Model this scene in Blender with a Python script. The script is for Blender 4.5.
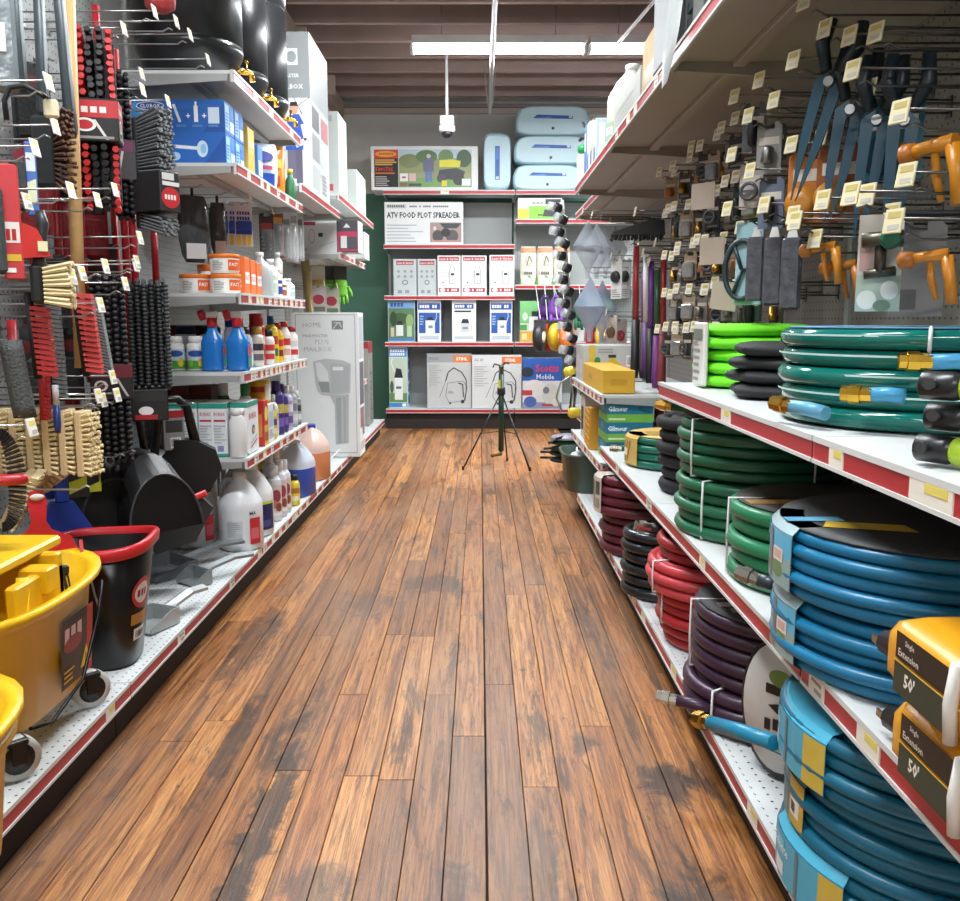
import bpy, math, random
from mathutils import Vector, Matrix
R = random.Random(7)
PI = math.pi
for o in list(bpy.data.objects): bpy.data.objects.remove(o)
scene = bpy.context.scene
C = scene.collection

# ------------------------------------------------------------------ camera
PITCH = math.atan(130.5 / 900)
cam = bpy.data.objects.new('camera', bpy.data.cameras.new('camera'))
C.objects.link(cam)
cam.location = (0, 0, 1.05)
cam.rotation_euler = (PI / 2 - PITCH, 0, 0)
cam.data.sensor_fit = 'HORIZONTAL'
cam.data.sensor_width = 36.0
cam.data.lens = 36.0 * 900 / 960
cam.data.clip_start = 0.05
scene.camera = cam

# ------------------------------------------------------------------ world, exposure
world = bpy.data.worlds.new('world'); scene.world = world
world.use_nodes = True
world.node_tree.nodes['Background'].inputs['Color'].default_value = (0.86, 0.93, 1.0, 1)
world.node_tree.nodes['Background'].inputs['Strength'].default_value = 0.12
scene.view_settings.view_transform = 'Standard'
scene.view_settings.look = 'None'
scene.view_settings.gamma = 1.0
scene.view_settings.use_curve_mapping = False
scene.view_settings.exposure = 0.17
LAMP_W = 62.0          # watts of each four-foot fluorescent fixture

# ------------------------------------------------------------------ colour + materials
def lin(h):
    if isinstance(h, str):
        h = h.lstrip('#')
        h = [int(h[i:i + 2], 16) / 255 for i in (0, 2, 4)]
    return tuple(c / 12.92 if c <= 0.04045 else ((c + 0.055) / 1.055) ** 2.4 for c in h)
_M = {}
def mat(col, rough=0.5, metal=0.0, var=0.07, scale=14.0, bump=0.0, bscale=120.0, coat=0.0, trans=0.0, alpha=1.0, emit=0.0):
    key = (col, rough, metal, var, scale, bump, bscale, coat, trans, alpha, emit)
    if key in _M: return _M[key]
    m = bpy.data.materials.new('surface_' + str(col).lstrip('#')); m.use_nodes = True
    nt = m.node_tree; b = nt.nodes['Principled BSDF']
    c = lin(col)
    b.inputs['Roughness'].default_value = rough
    b.inputs['Metallic'].default_value = metal
    b.inputs['Coat Weight'].default_value = coat
    b.inputs['Transmission Weight'].default_value = trans
    b.inputs['Alpha'].default_value = alpha
    if emit:
        b.inputs['Emission Color'].default_value = (*c, 1); b.inputs['Emission Strength'].default_value = emit
    if var > 0:
        tc = nt.nodes.new('ShaderNodeTexCoord'); n = nt.nodes.new('ShaderNodeTexNoise')
        n.inputs['Scale'].default_value = scale; n.inputs['Detail'].default_value = 3
        nt.links.new(tc.outputs['Object'], n.inputs['Vector'])
        mx = nt.nodes.new('ShaderNodeMix'); mx.data_type = 'RGBA'
        mx.inputs['A'].default_value = (*[x * (1 - var) for x in c], 1)
        mx.inputs['B'].default_value = (*[min(1, x * (1 + var) + 0.004) for x in c], 1)
        nt.links.new(n.outputs['Fac'], mx.inputs['Factor'])
        nt.links.new(mx.outputs['Result'], b.inputs['Base Color'])
    else:
        b.inputs['Base Color'].default_value = (*c, 1)
    if bump > 0:
        tc = nt.nodes.new('ShaderNodeTexCoord'); n = nt.nodes.new('ShaderNodeTexNoise')
        n.inputs['Scale'].default_value = bscale; n.inputs['Detail'].default_value = 2
        nt.links.new(tc.outputs['Object'], n.inputs['Vector'])
        bp = nt.nodes.new('ShaderNodeBump'); bp.inputs['Strength'].default_value = bump; bp.inputs['Distance'].default_value = 0.004
        nt.links.new(n.outputs['Fac'], bp.inputs['Height']); nt.links.new(bp.outputs['Normal'], b.inputs['Normal'])
    _M[key] = m
    return m
def ink(col): return mat(col, 0.42, 0, 0.03)
def plastic(col, rough=0.35): return mat(col, rough, 0, 0.05)
def card(col): return mat(col, 0.55, 0, 0.05, 8, 0.08, 60)
def metal(col, rough=0.3): return mat(col, rough, 1.0, 0.08)
def clear(col='#e8eef2', a=0.28): return mat(col, 0.08, 0, 0.0, alpha=a)

def pegboard(axes, col, pitch=0.0254, rad=0.13, stripe=None):
    """painted steel panel with a grid of punched round holes"""
    key = ('peg', axes, col, pitch)
    if key in _M: return _M[key]
    m = bpy.data.materials.new('pegboard_' + axes); m.use_nodes = True
    nt = m.node_tree; b = nt.nodes['Principled BSDF']; L = nt.links.new
    b.inputs['Roughness'].default_value = 0.45
    tc = nt.nodes.new('ShaderNodeTexCoord'); sp = nt.nodes.new('ShaderNodeSeparateXYZ'); L(tc.outputs['Object'], sp.inputs[0])
    sq = []
    for a in axes:
        d = nt.nodes.new('ShaderNodeMath'); d.operation = 'DIVIDE'; d.inputs[1].default_value = pitch; L(sp.outputs[a], d.inputs[0])
        f = nt.nodes.new('ShaderNodeMath'); f.operation = 'FRACT'; L(d.outputs[0], f.inputs[0])
        s = nt.nodes.new('ShaderNodeMath'); s.operation = 'SUBTRACT'; s.inputs[1].default_value = 0.5; L(f.outputs[0], s.inputs[0])
        p = nt.nodes.new('ShaderNodeMath'); p.operation = 'POWER'; p.inputs[1].default_value = 2; L(s.outputs[0], p.inputs[0])
        sq.append(p)
    ad = nt.nodes.new('ShaderNodeMath'); ad.operation = 'ADD'; L(sq[0].outputs[0], ad.inputs[0]); L(sq[1].outputs[0], ad.inputs[1])
    lt = nt.nodes.new('ShaderNodeMath'); lt.operation = 'LESS_THAN'; lt.inputs[1].default_value = rad * rad; L(ad.outputs[0], lt.inputs[0])
    n = nt.nodes.new('ShaderNodeTexNoise'); n.inputs['Scale'].default_value = 5; n.inputs['Detail'].default_value = 4; L(tc.outputs['Object'], n.inputs['Vector'])
    c = lin(col)
    m1 = nt.nodes.new('ShaderNodeMix'); m1.data_type = 'RGBA'; L(n.outputs['Fac'], m1.inputs['Factor'])
    m1.inputs['A'].default_value = (*[x * 0.9 for x in c], 1); m1.inputs['B'].default_value = (*[min(1, x * 1.06) for x in c], 1)
    m2 = nt.nodes.new('ShaderNodeMix'); m2.data_type = 'RGBA'; L(lt.outputs[0], m2.inputs['Factor']); L(m1.outputs['Result'], m2.inputs['A'])
    m2.inputs['B'].default_value = (0.02, 0.02, 0.02, 1); L(m2.outputs['Result'], b.inputs['Base Color'])
    _M[key] = m
    return m

# ------------------------------------------------------------------ mesh builder
class MB:
    def __init__(s): s.v = []; s.f = []; s.fm = []; s.fs = []; s.mats = []; s.cur = 0
    def use(s, m):
        if m not in s.mats: s.mats.append(m)
        s.cur = s.mats.index(m); return s
    def add(s, v, f, smooth=False):
        o = len(s.v); s.v += [tuple(p) for p in v]
        for q in f:
            s.f.append([i + o for i in q]); s.fm.append(s.cur); s.fs.append(smooth)
        return s
    def box(s, x0, x1, y0, y1, z0, z1, b=0.0):
        if b <= 0:
            v = [(x, y, z) for z in (z0, z1) for y in (y0, y1) for x in (x0, x1)]
            return s.add(v, [(0, 2, 3, 1), (4, 5, 7, 6), (0, 1, 5, 4), (2, 6, 7, 3), (0, 4, 6, 2), (1, 3, 7, 5)])
        v = []; ix = {}
        X = (x0, x1); Y = (y0, y1); Z = (z0, z1); I = (b, -b)
        for i in (0, 1):
            for j in (0, 1):
                for k in (0, 1):
                    for a in range(3):
                        p = [X[i] + I[i], Y[j] + I[j], Z[k] + I[k]]
                        p[a] = (X[i], Y[j], Z[k])[a]
                        ix[i, j, k, a] = len(v); v.append(p)
        f = [[ix[0, 0, 0, 0], ix[0, 0, 1, 0], ix[0, 1, 1, 0], ix[0, 1, 0, 0]], [ix[1, 0, 0, 0], ix[1, 1, 0, 0], ix[1, 1, 1, 0], ix[1, 0, 1, 0]],
             [ix[0, 0, 0, 1], ix[1, 0, 0, 1], ix[1, 0, 1, 1], ix[0, 0, 1, 1]], [ix[0, 1, 0, 1], ix[0, 1, 1, 1], ix[1, 1, 1, 1], ix[1, 1, 0, 1]],
             [ix[0, 0, 0, 2], ix[0, 1, 0, 2], ix[1, 1, 0, 2], ix[1, 0, 0, 2]], [ix[0, 0, 1, 2], ix[1, 0, 1, 2], ix[1, 1, 1, 2], ix[0, 1, 1, 2]]]
        for i in (0, 1):
            for j in (0, 1):
                q = [ix[i, j, 0, 0], ix[i, j, 1, 0], ix[i, j, 1, 1], ix[i, j, 0, 1]]; f.append(q if i != j else q[::-1])
                q = [ix[i, 0, j, 0], ix[i, 1, j, 0], ix[i, 1, j, 2], ix[i, 0, j, 2]]; f.append(q if i == j else q[::-1])
                q = [ix[0, i, j, 1], ix[1, i, j, 1], ix[1, i, j, 2], ix[0, i, j, 2]]; f.append(q if i != j else q[::-1])
                for k in (0, 1):
                    q = [ix[i, j, k, 0], ix[i, j, k, 1], ix[i, j, k, 2]]; f.append(q if (i + j + k) % 2 else q[::-1])
        return s.add(v, f)
    def rings(s, rs, closed=True, cap0=True, cap1=True, smooth=True, loop=False):
        """loft through equal rings of points"""
        n = len(rs[0]); v = [p for r in rs for p in r]; f = []
        m = len(rs)
        for i in range(m if loop else m - 1):
            a = i * n; b2 = ((i + 1) % m) * n
            for j in range(n if closed else n - 1):
                k = (j + 1) % n
                f.append((a + j, a + k, b2 + k, b2 + j))
        o = len(s.v); s.add(v, f, smooth)
        if not loop and closed:
            if cap0: s.f.append([o + j for j in range(n - 1, -1, -1)]); s.fm.append(s.cur); s.fs.append(False)
            if cap1: s.f.append([o + (m - 1) * n + j for j in range(n)]); s.fm.append(s.cur); s.fs.append(False)
        return s
    def lathe(s, prof, seg=20, c=(0, 0, 0), sx=1.0, sy=1.0, sq=0.0, a0=0.0, a1=None, cap=True):
        rs = []
        full = a1 is None
        n = seg if full else seg + 1
        for r, z in prof:
            ring = []
            for j in range(n):
                a = a0 + (2 * PI if full else (a1 - a0)) * j / seg
                k = 1.0
                if sq: k = 1.0 / (abs(math.cos(a)) ** sq + abs(math.sin(a)) ** sq) ** (1.0 / sq)
                ring.append((c[0] + r * k * sx * math.cos(a), c[1] + r * k * sy * math.sin(a), c[2] + z))
            rs.append(ring)
        return s.rings(rs, closed=full, cap0=cap and full, cap1=cap and full)
    def tube(s, pts, r, seg=8, loop=False, caps=True, smooth=True):
        P = [Vector(p) for p in pts]; n = len(P); rs = []
        t = [(P[(i + 1) % n] - P[i - 1]) if loop else (P[min(i + 1, n - 1)] - P[max(i - 1, 0)]) for i in range(n)]
        t = [q.normalized() if q.length > 1e-9 else Vector((0, 0, 1)) for q in t]
        up = Vector((0, 0, 1)) if abs(t[0].z) < 0.9 else Vector((1, 0, 0))
        u = t[0].cross(up).normalized()
        for i in range(n):
            u = (u - t[i] * u.dot(t[i])).normalized(); w = t[i].cross(u)
            rr = r[i] if isinstance(r, (list, tuple)) else r
            rs.append([P[i] + (u * math.cos(2 * PI * j / seg) + w * math.sin(2 * PI * j / seg)) * rr for j in range(seg)])
        return s.rings(rs, True, caps, caps, smooth, loop)
    def prism(s, poly, lo, hi, axis='y', smooth=False):
        """extrude a 2-D outline: axis y -> (x,z), axis x -> (y,z), axis z -> (x,y)"""
        def pt(a, b, h): return (a, h, b) if axis == 'y' else (h, a, b) if axis == 'x' else (a, b, h)
        n = len(poly)
        v = [pt(a, b, lo) for a, b in poly] + [pt(a, b, hi) for a, b in poly]
        f = [(i, (i + 1) % n, (i + 1) % n + n, i + n) for i in range(n)]
        s.add(v, f, smooth); o = len(s.v) - 2 * n
        s.f.append([o + i for i in range(n - 1, -1, -1)]); s.fm.append(s.cur); s.fs.append(False)
        s.f.append([o + n + i for i in range(n)]); s.fm.append(s.cur); s.fs.append(False)
        return s
    def cone(s, p0, p1, r0, r1, seg=5): return s.tube([p0, p1], [r0, r1], seg, smooth=False)
    def xf(s, M, start=0):
        s.v[start:] = [tuple(M @ Vector(p)) for p in s.v[start:]]; return s
    def build(s, name, m=None, parent=None, loc=(0, 0, 0), rot=(0, 0, 0)):
        me = bpy.data.meshes.new(name)
        me.from_pydata(s.v, [], s.f)
        ms = s.mats if s.mats else [m]
        for q in ms: me.materials.append(q)
        me.polygons.foreach_set('material_index', s.fm)
        me.polygons.foreach_set('use_smooth', s.fs)
        me.update()
        o = bpy.data.objects.new(name, me); C.objects.link(o)
        o.location = loc; o.rotation_euler = rot
        if parent is not None: o.parent = parent
        return o
def fix_normals(o):
    import bmesh
    bm = bmesh.new(); bm.from_mesh(o.data); bmesh.ops.recalc_face_normals(bm, faces=bm.faces); bm.to_mesh(o.data); bm.free()
    return o

def thing(name, label, cat, loc=(0, 0, 0), rz=0.0, group=None, rot=None):
    o = bpy.data.objects.new(name, None); C.objects.link(o)
    o.empty_display_size = 0.05
    o.location = loc; o.rotation_euler = rot if rot else (0, 0, rz)
    o['label'] = label; o['category'] = cat
    if group: o['group'] = group
    return o
def tag(o, label, cat, group=None):
    o['label'] = label; o['category'] = cat
    if group: o['group'] = group
    return o
def struct(o): o['kind'] = 'structure'; return o
def dup(root, loc, rz=None, label=None, group=None, rot=None):
    r = root.copy(); C.objects.link(r); r.location = loc
    if rz is not None: r.rotation_euler = (root.rotation_euler[0], root.rotation_euler[1], rz)
    if rot is not None: r.rotation_euler = rot
    if label: r['label'] = label
    if group: r['group'] = group
    for ch in list(root.children):
        c = ch.copy(); C.objects.link(c); c.parent = r
        for g in list(ch.children):
            d = g.copy(); C.objects.link(d); d.parent = c
    return r

# pixel of the 960 x 901 photograph -> point of the room on a known plane
_c, _s = math.cos(PITCH), math.sin(PITCH)
def at(px, py, X=None, Y=None, Z=None):
    u = (px - 480) / 900; v = (450.5 - py) / 900
    r = (u, _c + v * _s, -_s + v * _c)
    t = X / r[0] if X is not None else Y / r[1] if Y is not None else (Z - 1.05) / r[2]
    return Vector((r[0] * t, r[1] * t, 1.05 + r[2] * t))

# ------------------------------------------------------------------ flat print
_T = {}
def text_geo(t, bold=0.0):
    k = (t, bold)
    if k not in _T:
        cu = bpy.data.curves.new('glyphs', 'FONT'); cu.body = t; cu.size = 1.0; cu.resolution_u = 1; cu.offset = bold
        cu.fill_mode = 'FRONT'
        ob = bpy.data.objects.new('glyphs', cu); C.objects.link(ob)
        me = ob.to_mesh()
        v = [(p.co.x, p.co.y) for p in me.vertices]; f = [list(p.vertices) for p in me.polygons]
        ob.to_mesh_clear(); bpy.data.objects.remove(ob); bpy.data.curves.remove(cu)
        if v:
            x0 = min(p[0] for p in v); x1 = max(p[0] for p in v); y0 = min(p[1] for p in v); y1 = max(p[1] for p in v)
        else: x0 = y0 = 0; x1 = y1 = 1
        _T[k] = ([((a - x0), (b - y0)) for a, b in v], f, x1 - x0, y1 - y0)
    return _T[k]
def printed(mb, fn, W, H, els, eps=0.0006, nu=1):
    """els in 0..1 of a W x H face; fn(u, v, lift) -> point"""
    for li, e in enumerate(els):
        k = e[0]; lift = eps * (1 + 0.35 * li)
        if k == 'r':
            _, x0, y0, x1, y1, col = e; mb.use(ink(col))
            v = []; f = []
            for i in range(nu + 1):
                x = x0 + (x1 - x0) * i / nu
                v += [fn(x * W, y0 * H, lift), fn(x * W, y1 * H, lift)]
            for i in range(nu): f.append((2 * i, 2 * i + 2, 2 * i + 3, 2 * i + 1))
            mb.add(v, f)
        elif k == 'e':
            _, cx, cy, rx, ry, col = e; mb.use(ink(col))
            n = 12; v = []; f = []
            for i in range(n + 1):
                a = PI * i / n; x = cx - rx * math.cos(a); y = ry * max(math.sin(a), 0.02)
                v += [fn(x * W, (cy - y) * H, lift), fn(x * W, (cy + y) * H, lift)]
            for i in range(n): f.append((2 * i, 2 * i + 2, 2 * i + 3, 2 * i + 1))
            mb.add(v, f)
        elif k == 'p':
            _, pts, col = e; mb.use(ink(col))
            mb.add([fn(x * W, y * H, lift) for x, y in pts], [list(range(len(pts)))])
        elif k == 'l':
            _, pts, w, col = e; mb.use(ink(col))
            for (xa, ya), (xb, yb) in zip(pts[:-1], pts[1:]):
                ax, ay, bx, by = xa * W, ya * H, xb * W, yb * H
                d = math.hypot(bx - ax, by - ay) or 1e-6; nx, ny = -(by - ay) / d * w / 2, (bx - ax) / d * w / 2
                mb.add([fn(ax - nx, ay - ny, lift), fn(bx - nx, by - ny, lift), fn(bx + nx, by + ny, lift), fn(ax + nx, ay + ny, lift)], [(0, 1, 2, 3)])
        elif k == 't':
            # text, left x, bottom y, height, colour, [max width], [bold]
            t, x, y, h, col = e[1:6]; mw = e[6] if len(e) > 6 and e[6] else None
            if t.startswith('~'):          # lettering too small to read in the photograph: letter sized dashes
                mb.use(ink(col)); n = len(t) - 1; w = (mw or n * h * 0.6 * H / W) / n
                for i in range(n):
                    if t[i + 1] == ' ': continue
                    x0 = x + i * w; x1 = x0 + w * 0.72
                    mb.add([fn(x0 * W, y * H, lift), fn(x1 * W, y * H, lift), fn(x1 * W, (y + h) * H, lift), fn(x0 * W, (y + h) * H, lift)], [(0, 1, 2, 3)])
                continue
            bold = e[7] if len(e) > 7 else 0.012
            v, f, tw, th = text_geo(t, bold)
            sc = h * H / max(th, 1e-6); sx = sc
            if mw and tw * sc > mw * W: sx = mw * W / tw
            mb.use(ink(col))
            mb.add([fn(x * W + a * sx, y * H + b * sc, lift) for a, b in v], f)
        elif k == 'v':
            # text running upwards
            t, x, y, h, col = e[1:6]; mw = e[6] if len(e) > 6 and e[6] else None
            v, f, tw, th = text_geo(t, 0.012)
            sc = h * W / max(th, 1e-6); sx = sc
            if mw and tw * sc > mw * H: sx = mw * H / tw
            mb.use(ink(col))
            mb.add([fn(x * W - b * sc, y * H + a * sx, lift) for a, b in v], f)
    return mb
def lines(x0, y0, x1, y1, n, col, seed=1, h=0.45):
    """blocks of small copy: n ragged lines"""
    q = random.Random(seed); out = []; st = (y1 - y0) / n
    for i in range(n):
        yy = y0 + st * i
        out.append(('r', x0, yy, x0 + (x1 - x0) * q.uniform(0.55, 1.0), yy + st * h, col))
    return out
def barcode(x0, y0, x1, y1, seed=1):
    q = random.Random(seed); out = [('r', x0, y0, x1, y1, '#f2f2f0')]; x = x0 + (x1 - x0) * 0.08
    while x < x1 - (x1 - x0) * 0.12:
        w = (x1 - x0) * q.choice((0.03, 0.05, 0.08)); out.append(('r', x, y0 + (y1 - y0) * 0.15, x + w, y1 - (y1 - y0) * 0.12, '#1d1d1f')); x += w + (x1 - x0) * q.choice((0.03, 0.05))
    return out
def face_fn(face, w, d, h):
    if face == 'front': return lambda u, v, l: (u - w / 2, -d / 2 - l, v), w, h
    if face == 'right': return lambda u, v, l: (w / 2 + l, u - d / 2, v), d, h
    if face == 'left': return lambda u, v, l: (-w / 2 - l, d / 2 - u, v), d, h
    if face == 'back': return lambda u, v, l: (w / 2 - u, d / 2 + l, v), w, h
    return lambda u, v, l: (u - w / 2, v - d / 2, h + l), w, d
def carton(name, label, cat, loc, size, col, prints={}, rz=0.0, group=None, rough=None, chamfer=0.0025, rot=None):
    """printed carton: folded body plus print on its faces"""
    w, d, h = size
    t = thing(name, label, cat, loc, rz, group, rot)
    MB().box(-w / 2, w / 2, -d / 2, d / 2, 0, h, chamfer).build('carton_body', card(col), t)
    for face, els in prints.items():
        if not els: continue
        fn, W, H = face_fn(face, w, d, h)
        printed(MB(), fn, W, H, els).build('print', None, t)
    return t

# ================================================================== the room
XL, XR, YB, YF, ZC = -1.42, 4.6, 9.28, -4.2, 3.32
def wood_floor():
    m = bpy.data.materials.new('worn_pine_floor'); m.use_nodes = True
    nt = m.node_tree; L = nt.links.new; b = nt.nodes['Principled BSDF']
    geo = nt.nodes.new('ShaderNodeNewGeometry'); oi = nt.nodes.new('ShaderNodeObjectInfo')
    def vscale(sx, sy, sz, src=geo.outputs['Position'], off=None):
        mp = nt.nodes.new('ShaderNodeMapping'); mp.inputs['Scale'].default_value = (sx, sy, sz); L(src, mp.inputs['Vector'])
        if off: L(off, mp.inputs['Location'])
        return mp.outputs[0]
    def noise(vec, scale, detail=6, rough=0.6, dist=0.0):
        n = nt.nodes.new('ShaderNodeTexNoise'); n.inputs['Scale'].default_value = scale; n.inputs['Detail'].default_value = detail
        n.inputs['Roughness'].default_value = rough; n.inputs['Distortion'].default_value = dist; L(vec, n.inputs['Vector']); return n.outputs['Fac']
    def ramp(src, stops):
        r = nt.nodes.new('ShaderNodeValToRGB'); e = r.color_ramp.elements
        while len(e) < len(stops): e.new(0.5)
        for q, (p, c) in zip(e, stops): q.position = p; q.color = (*c, 1)
        L(src, r.inputs[0]); return r.outputs[0]
    def mix(f, a, c, mode='MIX'):
        x = nt.nodes.new('ShaderNodeMix'); x.data_type = 'RGBA'; x.blend_type = mode
        for s, i in ((f, 'Factor'), (a, 'A'), (c, 'B')):
            if hasattr(s, 'is_linked'): L(s, x.inputs[i])
            elif i == 'Factor': x.inputs[i].default_value = s
            else: x.inputs[i].default_value = (*s, 1)
        return x.outputs['Result']
    mulr = nt.nodes.new('ShaderNodeMath'); mulr.operation = 'MULTIPLY'; mulr.inputs[1].default_value = 57.0; L(oi.outputs['Random'], mulr.inputs[0])
    comb = nt.nodes.new('ShaderNodeCombineXYZ'); L(mulr.outputs[0], comb.inputs[0]); L(mulr.outputs[0], comb.inputs[1])
    grain = noise(vscale(30, 1.1, 1, off=comb.outputs[0]), 1.0, 8, 0.7, 2.2)
    fine = noise(vscale(130, 6, 1, off=comb.outputs[0]), 1.0, 7, 0.75, 1.0)
    blotch = noise(vscale(9.0, 1.5, 1, off=None), 1.0, 9, 0.74, 0.5)
    spots = noise(vscale(16, 5.5, 1), 1.0, 6, 0.72, 1.2)
    base = ramp(grain, [(0.30, lin('#5e3c1f')), (0.40, lin('#a06c3a')), (0.52, lin('#cf9a5c')), (0.72, lin('#ecc68c'))])
    plank = ramp(oi.outputs['Random'], [(0.0, lin('#ad9480')), (0.3, lin('#d9c2aa')), (0.6, lin('#f5dfc6')), (0.85, lin('#d8b898')), (1.0, lin('#b39c8c'))])
    c1 = mix(1.0, base, plank, 'MULTIPLY')
    fg = ramp(fine, [(0.38, (0.22, 0.20, 0.19)), (0.50, (1, 1, 1))])
    c2 = mix(0.8, c1, fg, 'MULTIPLY')
    st = ramp(blotch, [(0.545, (0, 0, 0)), (0.60, (0.75, 0.75, 0.75)), (0.70, (1, 1, 1))])
    c3 = mix(st, c2, mix(0.85, c2, lin('#231a15')))
    sp = ramp(spots, [(0.62, (0, 0, 0)), (0.69, (1, 1, 1))])
    c4 = mix(sp, c3, mix(0.82, c3, lin('#130e0b')))
    streak = ramp(noise(vscale(24, 0.45, 1), 1.0, 5, 0.6, 0.6), [(0.56, (0, 0, 0)), (0.66, (0.9, 0.9, 0.9))])
    c4 = mix(streak, c4, mix(0.72, c4, lin('#1a1310')))
    # old spills and scuffs, each with its own place and ragged outline
    rag = noise(vscale(14, 9, 1), 1.0, 6, 0.7, 0.8); sepp = nt.nodes.new('ShaderNodeSeparateXYZ'); L(geo.outputs['Position'], sepp.inputs[0])
    def mth(op, a, b_=None):
        n_ = nt.nodes.new('ShaderNodeMath'); n_.operation = op
        for i_, v_ in enumerate((a, b_)):
            if v_ is None: continue
            if hasattr(v_, 'is_linked'): L(v_, n_.inputs[i_])
            else: n_.inputs[i_].default_value = v_
        return n_.outputs[0]
    for bx_, by_, sx_, sy_, k_ in ((0.43, 1.93, 0.07, 0.13, 0.85), (0.26, 2.12, 0.035, 0.06, 0.7), (-0.46, 1.75, 0.045, 0.55, 0.8), (-0.62, 2.15, 0.03, 0.4, 0.7), (-0.17, 3.5, 0.16, 0.16, 0.6), (-0.42, 3.25, 0.14, 0.2, 0.55), (0.42, 1.45, 0.09, 0.2, 0.7), (-0.05, 1.42, 0.05, 0.25, 0.6), (0.12, 1.62, 0.05, 0.2, 0.5), (-0.3, 1.5, 0.09, 0.14, 0.65), (-0.75, 2.9, 0.06, 0.5, 0.6)):
        dx_ = mth('POWER', mth('DIVIDE', mth('SUBTRACT', sepp.outputs[0], bx_), sx_), 2.0); dy_ = mth('POWER', mth('DIVIDE', mth('SUBTRACT', sepp.outputs[1], by_), sy_), 2.0)
        dd_ = mth('ADD', mth('SQRT', mth('ADD', dx_, dy_)), mth('MULTIPLY', mth('SUBTRACT', rag, 0.5), 3.2))
        c4 = mix(ramp(dd_, [(0.55, (k_, k_, k_)), (1.0, (0, 0, 0))]), c4, lin('#1b1512'))
    wear = ramp(noise(vscale(1.7, 0.6, 1), 1.3, 4, 0.55, 0.3), [(0.42, (0, 0, 0)), (0.64, (0.7, 0.7, 0.7))])
    c5 = mix(wear, c4, mix(0.5, c4, lin('#9a8270')))
    L(c5, b.inputs['Base Color'])
    rr = ramp(blotch, [(0.3, (0.34, 0.34, 0.34)), (0.7, (0.50, 0.50, 0.50))]); L(rr, b.inputs['Roughness'])
    b.inputs['Specular IOR Level'].default_value = 0.7
    bp = nt.nodes.new('ShaderNodeBump'); bp.inputs['Strength'].default_value = 0.55; bp.inputs['Distance'].default_value = 0.003
    L(mix(0.5, grain, fine), bp.inputs['Height']); L(bp.outputs['Normal'], b.inputs['Normal'])
    return m
WOOD = wood_floor()
floor = struct(MB().box(XL, XR, YF, YB, -0.12, -0.019).build('floor', mat('#1c120c', 0.8)))
PW = 0.0823
def plank_mesh(Lh, k):
    q = random.Random(k); g = 0.0008; b = 0.0010
    me = MB(); x0, x1 = -PW / 2 + g, PW / 2 - g; y0, y1 = -Lh / 2 + 0.001, Lh / 2 - 0.001
    me.box(x0, x1, y0, y1, -0.019, 0.0, b)
    return me
lens = [0.95, 1.2, 1.45, 1.7, 1.95, 2.3]
protos = {}
row = 0
x = 0.012 - PW * 13.5
while x < 0.72:
    y = -0.55 - R.uniform(0, 0.9)
    while y < 8.95:
        Lh = R.choice(lens); yc = y + Lh / 2
        if Lh not in protos:
            o = plank_mesh(Lh, len(protos)).build('plank', WOOD, floor); protos[Lh] = o
        else:
            o = protos[Lh].copy(); C.objects.link(o)
        o.location = (x, yc, R.uniform(-0.0016, 0.0)); o.rotation_euler = (0, R.uniform(-0.008, 0.008), R.uniform(-0.0006, 0.0006))
        y += Lh
    x += PW + (0.003 if row == 13 else 0)
    row += 1

WALL = mat('#cfccc6', 0.75, 0, 0.10, 2.0, 0.12, 30)
GREEN = mat('#4b7a66', 0.6, 0, 0.12, 2.5, 0.1, 30)
wb = struct(MB().box(XL - 0.1, XR, YB, YB + 0.1, 2.3, ZC).use(WALL).build('wall_back', WALL))
gw = MB().use(GREEN).box(XL - 0.1, XR, YB - 0.004, YB + 0.1, -0.1, 2.3).build('painted_dado', GREEN, wb)
struct(MB().box(XL - 0.1, XL, YF, YB, -0.1, ZC).build('wall_left', WALL))
struct(MB().box(XR, XR + 0.1, YF, YB, -0.1, ZC).build('wall_right', WALL))
struct(MB().box(XL - 0.1, XR + 0.1, YF - 0.1, YF, -0.1, ZC).build('wall_front', WALL))
# crown board on the back wall and girder along the left wall
TRIMC = mat('#b7a79c', 0.7, 0, 0.12, 4)
tr = struct(MB().box(XL, XR, YB - 0.05, YB, 3.06, 3.15).build('trim_1', TRIMC))
MB().box(XL, XR, YB - 0.09, YB - 0.05, 3.11, 3.145).build('ledge_strip', mat('#8d8078', 0.7), tr)
struct(MB().box(XL, XL + 0.09, YF, YB - 0.09, 3.02, 3.16).build('trim_2', mat('#a08f84', 0.7, 0, 0.15, 3)))
DECK = mat('#4a3a36', 0.75, 0, 0.22, 3.0, 0.2, 18)
ceil_ = struct(MB().box(XL - 0.1, XR + 0.1, YF, YB + 0.1, ZC, ZC + 0.08).build('ceiling', DECK))
JO = mat('#9a837b', 0.7, 0, 0.2, 3.5, 0.15, 25)
jm = None; y = YB - 0.33
while y > YF:
    if jm is None: jm = MB().box(XL, XR, -0.022, 0.022, 3.15, ZC - 0.001, 0.003).build('joist', JO, ceil_); o = jm
    else: o = jm.copy(); C.objects.link(o)
    o.location = (0, y, 0); y -= 0.425
# board ends nailed to the left girder
for yy in (8.2, 6.9):
    MB().box(XL + 0.09, XL + 0.16, yy - 0.02, yy + 0.02, 3.0, 3.15).build('hanger_block', TRIMC, ceil_)

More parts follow.
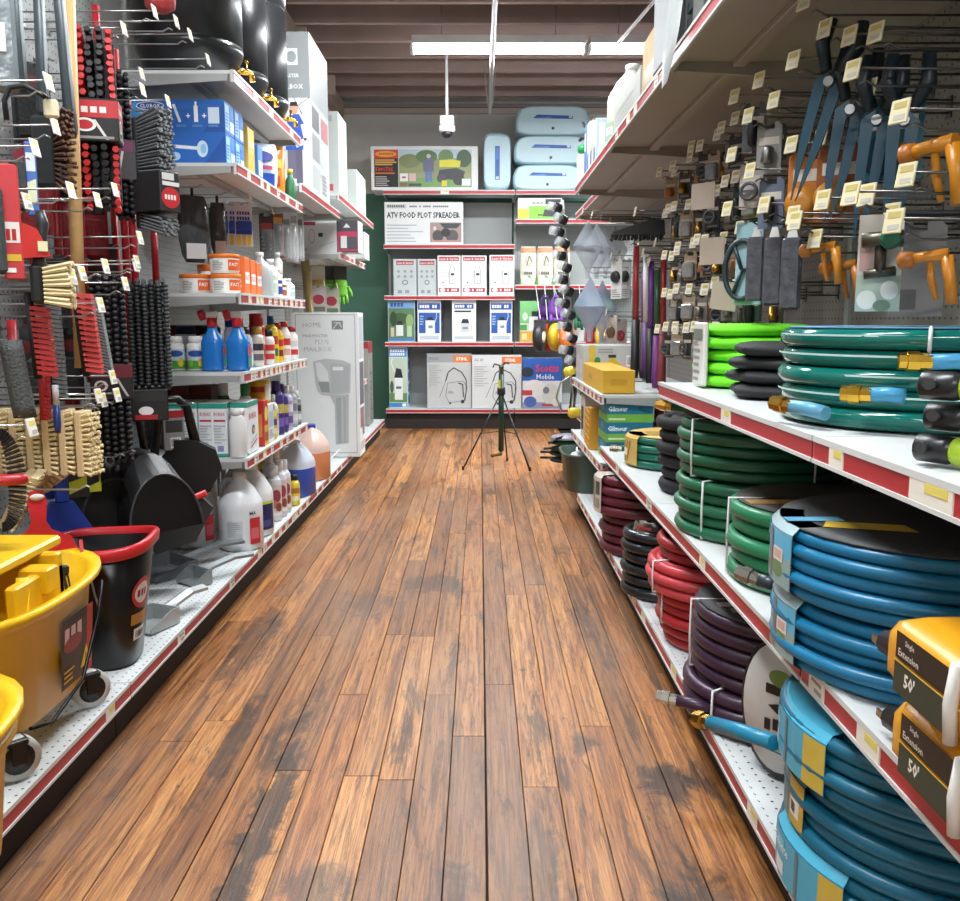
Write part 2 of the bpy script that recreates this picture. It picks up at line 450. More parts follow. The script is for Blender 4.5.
# fluorescent fixtures: rows across the aisle
WHITE = mat('#e9ebea', 0.4, 0, 0.02)
TUBE = mat('#f4f8ff', 0.3, 0, 0, emit=30.0)
def fixture(loc, label, group=None, lamp=True):
    t = thing('fluorescent_fixture', label, 'light fixture', loc, 0, group)
    w = 0.605
    MB().prism([(-0.055, 0.06), (-0.075, 0.0), (0.075, 0.0), (0.055, 0.06)], -w, w, 'x').build('housing', WHITE, t)
    for s in (-1, 1):
        MB().box(s * w - 0.012, s * w + 0.012, -0.05, 0.05, -0.05, 0.0, 0.004).build('lamp_holder', mat('#c9c9c6', 0.4), t)
        mb = MB(); mb.tube([(-w + 0.02, s * 0.034, -0.028), (w - 0.02, s * 0.034, -0.028)], 0.013, 10); mb.build('tube', TUBE, t)
        MB().tube([(s * 0.4, 0, 0.06), (s * 0.4, 0, 3.319 - loc[2])], 0.004, 6).build('hanger_wire', metal('#8a8a8a'), t)
    li = bpy.data.lights.new('fluorescent_glow', 'AREA'); li.shape = 'RECTANGLE'; li.size = 1.15; li.size_y = 0.12
    li.energy = LAMP_W; li.color = (0.93, 0.97, 1.0); li.spread = PI
    lo = bpy.data.objects.new('fluorescent_glow', li); C.objects.link(lo); lo.parent = t; lo.location = (0, 0, -0.045)
    return t
LZ = 2.95
fixture((0.13, 6.65, LZ), 'lit twin tube fluorescent fixture hung below the joists, its end free above the aisle')
fixture((1.37, 6.65, LZ), 'lit twin tube fluorescent fixture running on from the first above the right shelves')
for yy, xs in ((4.1, (-0.25,)), (1.5, (-0.25,)), (-1.6, (-0.25,))):  # unseen fixtures; the one behind the camera is placed to brighten the mop bucket
    for xx in xs:
        fixture((xx, yy, LZ), 'lit twin tube fluorescent fixture in the rows overhead at the near end of the aisle', 'overhead fluorescent fixtures out of the frame')
for xx in (2.61, 3.85): fixture((xx, 6.65, LZ), 'lit twin tube fluorescent fixture beyond the right shelves', 'fixtures beyond the right shelves')

# conduit, rod, dome camera
GREYP = mat('#a9a3a0', 0.5, 0.3, 0.1)
t = thing('conduit', 'grey steel conduit running along below the ceiling joists', 'pipe', (0.085, 0, 2.84))
MB().tube([(0, -1, 0), (0, 8.2, 0)], 0.016, 10).build('pipe', GREYP, t)
MB().tube([(0, 8.16, 0), (0.0, 8.25, 0.03), (0, 8.30, 0.10), (0, 8.30, 0.31)], 0.016, 10).build('bend', GREYP, t)
for yy in (2.3, 5.2, 7.9):
    MB().tube([(-0.05, yy, 0.31), (-0.02, yy, 0), (0.02, yy, 0), (0.05, yy, 0.31)], 0.005, 6).build('strap', GREYP, t)
a = at(615, 47, Y=6.3); b2 = at(655, 0, Y=5.9)
dr = (b2 - a); e = a + dr * ((3.13 - a.z) / dr.z) if dr.z > 0.01 else b2
t = thing('diagonal_rod', 'thin white rod slanting up to the joists above the right shelves', 'pipe', a)
MB().tube([(0, 0, 0), tuple(e - a)], 0.011, 8).build('rod', WHITE, t)
a = at(447, 128, Y=7.4)
t = thing('dome_camera', 'white dome security camera hanging on a thin white rod', 'camera', a)
MB().tube([(0, 0, 0.07), (0, 0, 3.3195 - a.z)], 0.011, 8).build('drop_rod', WHITE, t)
MB().box(-0.055, 0.055, -0.04, 0.04, 0.02, 0.09, 0.006).build('junction_box', mat('#b5aaa3', 0.5), t)
MB().lathe([(0.03, 0.02), (0.062, 0.015), (0.065, -0.02), (0.05, -0.035)], 18).build('housing', WHITE, t)
MB().lathe([(0.046, -0.034), (0.042, -0.055), (0.028, -0.072), (0.006, -0.08)], 16).build('lens_dome', mat('#17181b', 0.1), t)

# ================================================================== gondola shelving
SHELF = mat('#d3d6d5', 0.42, 0, 0.05, 6)
DECKP = pegboard('XY', '#d6dada', 0.0254, 0.11)
PANEL = pegboard('XZ', '#a3a6a4', 0.0254, 0.13)
UPR = mat('#a5a8a6', 0.45, 0.2, 0.06)
KICK = mat('#241c19', 0.7, 0, 0.2, 8)
RED = mat('#b0262c', 0.38, 0, 0.10, 10)
TAGW = mat('#ece9dc', 0.5, 0, 0.05); TAGY = mat('#e4d36a', 0.5, 0, 0.05)
CHROME = metal('#b9b9b9', 0.28)
DARKWIRE = metal('#6d6a66', 0.35)
def bay(name, label, origin, rz, W, D, top, zbase, shelves, tags=(), base_tags=(), strip=True, panel=None, topshelf=None, panel_from=0.14, seed=0, col=None, Db=None, posts=(1,)):
    """one bay of shelving; local x runs along it, local y points to the aisle"""
    t = thing(name, label, 'shelving', (origin[0], origin[1], 0), rz)
    q = random.Random(seed)
    Db = Db or D
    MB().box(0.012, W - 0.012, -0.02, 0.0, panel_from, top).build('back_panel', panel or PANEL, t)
    for k in posts:
        MB().box(max(0.001, k * W - 0.028), max(0.028, k * W) - 0.001, -0.03, 0.012, 0, top + 0.02, 0.002).build('upright', UPR, t)
    MB().box(0.002, W - 0.002, 0.0, Db - 0.04, 0.0, zbase - 0.045).build('kick_plate', KICK, t)
    def deck(nm, z, D, kind, tg, rack=True):
        mb = MB()
        mb.box(0.002, W - 0.002, 0.003, D - 0.008, z - 0.012, z)
        mb.box(0.002, W - 0.002, D - 0.010, D, z - 0.040, z + 0.002)
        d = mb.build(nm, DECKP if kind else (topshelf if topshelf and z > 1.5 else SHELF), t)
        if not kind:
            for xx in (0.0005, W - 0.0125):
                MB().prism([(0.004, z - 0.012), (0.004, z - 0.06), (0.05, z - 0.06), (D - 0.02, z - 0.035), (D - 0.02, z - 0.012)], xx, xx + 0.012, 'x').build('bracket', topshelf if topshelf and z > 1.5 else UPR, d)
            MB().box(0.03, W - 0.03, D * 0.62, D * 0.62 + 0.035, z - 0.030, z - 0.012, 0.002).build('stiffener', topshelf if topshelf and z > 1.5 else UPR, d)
        if strip:
            MB().box(0.004, W - 0.004, D, D + 0.0025, z - 0.034, z - 0.007).build('price_strip', RED, d)
            MB().box(0.004, W - 0.004, D, D + 0.005, z - 0.040, z - 0.034).box(0.004, W - 0.004, D, D + 0.005, z - 0.007, z + 0.002).build('strip_edge', SHELF, d)
            for u0, w in tg:
                mb = MB(); mb.use(TAGW).box(u0, u0 + w, D + 0.0025, D + 0.0045, z - 0.036, z - 0.005)
                if q.random() < 0.6: mb.use(TAGY).box(u0 + w * 0.1, u0 + w * 0.62, D + 0.0045, D + 0.0052, z - 0.019, z - 0.008)
                else: mb.use(ink('#8a8a86')).box(u0 + w * 0.15, u0 + w * 0.8, D + 0.0045, D + 0.0052, z - 0.016, z - 0.011).box(u0 + w * 0.15, u0 + w * 0.6, D + 0.0045, D + 0.0052, z - 0.03, z - 0.024)
                mb.build('price_tag', None, d)
        return d
    deck('base_deck', zbase, Db, True, base_tags)
    for i, sh in enumerate(shelves):
        z, DD = sh[:2]
        deck('shelf', z, DD, False, tags[i] if i < len(tags) else ())
    t['W'] = W; t['D'] = D
    return t
def hook(b, u, z, length, tagged=True, m=None, tagcol=None, drop=0.028, r=0.0024):
    """peg hook: lower wire with upturned tip, upper wire carrying the tag plate"""
    m = m or CHROME
    mb = MB()
    L_ = length
    mb.tube([(u, 0, z), (u, L_ * 0.9, z + 0.004), (u, L_ * 0.95, z + 0.012), (u, L_, z + 0.010 - 0.012)] if False else [(u, 0, z), (u, L_ - 0.03, z), (u, L_ - 0.012, z + 0.010), (u, L_, z + 0.004)], r, 6)
    if tagged: mb.tube([(u, 0, z + drop), (u, L_ + 0.012, z + drop + 0.004)], r, 6)
    mb.box(u - 0.012, u + 0.012, 0.0, 0.003, z - 0.012, z + drop + 0.008)
    h = mb.build('peg_hook', m, b)
    if tagged:
        mb = MB().use(tagcol or TAGW).box(-0.0175, 0.0175, -0.002, 0.002, -0.019, 0.019, 0.001)
        mb.use(mat('#b5a561', 0.5, 0, 0.05) if tagcol else TAGY).box(-0.013, 0.011, 0.002, 0.0026, 0.004, 0.014)
        mb.use(ink('#b5b2a8')).box(-0.013, 0.008, 0.002, 0.0026, -0.014, -0.006)
        mb.build('tag_plate', None, h, (u, L_ + 0.014, z + drop + 0.0), (0.2, 0, 0.42 if tagcol else 0.0))
    return h
def rtags(W, n, seed, lo=0.03, w=0.055):
    q = random.Random(seed); return [(lo + (W - 2 * lo - w) * (i + q.uniform(0.1, 0.7)) / n, w * q.uniform(0.8, 1.25)) for i in range(n)]
BW = 1.22
LB, LD = -1.36, 0.475       # left run: back plane and depth
RB, RD = 1.05, 0.532        # right run
def leftbay(y0, **k): return bay(origin=(LB, y0 + BW), rz=-PI / 2, W=BW, D=LD, **k)
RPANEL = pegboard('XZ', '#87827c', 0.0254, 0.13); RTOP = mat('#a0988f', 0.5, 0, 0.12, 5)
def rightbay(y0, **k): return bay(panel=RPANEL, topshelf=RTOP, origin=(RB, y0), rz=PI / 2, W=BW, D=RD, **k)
many = lambda s: rtags(BW, 13, s, 0.02, 0.045)
lb0 = leftbay(0.94, name='pegboard_bay', label='white pegboard bay with bare base deck under the yellow mop buckets', top=2.25, zbase=0.145, shelves=[], base_tags=[(0.1, 0.05), (0.62, 0.06)], seed=1)
lb1 = leftbay(2.16, name='pegboard_bay', label='pegboard bay hung with brushes and brooms on wire hooks', top=2.25, zbase=0.145, shelves=[], base_tags=[(0.25, 0.06), (0.80, 0.06)], seed=2)
lb2 = leftbay(3.38, name='shelf_bay', label='white shelf bay holding cleaning products with black barrels on top', top=2.0, zbase=0.145,
              shelves=[(0.527, LD), (0.855, LD), (1.148, LD), (1.615, LD), (1.935, LD)], tags=[rtags(BW, 8, 31, 0.02, 0.05), many(3), rtags(BW, 10, 33, 0.02, .05), rtags(BW, 6, 34), rtags(BW, 3, 35)], base_tags=rtags(BW, 9, 36, 0.02, 0.05), seed=3)
lb3 = leftbay(4.60, name='shelf_bay', label='white shelf bay under the tall grey carton printed with a man', top=2.0, zbase=0.145, shelves=[(1.72, LD)], tags=[()], base_tags=rtags(BW, 5, 42), seed=4)
lb4 = leftbay(5.82, name='shelf_bay', label='white shelf bay behind the tall boxed mailbox carton', top=2.0, zbase=0.145, shelves=[(1.475, LD), (1.835, LD)], tags=[rtags(BW, 5, 41), ()], base_tags=rtags(BW, 5, 52), seed=5)
def halfbay(y0, **k): return bay(origin=(LB, y0 + 0.61), rz=-PI / 2, W=0.61, D=LD, **k)
lb5 = halfbay(7.04, name='shelf_bay', label='narrow shelf bay beyond the boxed mailbox carton', top=2.0, zbase=0.145, shelves=[(0.56, 0.40), (1.835, LD)], tags=[rtags(0.61, 3, 51), ()], seed=6)
lb6 = halfbay(7.65, name='shelf_bay', label='narrow low bay meeting the back shelves in the corner', top=1.0, zbase=0.145, shelves=[], seed=6)
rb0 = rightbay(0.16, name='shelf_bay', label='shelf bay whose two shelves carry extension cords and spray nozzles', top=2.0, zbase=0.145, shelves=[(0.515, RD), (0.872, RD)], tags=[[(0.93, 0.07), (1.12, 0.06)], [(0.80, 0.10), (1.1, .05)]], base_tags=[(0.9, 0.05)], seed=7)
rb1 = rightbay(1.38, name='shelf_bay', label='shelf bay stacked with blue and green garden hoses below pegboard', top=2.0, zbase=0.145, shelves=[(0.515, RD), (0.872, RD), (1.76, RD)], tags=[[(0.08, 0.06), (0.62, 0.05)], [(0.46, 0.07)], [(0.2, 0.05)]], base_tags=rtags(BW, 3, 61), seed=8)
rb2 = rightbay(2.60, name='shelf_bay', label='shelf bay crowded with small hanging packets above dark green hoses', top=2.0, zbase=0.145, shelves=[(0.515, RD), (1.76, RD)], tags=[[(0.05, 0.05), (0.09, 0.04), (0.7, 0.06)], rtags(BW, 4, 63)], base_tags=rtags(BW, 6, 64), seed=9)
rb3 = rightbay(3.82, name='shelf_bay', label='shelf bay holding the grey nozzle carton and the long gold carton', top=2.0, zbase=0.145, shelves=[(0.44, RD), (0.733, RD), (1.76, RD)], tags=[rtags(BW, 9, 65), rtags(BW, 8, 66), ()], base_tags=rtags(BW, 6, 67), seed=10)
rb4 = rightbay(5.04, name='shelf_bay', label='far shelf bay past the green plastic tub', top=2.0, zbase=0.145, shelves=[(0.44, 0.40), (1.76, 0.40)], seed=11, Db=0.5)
YBK = 9.17; BD = 0.47
bb0 = bay('shelf_bay', 'back wall shelf bay stocked with sprayer cartons', (0.33, YBK), PI, 1.245, BD, 2.2, 0.195, [(0.84, BD), (1.28, BD), (1.757, BD), (2.255, BD)], tags=[(), (), (), [(0.62, 0.08)]], seed=12)
bb1 = bay('shelf_bay', 'back wall shelf bay below the pale blue tanks', (1.555, YBK), PI, 1.22, BD, 2.2, 0.195, [(0.84, BD), (1.38, BD), (1.99, BD), (2.255, BD)], seed=13)

# ================================================================== shared product builders
def xat(px, Y, Z): return (px - 480) / 900 * (Y * _c - (Z - 1.05) * _s)
def yat(px, X, Z): return (900 * X / (px - 480) + (Z - 1.05) * _s) / _c
def cyl_fn(r, W, z0=0.0, face=-PI / 2, sx=1.0, sy=1.0):
    return lambda u, v, l: ((r + l) * math.cos(face + (u - W / 2) / r) * sx, (r + l) * math.sin(face + (u - W / 2) / r) * sy, z0 + v)
def bottle(name, label, cat, loc, prof, col, cap=None, capcol='#ffffff', labels=(), rz=0.0, group=None, sx=1.0, sy=1.0, sq=0.0, seg=20, rough=0.35, body=None, capname='cap'):
    t = thing(name, label, cat, loc, rz, group)
    fix_normals(MB().lathe(prof, seg, (0, 0, 0), sx, sy, sq).build('body', body or plastic(col, rough), t))
    if cap: fix_normals(MB().lathe(cap, 14).build(capname, plastic(capcol, 0.4), t))
    for r, w, z0, h, face, els in labels:
        mb = MB(); printed(mb, cyl_fn(r, w, z0, face, sx, sy), w, h, els, nu=8)
        mb.build('label_print', None, t)
    return t
def jug(name, label, loc, col, rz=0.0, labels=(), capcol='#f1f1ee', k=1.0, group=None, liquid=None, sq=0.0):
    r = 0.086 * k; h = 0.295 * k
    t = thing(name, label, 'jug', loc, rz, group)
    body = mat(col, 0.3, 0, 0.04)
    mb = MB().use(body)
    mb.lathe([(r * 0.9, 0), (r, 0.012), (r, 0.175 * k), (r * 0.95, 0.195 * k), (r * 0.62, 0.245 * k), (r * 0.3, 0.275 * k), (r * 0.27, h - 0.012)], 22, sq=sq)
    fix_normals(mb.build('body', None, t))
    if liquid: fix_normals(MB().lathe([(r * 0.91, 0.001), (r * 1.004, 0.012), (r * 1.004, 0.15 * k)], 22, sq=sq, cap=False).build('liquid_level', mat(liquid, 0.25), t))
    MB().tube([(0.0, r * 0.28, 0.27 * k), (0, r * 0.75, 0.272 * k), (0, r * 1.0, 0.245 * k), (0, r * 1.0, 0.2 * k), (0, r * 0.92, 0.16 * k)], 0.011 * k, 8).build('handle', body, t)
    mb = MB().lathe([(r * 0.30, h - 0.02), (r * 0.30, h + 0.004), (r * 0.27, h + 0.006)], 16); mb.build('cap', plastic(capcol, 0.4), t)
    for w, z0, hh, face, els in labels:
        mb = MB(); printed(mb, cyl_fn(r + 0.0006, w, z0, face), w, hh, els, nu=8); mb.build('label_print', None, t)
    return t
def tufts(mb, block, rows, direction, length, r=0.006, flare=0.25, seed=1, tip=0.7):
    """block: list of (p) roots; bristles lean outwards from the block's centre"""
    q = random.Random(seed); d = Vector(direction).normalized()
    c = sum((Vector(p) for p in block), Vector()) / len(block)
    for p in block:
        p = Vector(p); out = (p - c); out -= d * out.dot(d)
        e = p + d * length * q.uniform(0.92, 1.06) + out * flare + Vector((q.uniform(-1, 1), q.uniform(-1, 1), q.uniform(-1, 1))) * 0.003
        mb.cone(tuple(p), tuple(e), r * tip, r, 6)
    return mb
def brush_head(name, label, cat, loc, rz, length, width, blen, cols, blockcol, sleeve=None, group=None, nz=16, nx=4, knob=False, tilt=0.0, flare=0.3, tr=0.0075):
    """upright brush: block along z, bristles towards local -y; cols gives the colour of each bristle row"""
    t = thing(name, label, cat, loc, rz, group, rot=(0, tilt, rz))
    MB().box(-width / 2, width / 2, 0, 0.022, -length / 2, length / 2, 0.005).build('block', plastic(blockcol, 0.5), t)
    for ci, col in enumerate(dict.fromkeys(cols)):
        roots = []
        for i, cc in enumerate(cols):
            if cc != col: continue
            xx = -width / 2 + width * (i + 0.5) / len(cols)
            for k in range(nz):
                zz = -length / 2 + length * (k + 0.5 + (0.25 if i % 2 else 0)) / nz
                if sleeve and sleeve[0] < zz < sleeve[1]: continue
                roots.append((xx, 0.002, zz))
        mb = MB()
        tufts(mb, roots, 0, (0, -1, 0), blen, tr, flare, 5 + ci)
        if knob:
            q = random.Random(3)
            for p in roots:
                mb.lathe([(0.001, -0.009), (0.009, -0.003), (0.009, 0.004), (0.001, 0.009)], 6, (p[0] * (1 + flare), -blen, p[2]))
        mb.build('bristles', mat(col, 0.6, 0, 0.15, 40), t)
    if sleeve:
        z0, z1, sc, els = sleeve
        w = width + 0.02; d = blen + 0.03
        MB().box(-w / 2, w / 2, -blen - 0.006, 0.024, z0, z1, 0.003).build('card_sleeve', card(sc), t)
        mb = MB(); printed(mb, lambda u, v, l: (u - w / 2, -blen - 0.006 - l, z0 + v), w, z1 - z0, els)
        mb.build('print', None, t)
        mb = MB(); printed(mb, lambda u, v, l: (w / 2 + l, u - blen - 0.006, z0 + v), d, z1 - z0, els); mb.build('side_print', None, t)
    return t
def pole(name, label, a, b, r, col, grip=None, gripcol='#1b1b1d', capcol=None, group=None, rough=0.35, cat='handle'):
    """long straight handle from a (lower) to b (upper)"""
    a = Vector(a); b = Vector(b); t = thing(name, label, cat, a, 0, group)
    d = b - a; L_ = d.length; n = d.normalized()
    MB().tube([(0, 0, 0), tuple(d * (1 - (grip or 0) / L_))], r, 10).build('shaft', plastic(col, rough), t)
    if grip:
        k = int(grip / 0.011); pts = []; rr = []
        for i in range(k + 1):
            pts.append(tuple(n * (L_ - grip + grip * i / k))); rr.append(r * (1.28 if i % 2 else 1.12))
        MB().tube(pts, rr, 10).build('grip', plastic(gripcol, 0.6), t)
        MB().tube([tuple(n * (L_ - 0.004)), tuple(n * (L_ + 0.02)), tuple(n * (L_ + 0.026))], [r * 1.35, r * 1.35, r * 0.8], 10).build('end_cap', plastic(capcol or col, 0.4), t)
    return t
def hangcard(name, label, cat, loc, rz, w, h, col, els=(), bubble=None, group=None, thick=0.0015):
    """hanging backing card with euro hole header and an optional moulded bubble + product; origin at the hole"""
    t = thing(name, label, cat, loc, rz, group)
    z1 = 0.018; z0 = z1 - h; n = 6
    fix_normals(MB().prism([(-w / 2, z0), (w / 2, z0), (w / 2, z1 - 0.01), (w / 2 - 0.01, z1), (0.012, z1), (0.012, 0.002), (-0.012, 0.002), (-0.012, z1), (-w / 2 + 0.01, z1), (-w / 2, z1 - 0.01)], -thick, thick, 'y').build('backing_card', card(col), t))
    if els:
        mb = MB(); printed(mb, lambda u, v, l: (u - w / 2, -thick - l, z0 + v), w, h - 0.03, els); mb.build('print', None, t)
    if bubble: bubble(t, w, h, z0)
    return t

# ================================================================== left run: black barrels on the top shelf
BLACKP = mat('#191a1c', 0.28, 0, 0.2, 3)
BRASS = metal('#c9963a', 0.25)
def barrel(loc, label, rz):
    t = thing('rain_barrel', label, 'barrel', loc, rz, 'black barrels on the top shelf')
    fix_normals(MB().lathe([(0.125, 0), (0.14, 0.004), (0.19, 0.105), (0.2, 0.125), (0.2, 0.145), (0.196, 0.148), (0.196, 0.153), (0.2, 0.156), (0.2, 0.55), (0.196, 0.553), (0.196, 0.558), (0.2, 0.561), (0.2, 0.70), (0.185, 0.74), (0.16, 0.745)], 40).build('body', BLACKP, t))
    MB().lathe([(0.165, 0.745), (0.17, 0.765), (0.05, 0.775)], 30).build('lid', BLACKP, t)
    sp = MB().tube([(0.165, 0, 0.075), (0.215, 0, 0.075), (0.228, 0, 0.068), (0.232, 0, 0.04)], [0.011, 0.011, 0.010, 0.012], 10)
    sp.lathe([(0.02, 0.0), (0.02, 0.012)], 10, (0.18, 0, 0.069))
    sp = sp.build('spigot', BRASS, t)
    MB().tube([(0.21, 0, 0.075), (0.21, 0, 0.105)], 0.004, 8).tube([(0.21, -0.028, 0.105), (0.21, 0, 0.112), (0.21, 0.028, 0.105)], [0.005, 0.008, 0.005], 8).build('tap_handle', BRASS, sp)
    return t
for Y, nm in ((3.66, 'black plastic rain barrel with brass spigot standing over the blue cartons'), (4.08, 'black plastic rain barrel with brass spigot between two other barrels'), (4.5, 'black plastic rain barrel with brass spigot beside the tall grey carton')):
    barrel((-1.12, Y, 1.9385), nm, 0.25)

# tall grey mailbox carton with the printed man
mail_els = [('r', 0, 0.60, 1, 1.0, '#858a8a'), ('r', 0.42, 0.80, 0.72, 0.90, '#dfe1e0'), ('e', 0.57, 0.85, 0.1, 0.035, '#8b908f'), ('t', 'ILMASTER', 0.25, 0.725, 0.022, '#e9e9e7', 0.6), ('t', 'ILBOX', 0.4, 0.655, 0.03, '#e9e9e7', 0.5),
            ('r', 0, 0.5, 0.4, 0.6, '#b3403f'), ('r', 0.5, 0.52, 0.98, 0.6, '#dcdcda'), ('l', [(0.5, 0.52), (0.98, 0.6)], 0.004, '#555555'), ('l', [(0.6, 0.6), (0.8, 0.5)], 0.004, '#555555'),
            ('r', 0.42, 0.05, 0.72, 0.30, '#6a6475'), ('r', 0.62, 0.05, 0.78, 0.28, '#5f596b'), ('p', [(0.38, 0.28), (0.80, 0.28), (0.84, 0.44), (0.72, 0.5), (0.5, 0.5), (0.38, 0.42)], '#3451a8'), ('l', [(0.82, 0.44), (0.9, 0.34), (0.62, 0.31)], 0.03, '#cfd3d8'),
            ('e', 0.6, 0.535, 0.085, 0.036, '#c49a80'), ('p', [(0.5, 0.55), (0.52, 0.575), (0.68, 0.575), (0.7, 0.55)], '#2a2222'), ('r', 0.45, 0.02, 0.62, 0.10, '#e9e9e6')]
def _shift(e):
    f = lambda x: 0.5 + 0.5 * x
    if e[0] == 'r': return ('r', f(e[1]), e[2], f(e[3]), e[4], e[5])
    if e[0] == 'e': return ('e', f(e[1]), e[2], e[3] * 0.6, e[4], e[5])
    if e[0] in 'pl': return (e[0], [(f(a), b) for a, b in e[1]]) + tuple(e[2:])
    return (e[0], e[1], f(e[2])) + tuple(e[3:5]) + (e[5], 0.45)
mail_els = [mail_els[0]] + [_shift(e) for e in mail_els[1:]]
mail_side = [('r', 0, 0.60, 1, 1, '#a3a7a7'), ('r', 0.06, 0.43, 0.44, 0.57, '#6e6e72'), ('r', 0.54, 0.42, 0.94, 0.56, '#c07a80'), ('r', 0.06, 0.24, 0.44, 0.40, '#9a9a9c'), ('r', 0.54, 0.24, 0.94, 0.39, '#c9cbca'), ('r', 0.08, 0.06, 0.42, 0.2, '#b9bdbc')] + lines(0.54, 0.06, 0.94, 0.2, 5, '#9b9ea0', 4)
carton('mailbox_carton', 'tall grey and white carton printed with a man in blue shirt', 'box', (-1.13, 5.33, 1.723), (0.44, 0.58, 0.84), '#c6c9c8', {'front': mail_els, 'right': mail_side})
white_els = [('r', 0.55, 0.88, 0.9, 0.95, '#a7aaac'), ('l', [(0.25, 0.45), (0.8, 0.45)], 0.004, '#9aa3a5'), ('l', [(0.5, 0.3), (0.5, 0.62)], 0.004, '#9aa3a5'), ('l', [(0.3, 0.62), (0.5, 0.7), (0.72, 0.62), (0.72, 0.35), (0.3, 0.35), (0.3, 0.62)], 0.004, '#8a9294'), ('r', 0.3, 0.06, 0.9, 0.14, '#c8505a')]
carton('appliance_carton', 'plain white carton with thin line drawing beside the printed man carton', 'box', (-1.09, 6.12, 1.838), (0.38, 0.36, 0.52), '#c5ccc8', {'front': white_els, 'right': lines(0.1, 0.1, 0.8, 0.9, 9, '#b9c4be', 6)})
carton('appliance_carton', 'short pale carton last on the high shelf towards green wall', 'box', (-1.07, 7.05, 1.838), (0.34, 0.5, 0.30), '#c3cbc6', {'front': [('r', 0.2, 0.3, 0.8, 0.34, '#aab3af')], 'right': [('r', 0.1, 0.2, 0.5, 0.6, '#bcd0c0')]})

# second shelf: blue toilet wand cartons
def wand(two):
    e = [('p', [(0, 0), (1, 0), (1, 1), (0, 1)], '#1c63b8'), ('p', [(0, 0.0), (0.45, 0), (0.2, 1), (0, 1)], '#3f9bdb'), ('p', [(0.78, 0), (1, 0), (1, 0.9)], '#15509c')]
    if two: e += [('l', [(0.25, 0.62), (0.72, 0.5)], 0.012, '#e6f1f8'), ('e', 0.77, 0.48, 0.055, 0.26, '#cfe6f5'), ('e', 0.78, 0.48, 0.03, 0.15, '#8fc3e8')] + [('e', 0.2 + 0.15 * i, 0.25, 0.05, 0.13, '#a9d2ee') for i in range(3)]
    else: e += [('e', 0.27, 0.8, 0.14, 0.14, '#e8f0fa'), ('e', 0.27, 0.8, 0.13, 0.11, '#1f4fa0'), ('t', 'CLOROX', 0.17, 0.74, 0.12, '#ffffff', 0.2), ('t', 'ToiletWand', 0.17, 0.44, 0.15, '#ffffff', 0.22), ('l', [(0.5, 0.85), (0.56, 0.3)], 0.01, '#e6f1f8'), ('t', '+', 0.62, 0.42, 0.14, '#ffffff'), ('r', 0.70, 0.3, 0.74, 0.8, '#f2f6fa'), ('r', 0.71, 0.8, 0.73, 0.93, '#f2f6fa'), ('t', '+', 0.78, 0.42, 0.14, '#ffffff'), ('r', 0.84, 0.25, 0.95, 0.75, '#cfe0ef'), ('r', 0.52, 0.14, 0.62, 0.22, '#4a86c8'), ('r', 0.68, 0.14, 0.78, 0.22, '#4a86c8'), ('r', 0.84, 0.14, 0.94, 0.22, '#4a86c8')]
    return e
wside = [('r', 0.06, 0.1, 0.45, 0.9, '#8ec4ec'), ('r', 0.55, 0.1, 0.94, 0.45, '#cfe2f2'), ('r', 0.6, 0.55, 0.9, 0.85, '#2f79c9')] + lines(0.1, 0.2, 0.42, 0.7, 5, '#2b66b2', 3)
for i, (Y, z, nm) in enumerate(((3.50, 1.618, 'lower blue toilet wand carton showing a white brush head'), (3.50, 1.733, 'upper blue toilet wand carton with three tool pictures'), (3.635, 1.618, 'blue toilet wand carton hidden behind the lower front one'), (3.635, 1.733, 'blue toilet wand carton hidden behind the upper front one'))):
    carton('toilet_wand_carton', nm, 'box', (-1.12, Y, z), (0.37, 0.13, 0.1145), '#2a74c6', {'front': wand(i % 2 == 0), 'right': wside}, 0, 'blue toilet wand cartons')
carton('yellow_carton', 'tall yellow carton right behind the blue toilet wand cartons', 'box', (-1.0, 3.80, 1.618), (0.14, 0.10, 0.20), '#e0bb55', {'right': [('r', 0.1, 0.1, 0.9, 0.5, '#d6a93a'), ('r', 0.1, 0.62, 0.9, 0.75, '#f3e3b0')], 'front': lines(0.5, 0.1, 0.9, 0.9, 8, '#c99b3a', 5)})
carton('blue_carton', 'small blue and white carton between yellow carton and blue bag', 'box', (-0.97, 3.905, 1.618), (0.10, 0.08, 0.15), '#3d7fd0', {'right': [('r', 0.1, 0.2, 0.9, 0.6, '#dfe9f4')]})
def pouch(name, label, loc, w, d, h, col, els, cat='bag', rz=0.0, group=None, bump=0.35):
    t = thing(name, label, cat, loc, rz, group)
    rs = []; q = random.Random(int(w * 1e4) + int(h * 1e4))
    for k in range(11):
        v = k / 10; tk = d / 2 * math.sin(PI * min(1, 0.08 + v * 0.92)) ** 0.5 if v < 1 else 0.002
        ww = w / 2 * (1 - 0.10 * abs(2 * v - 1) ** 3)
        rs.append([(ww * math.cos(a) * (1 + q.uniform(-.03, .03)), max(tk, 0.003) * math.sin(a) * (1 + q.uniform(-.1, .1)), v * h) for a in [2 * PI * i / 18 for i in range(18)]])
    fix_normals(MB().rings(rs).build('pouch_body', mat(col, 0.28, 0, 0.08, 10, bump, 22), t))
    if els:
        mb = MB(); printed(mb, lambda u, v, l: (u - w / 2, -d / 2 * 1.02 * math.sqrt(max(0.02, 1 - ((u - w / 2) / (w / 2)) ** 2)) * max(0.25, math.sin(PI * (0.08 + 0.92 * v / h))) ** 0.5 - 0.004 - l, v), w, h, els, nu=8)
        mb.build('print', None, t)
    return t
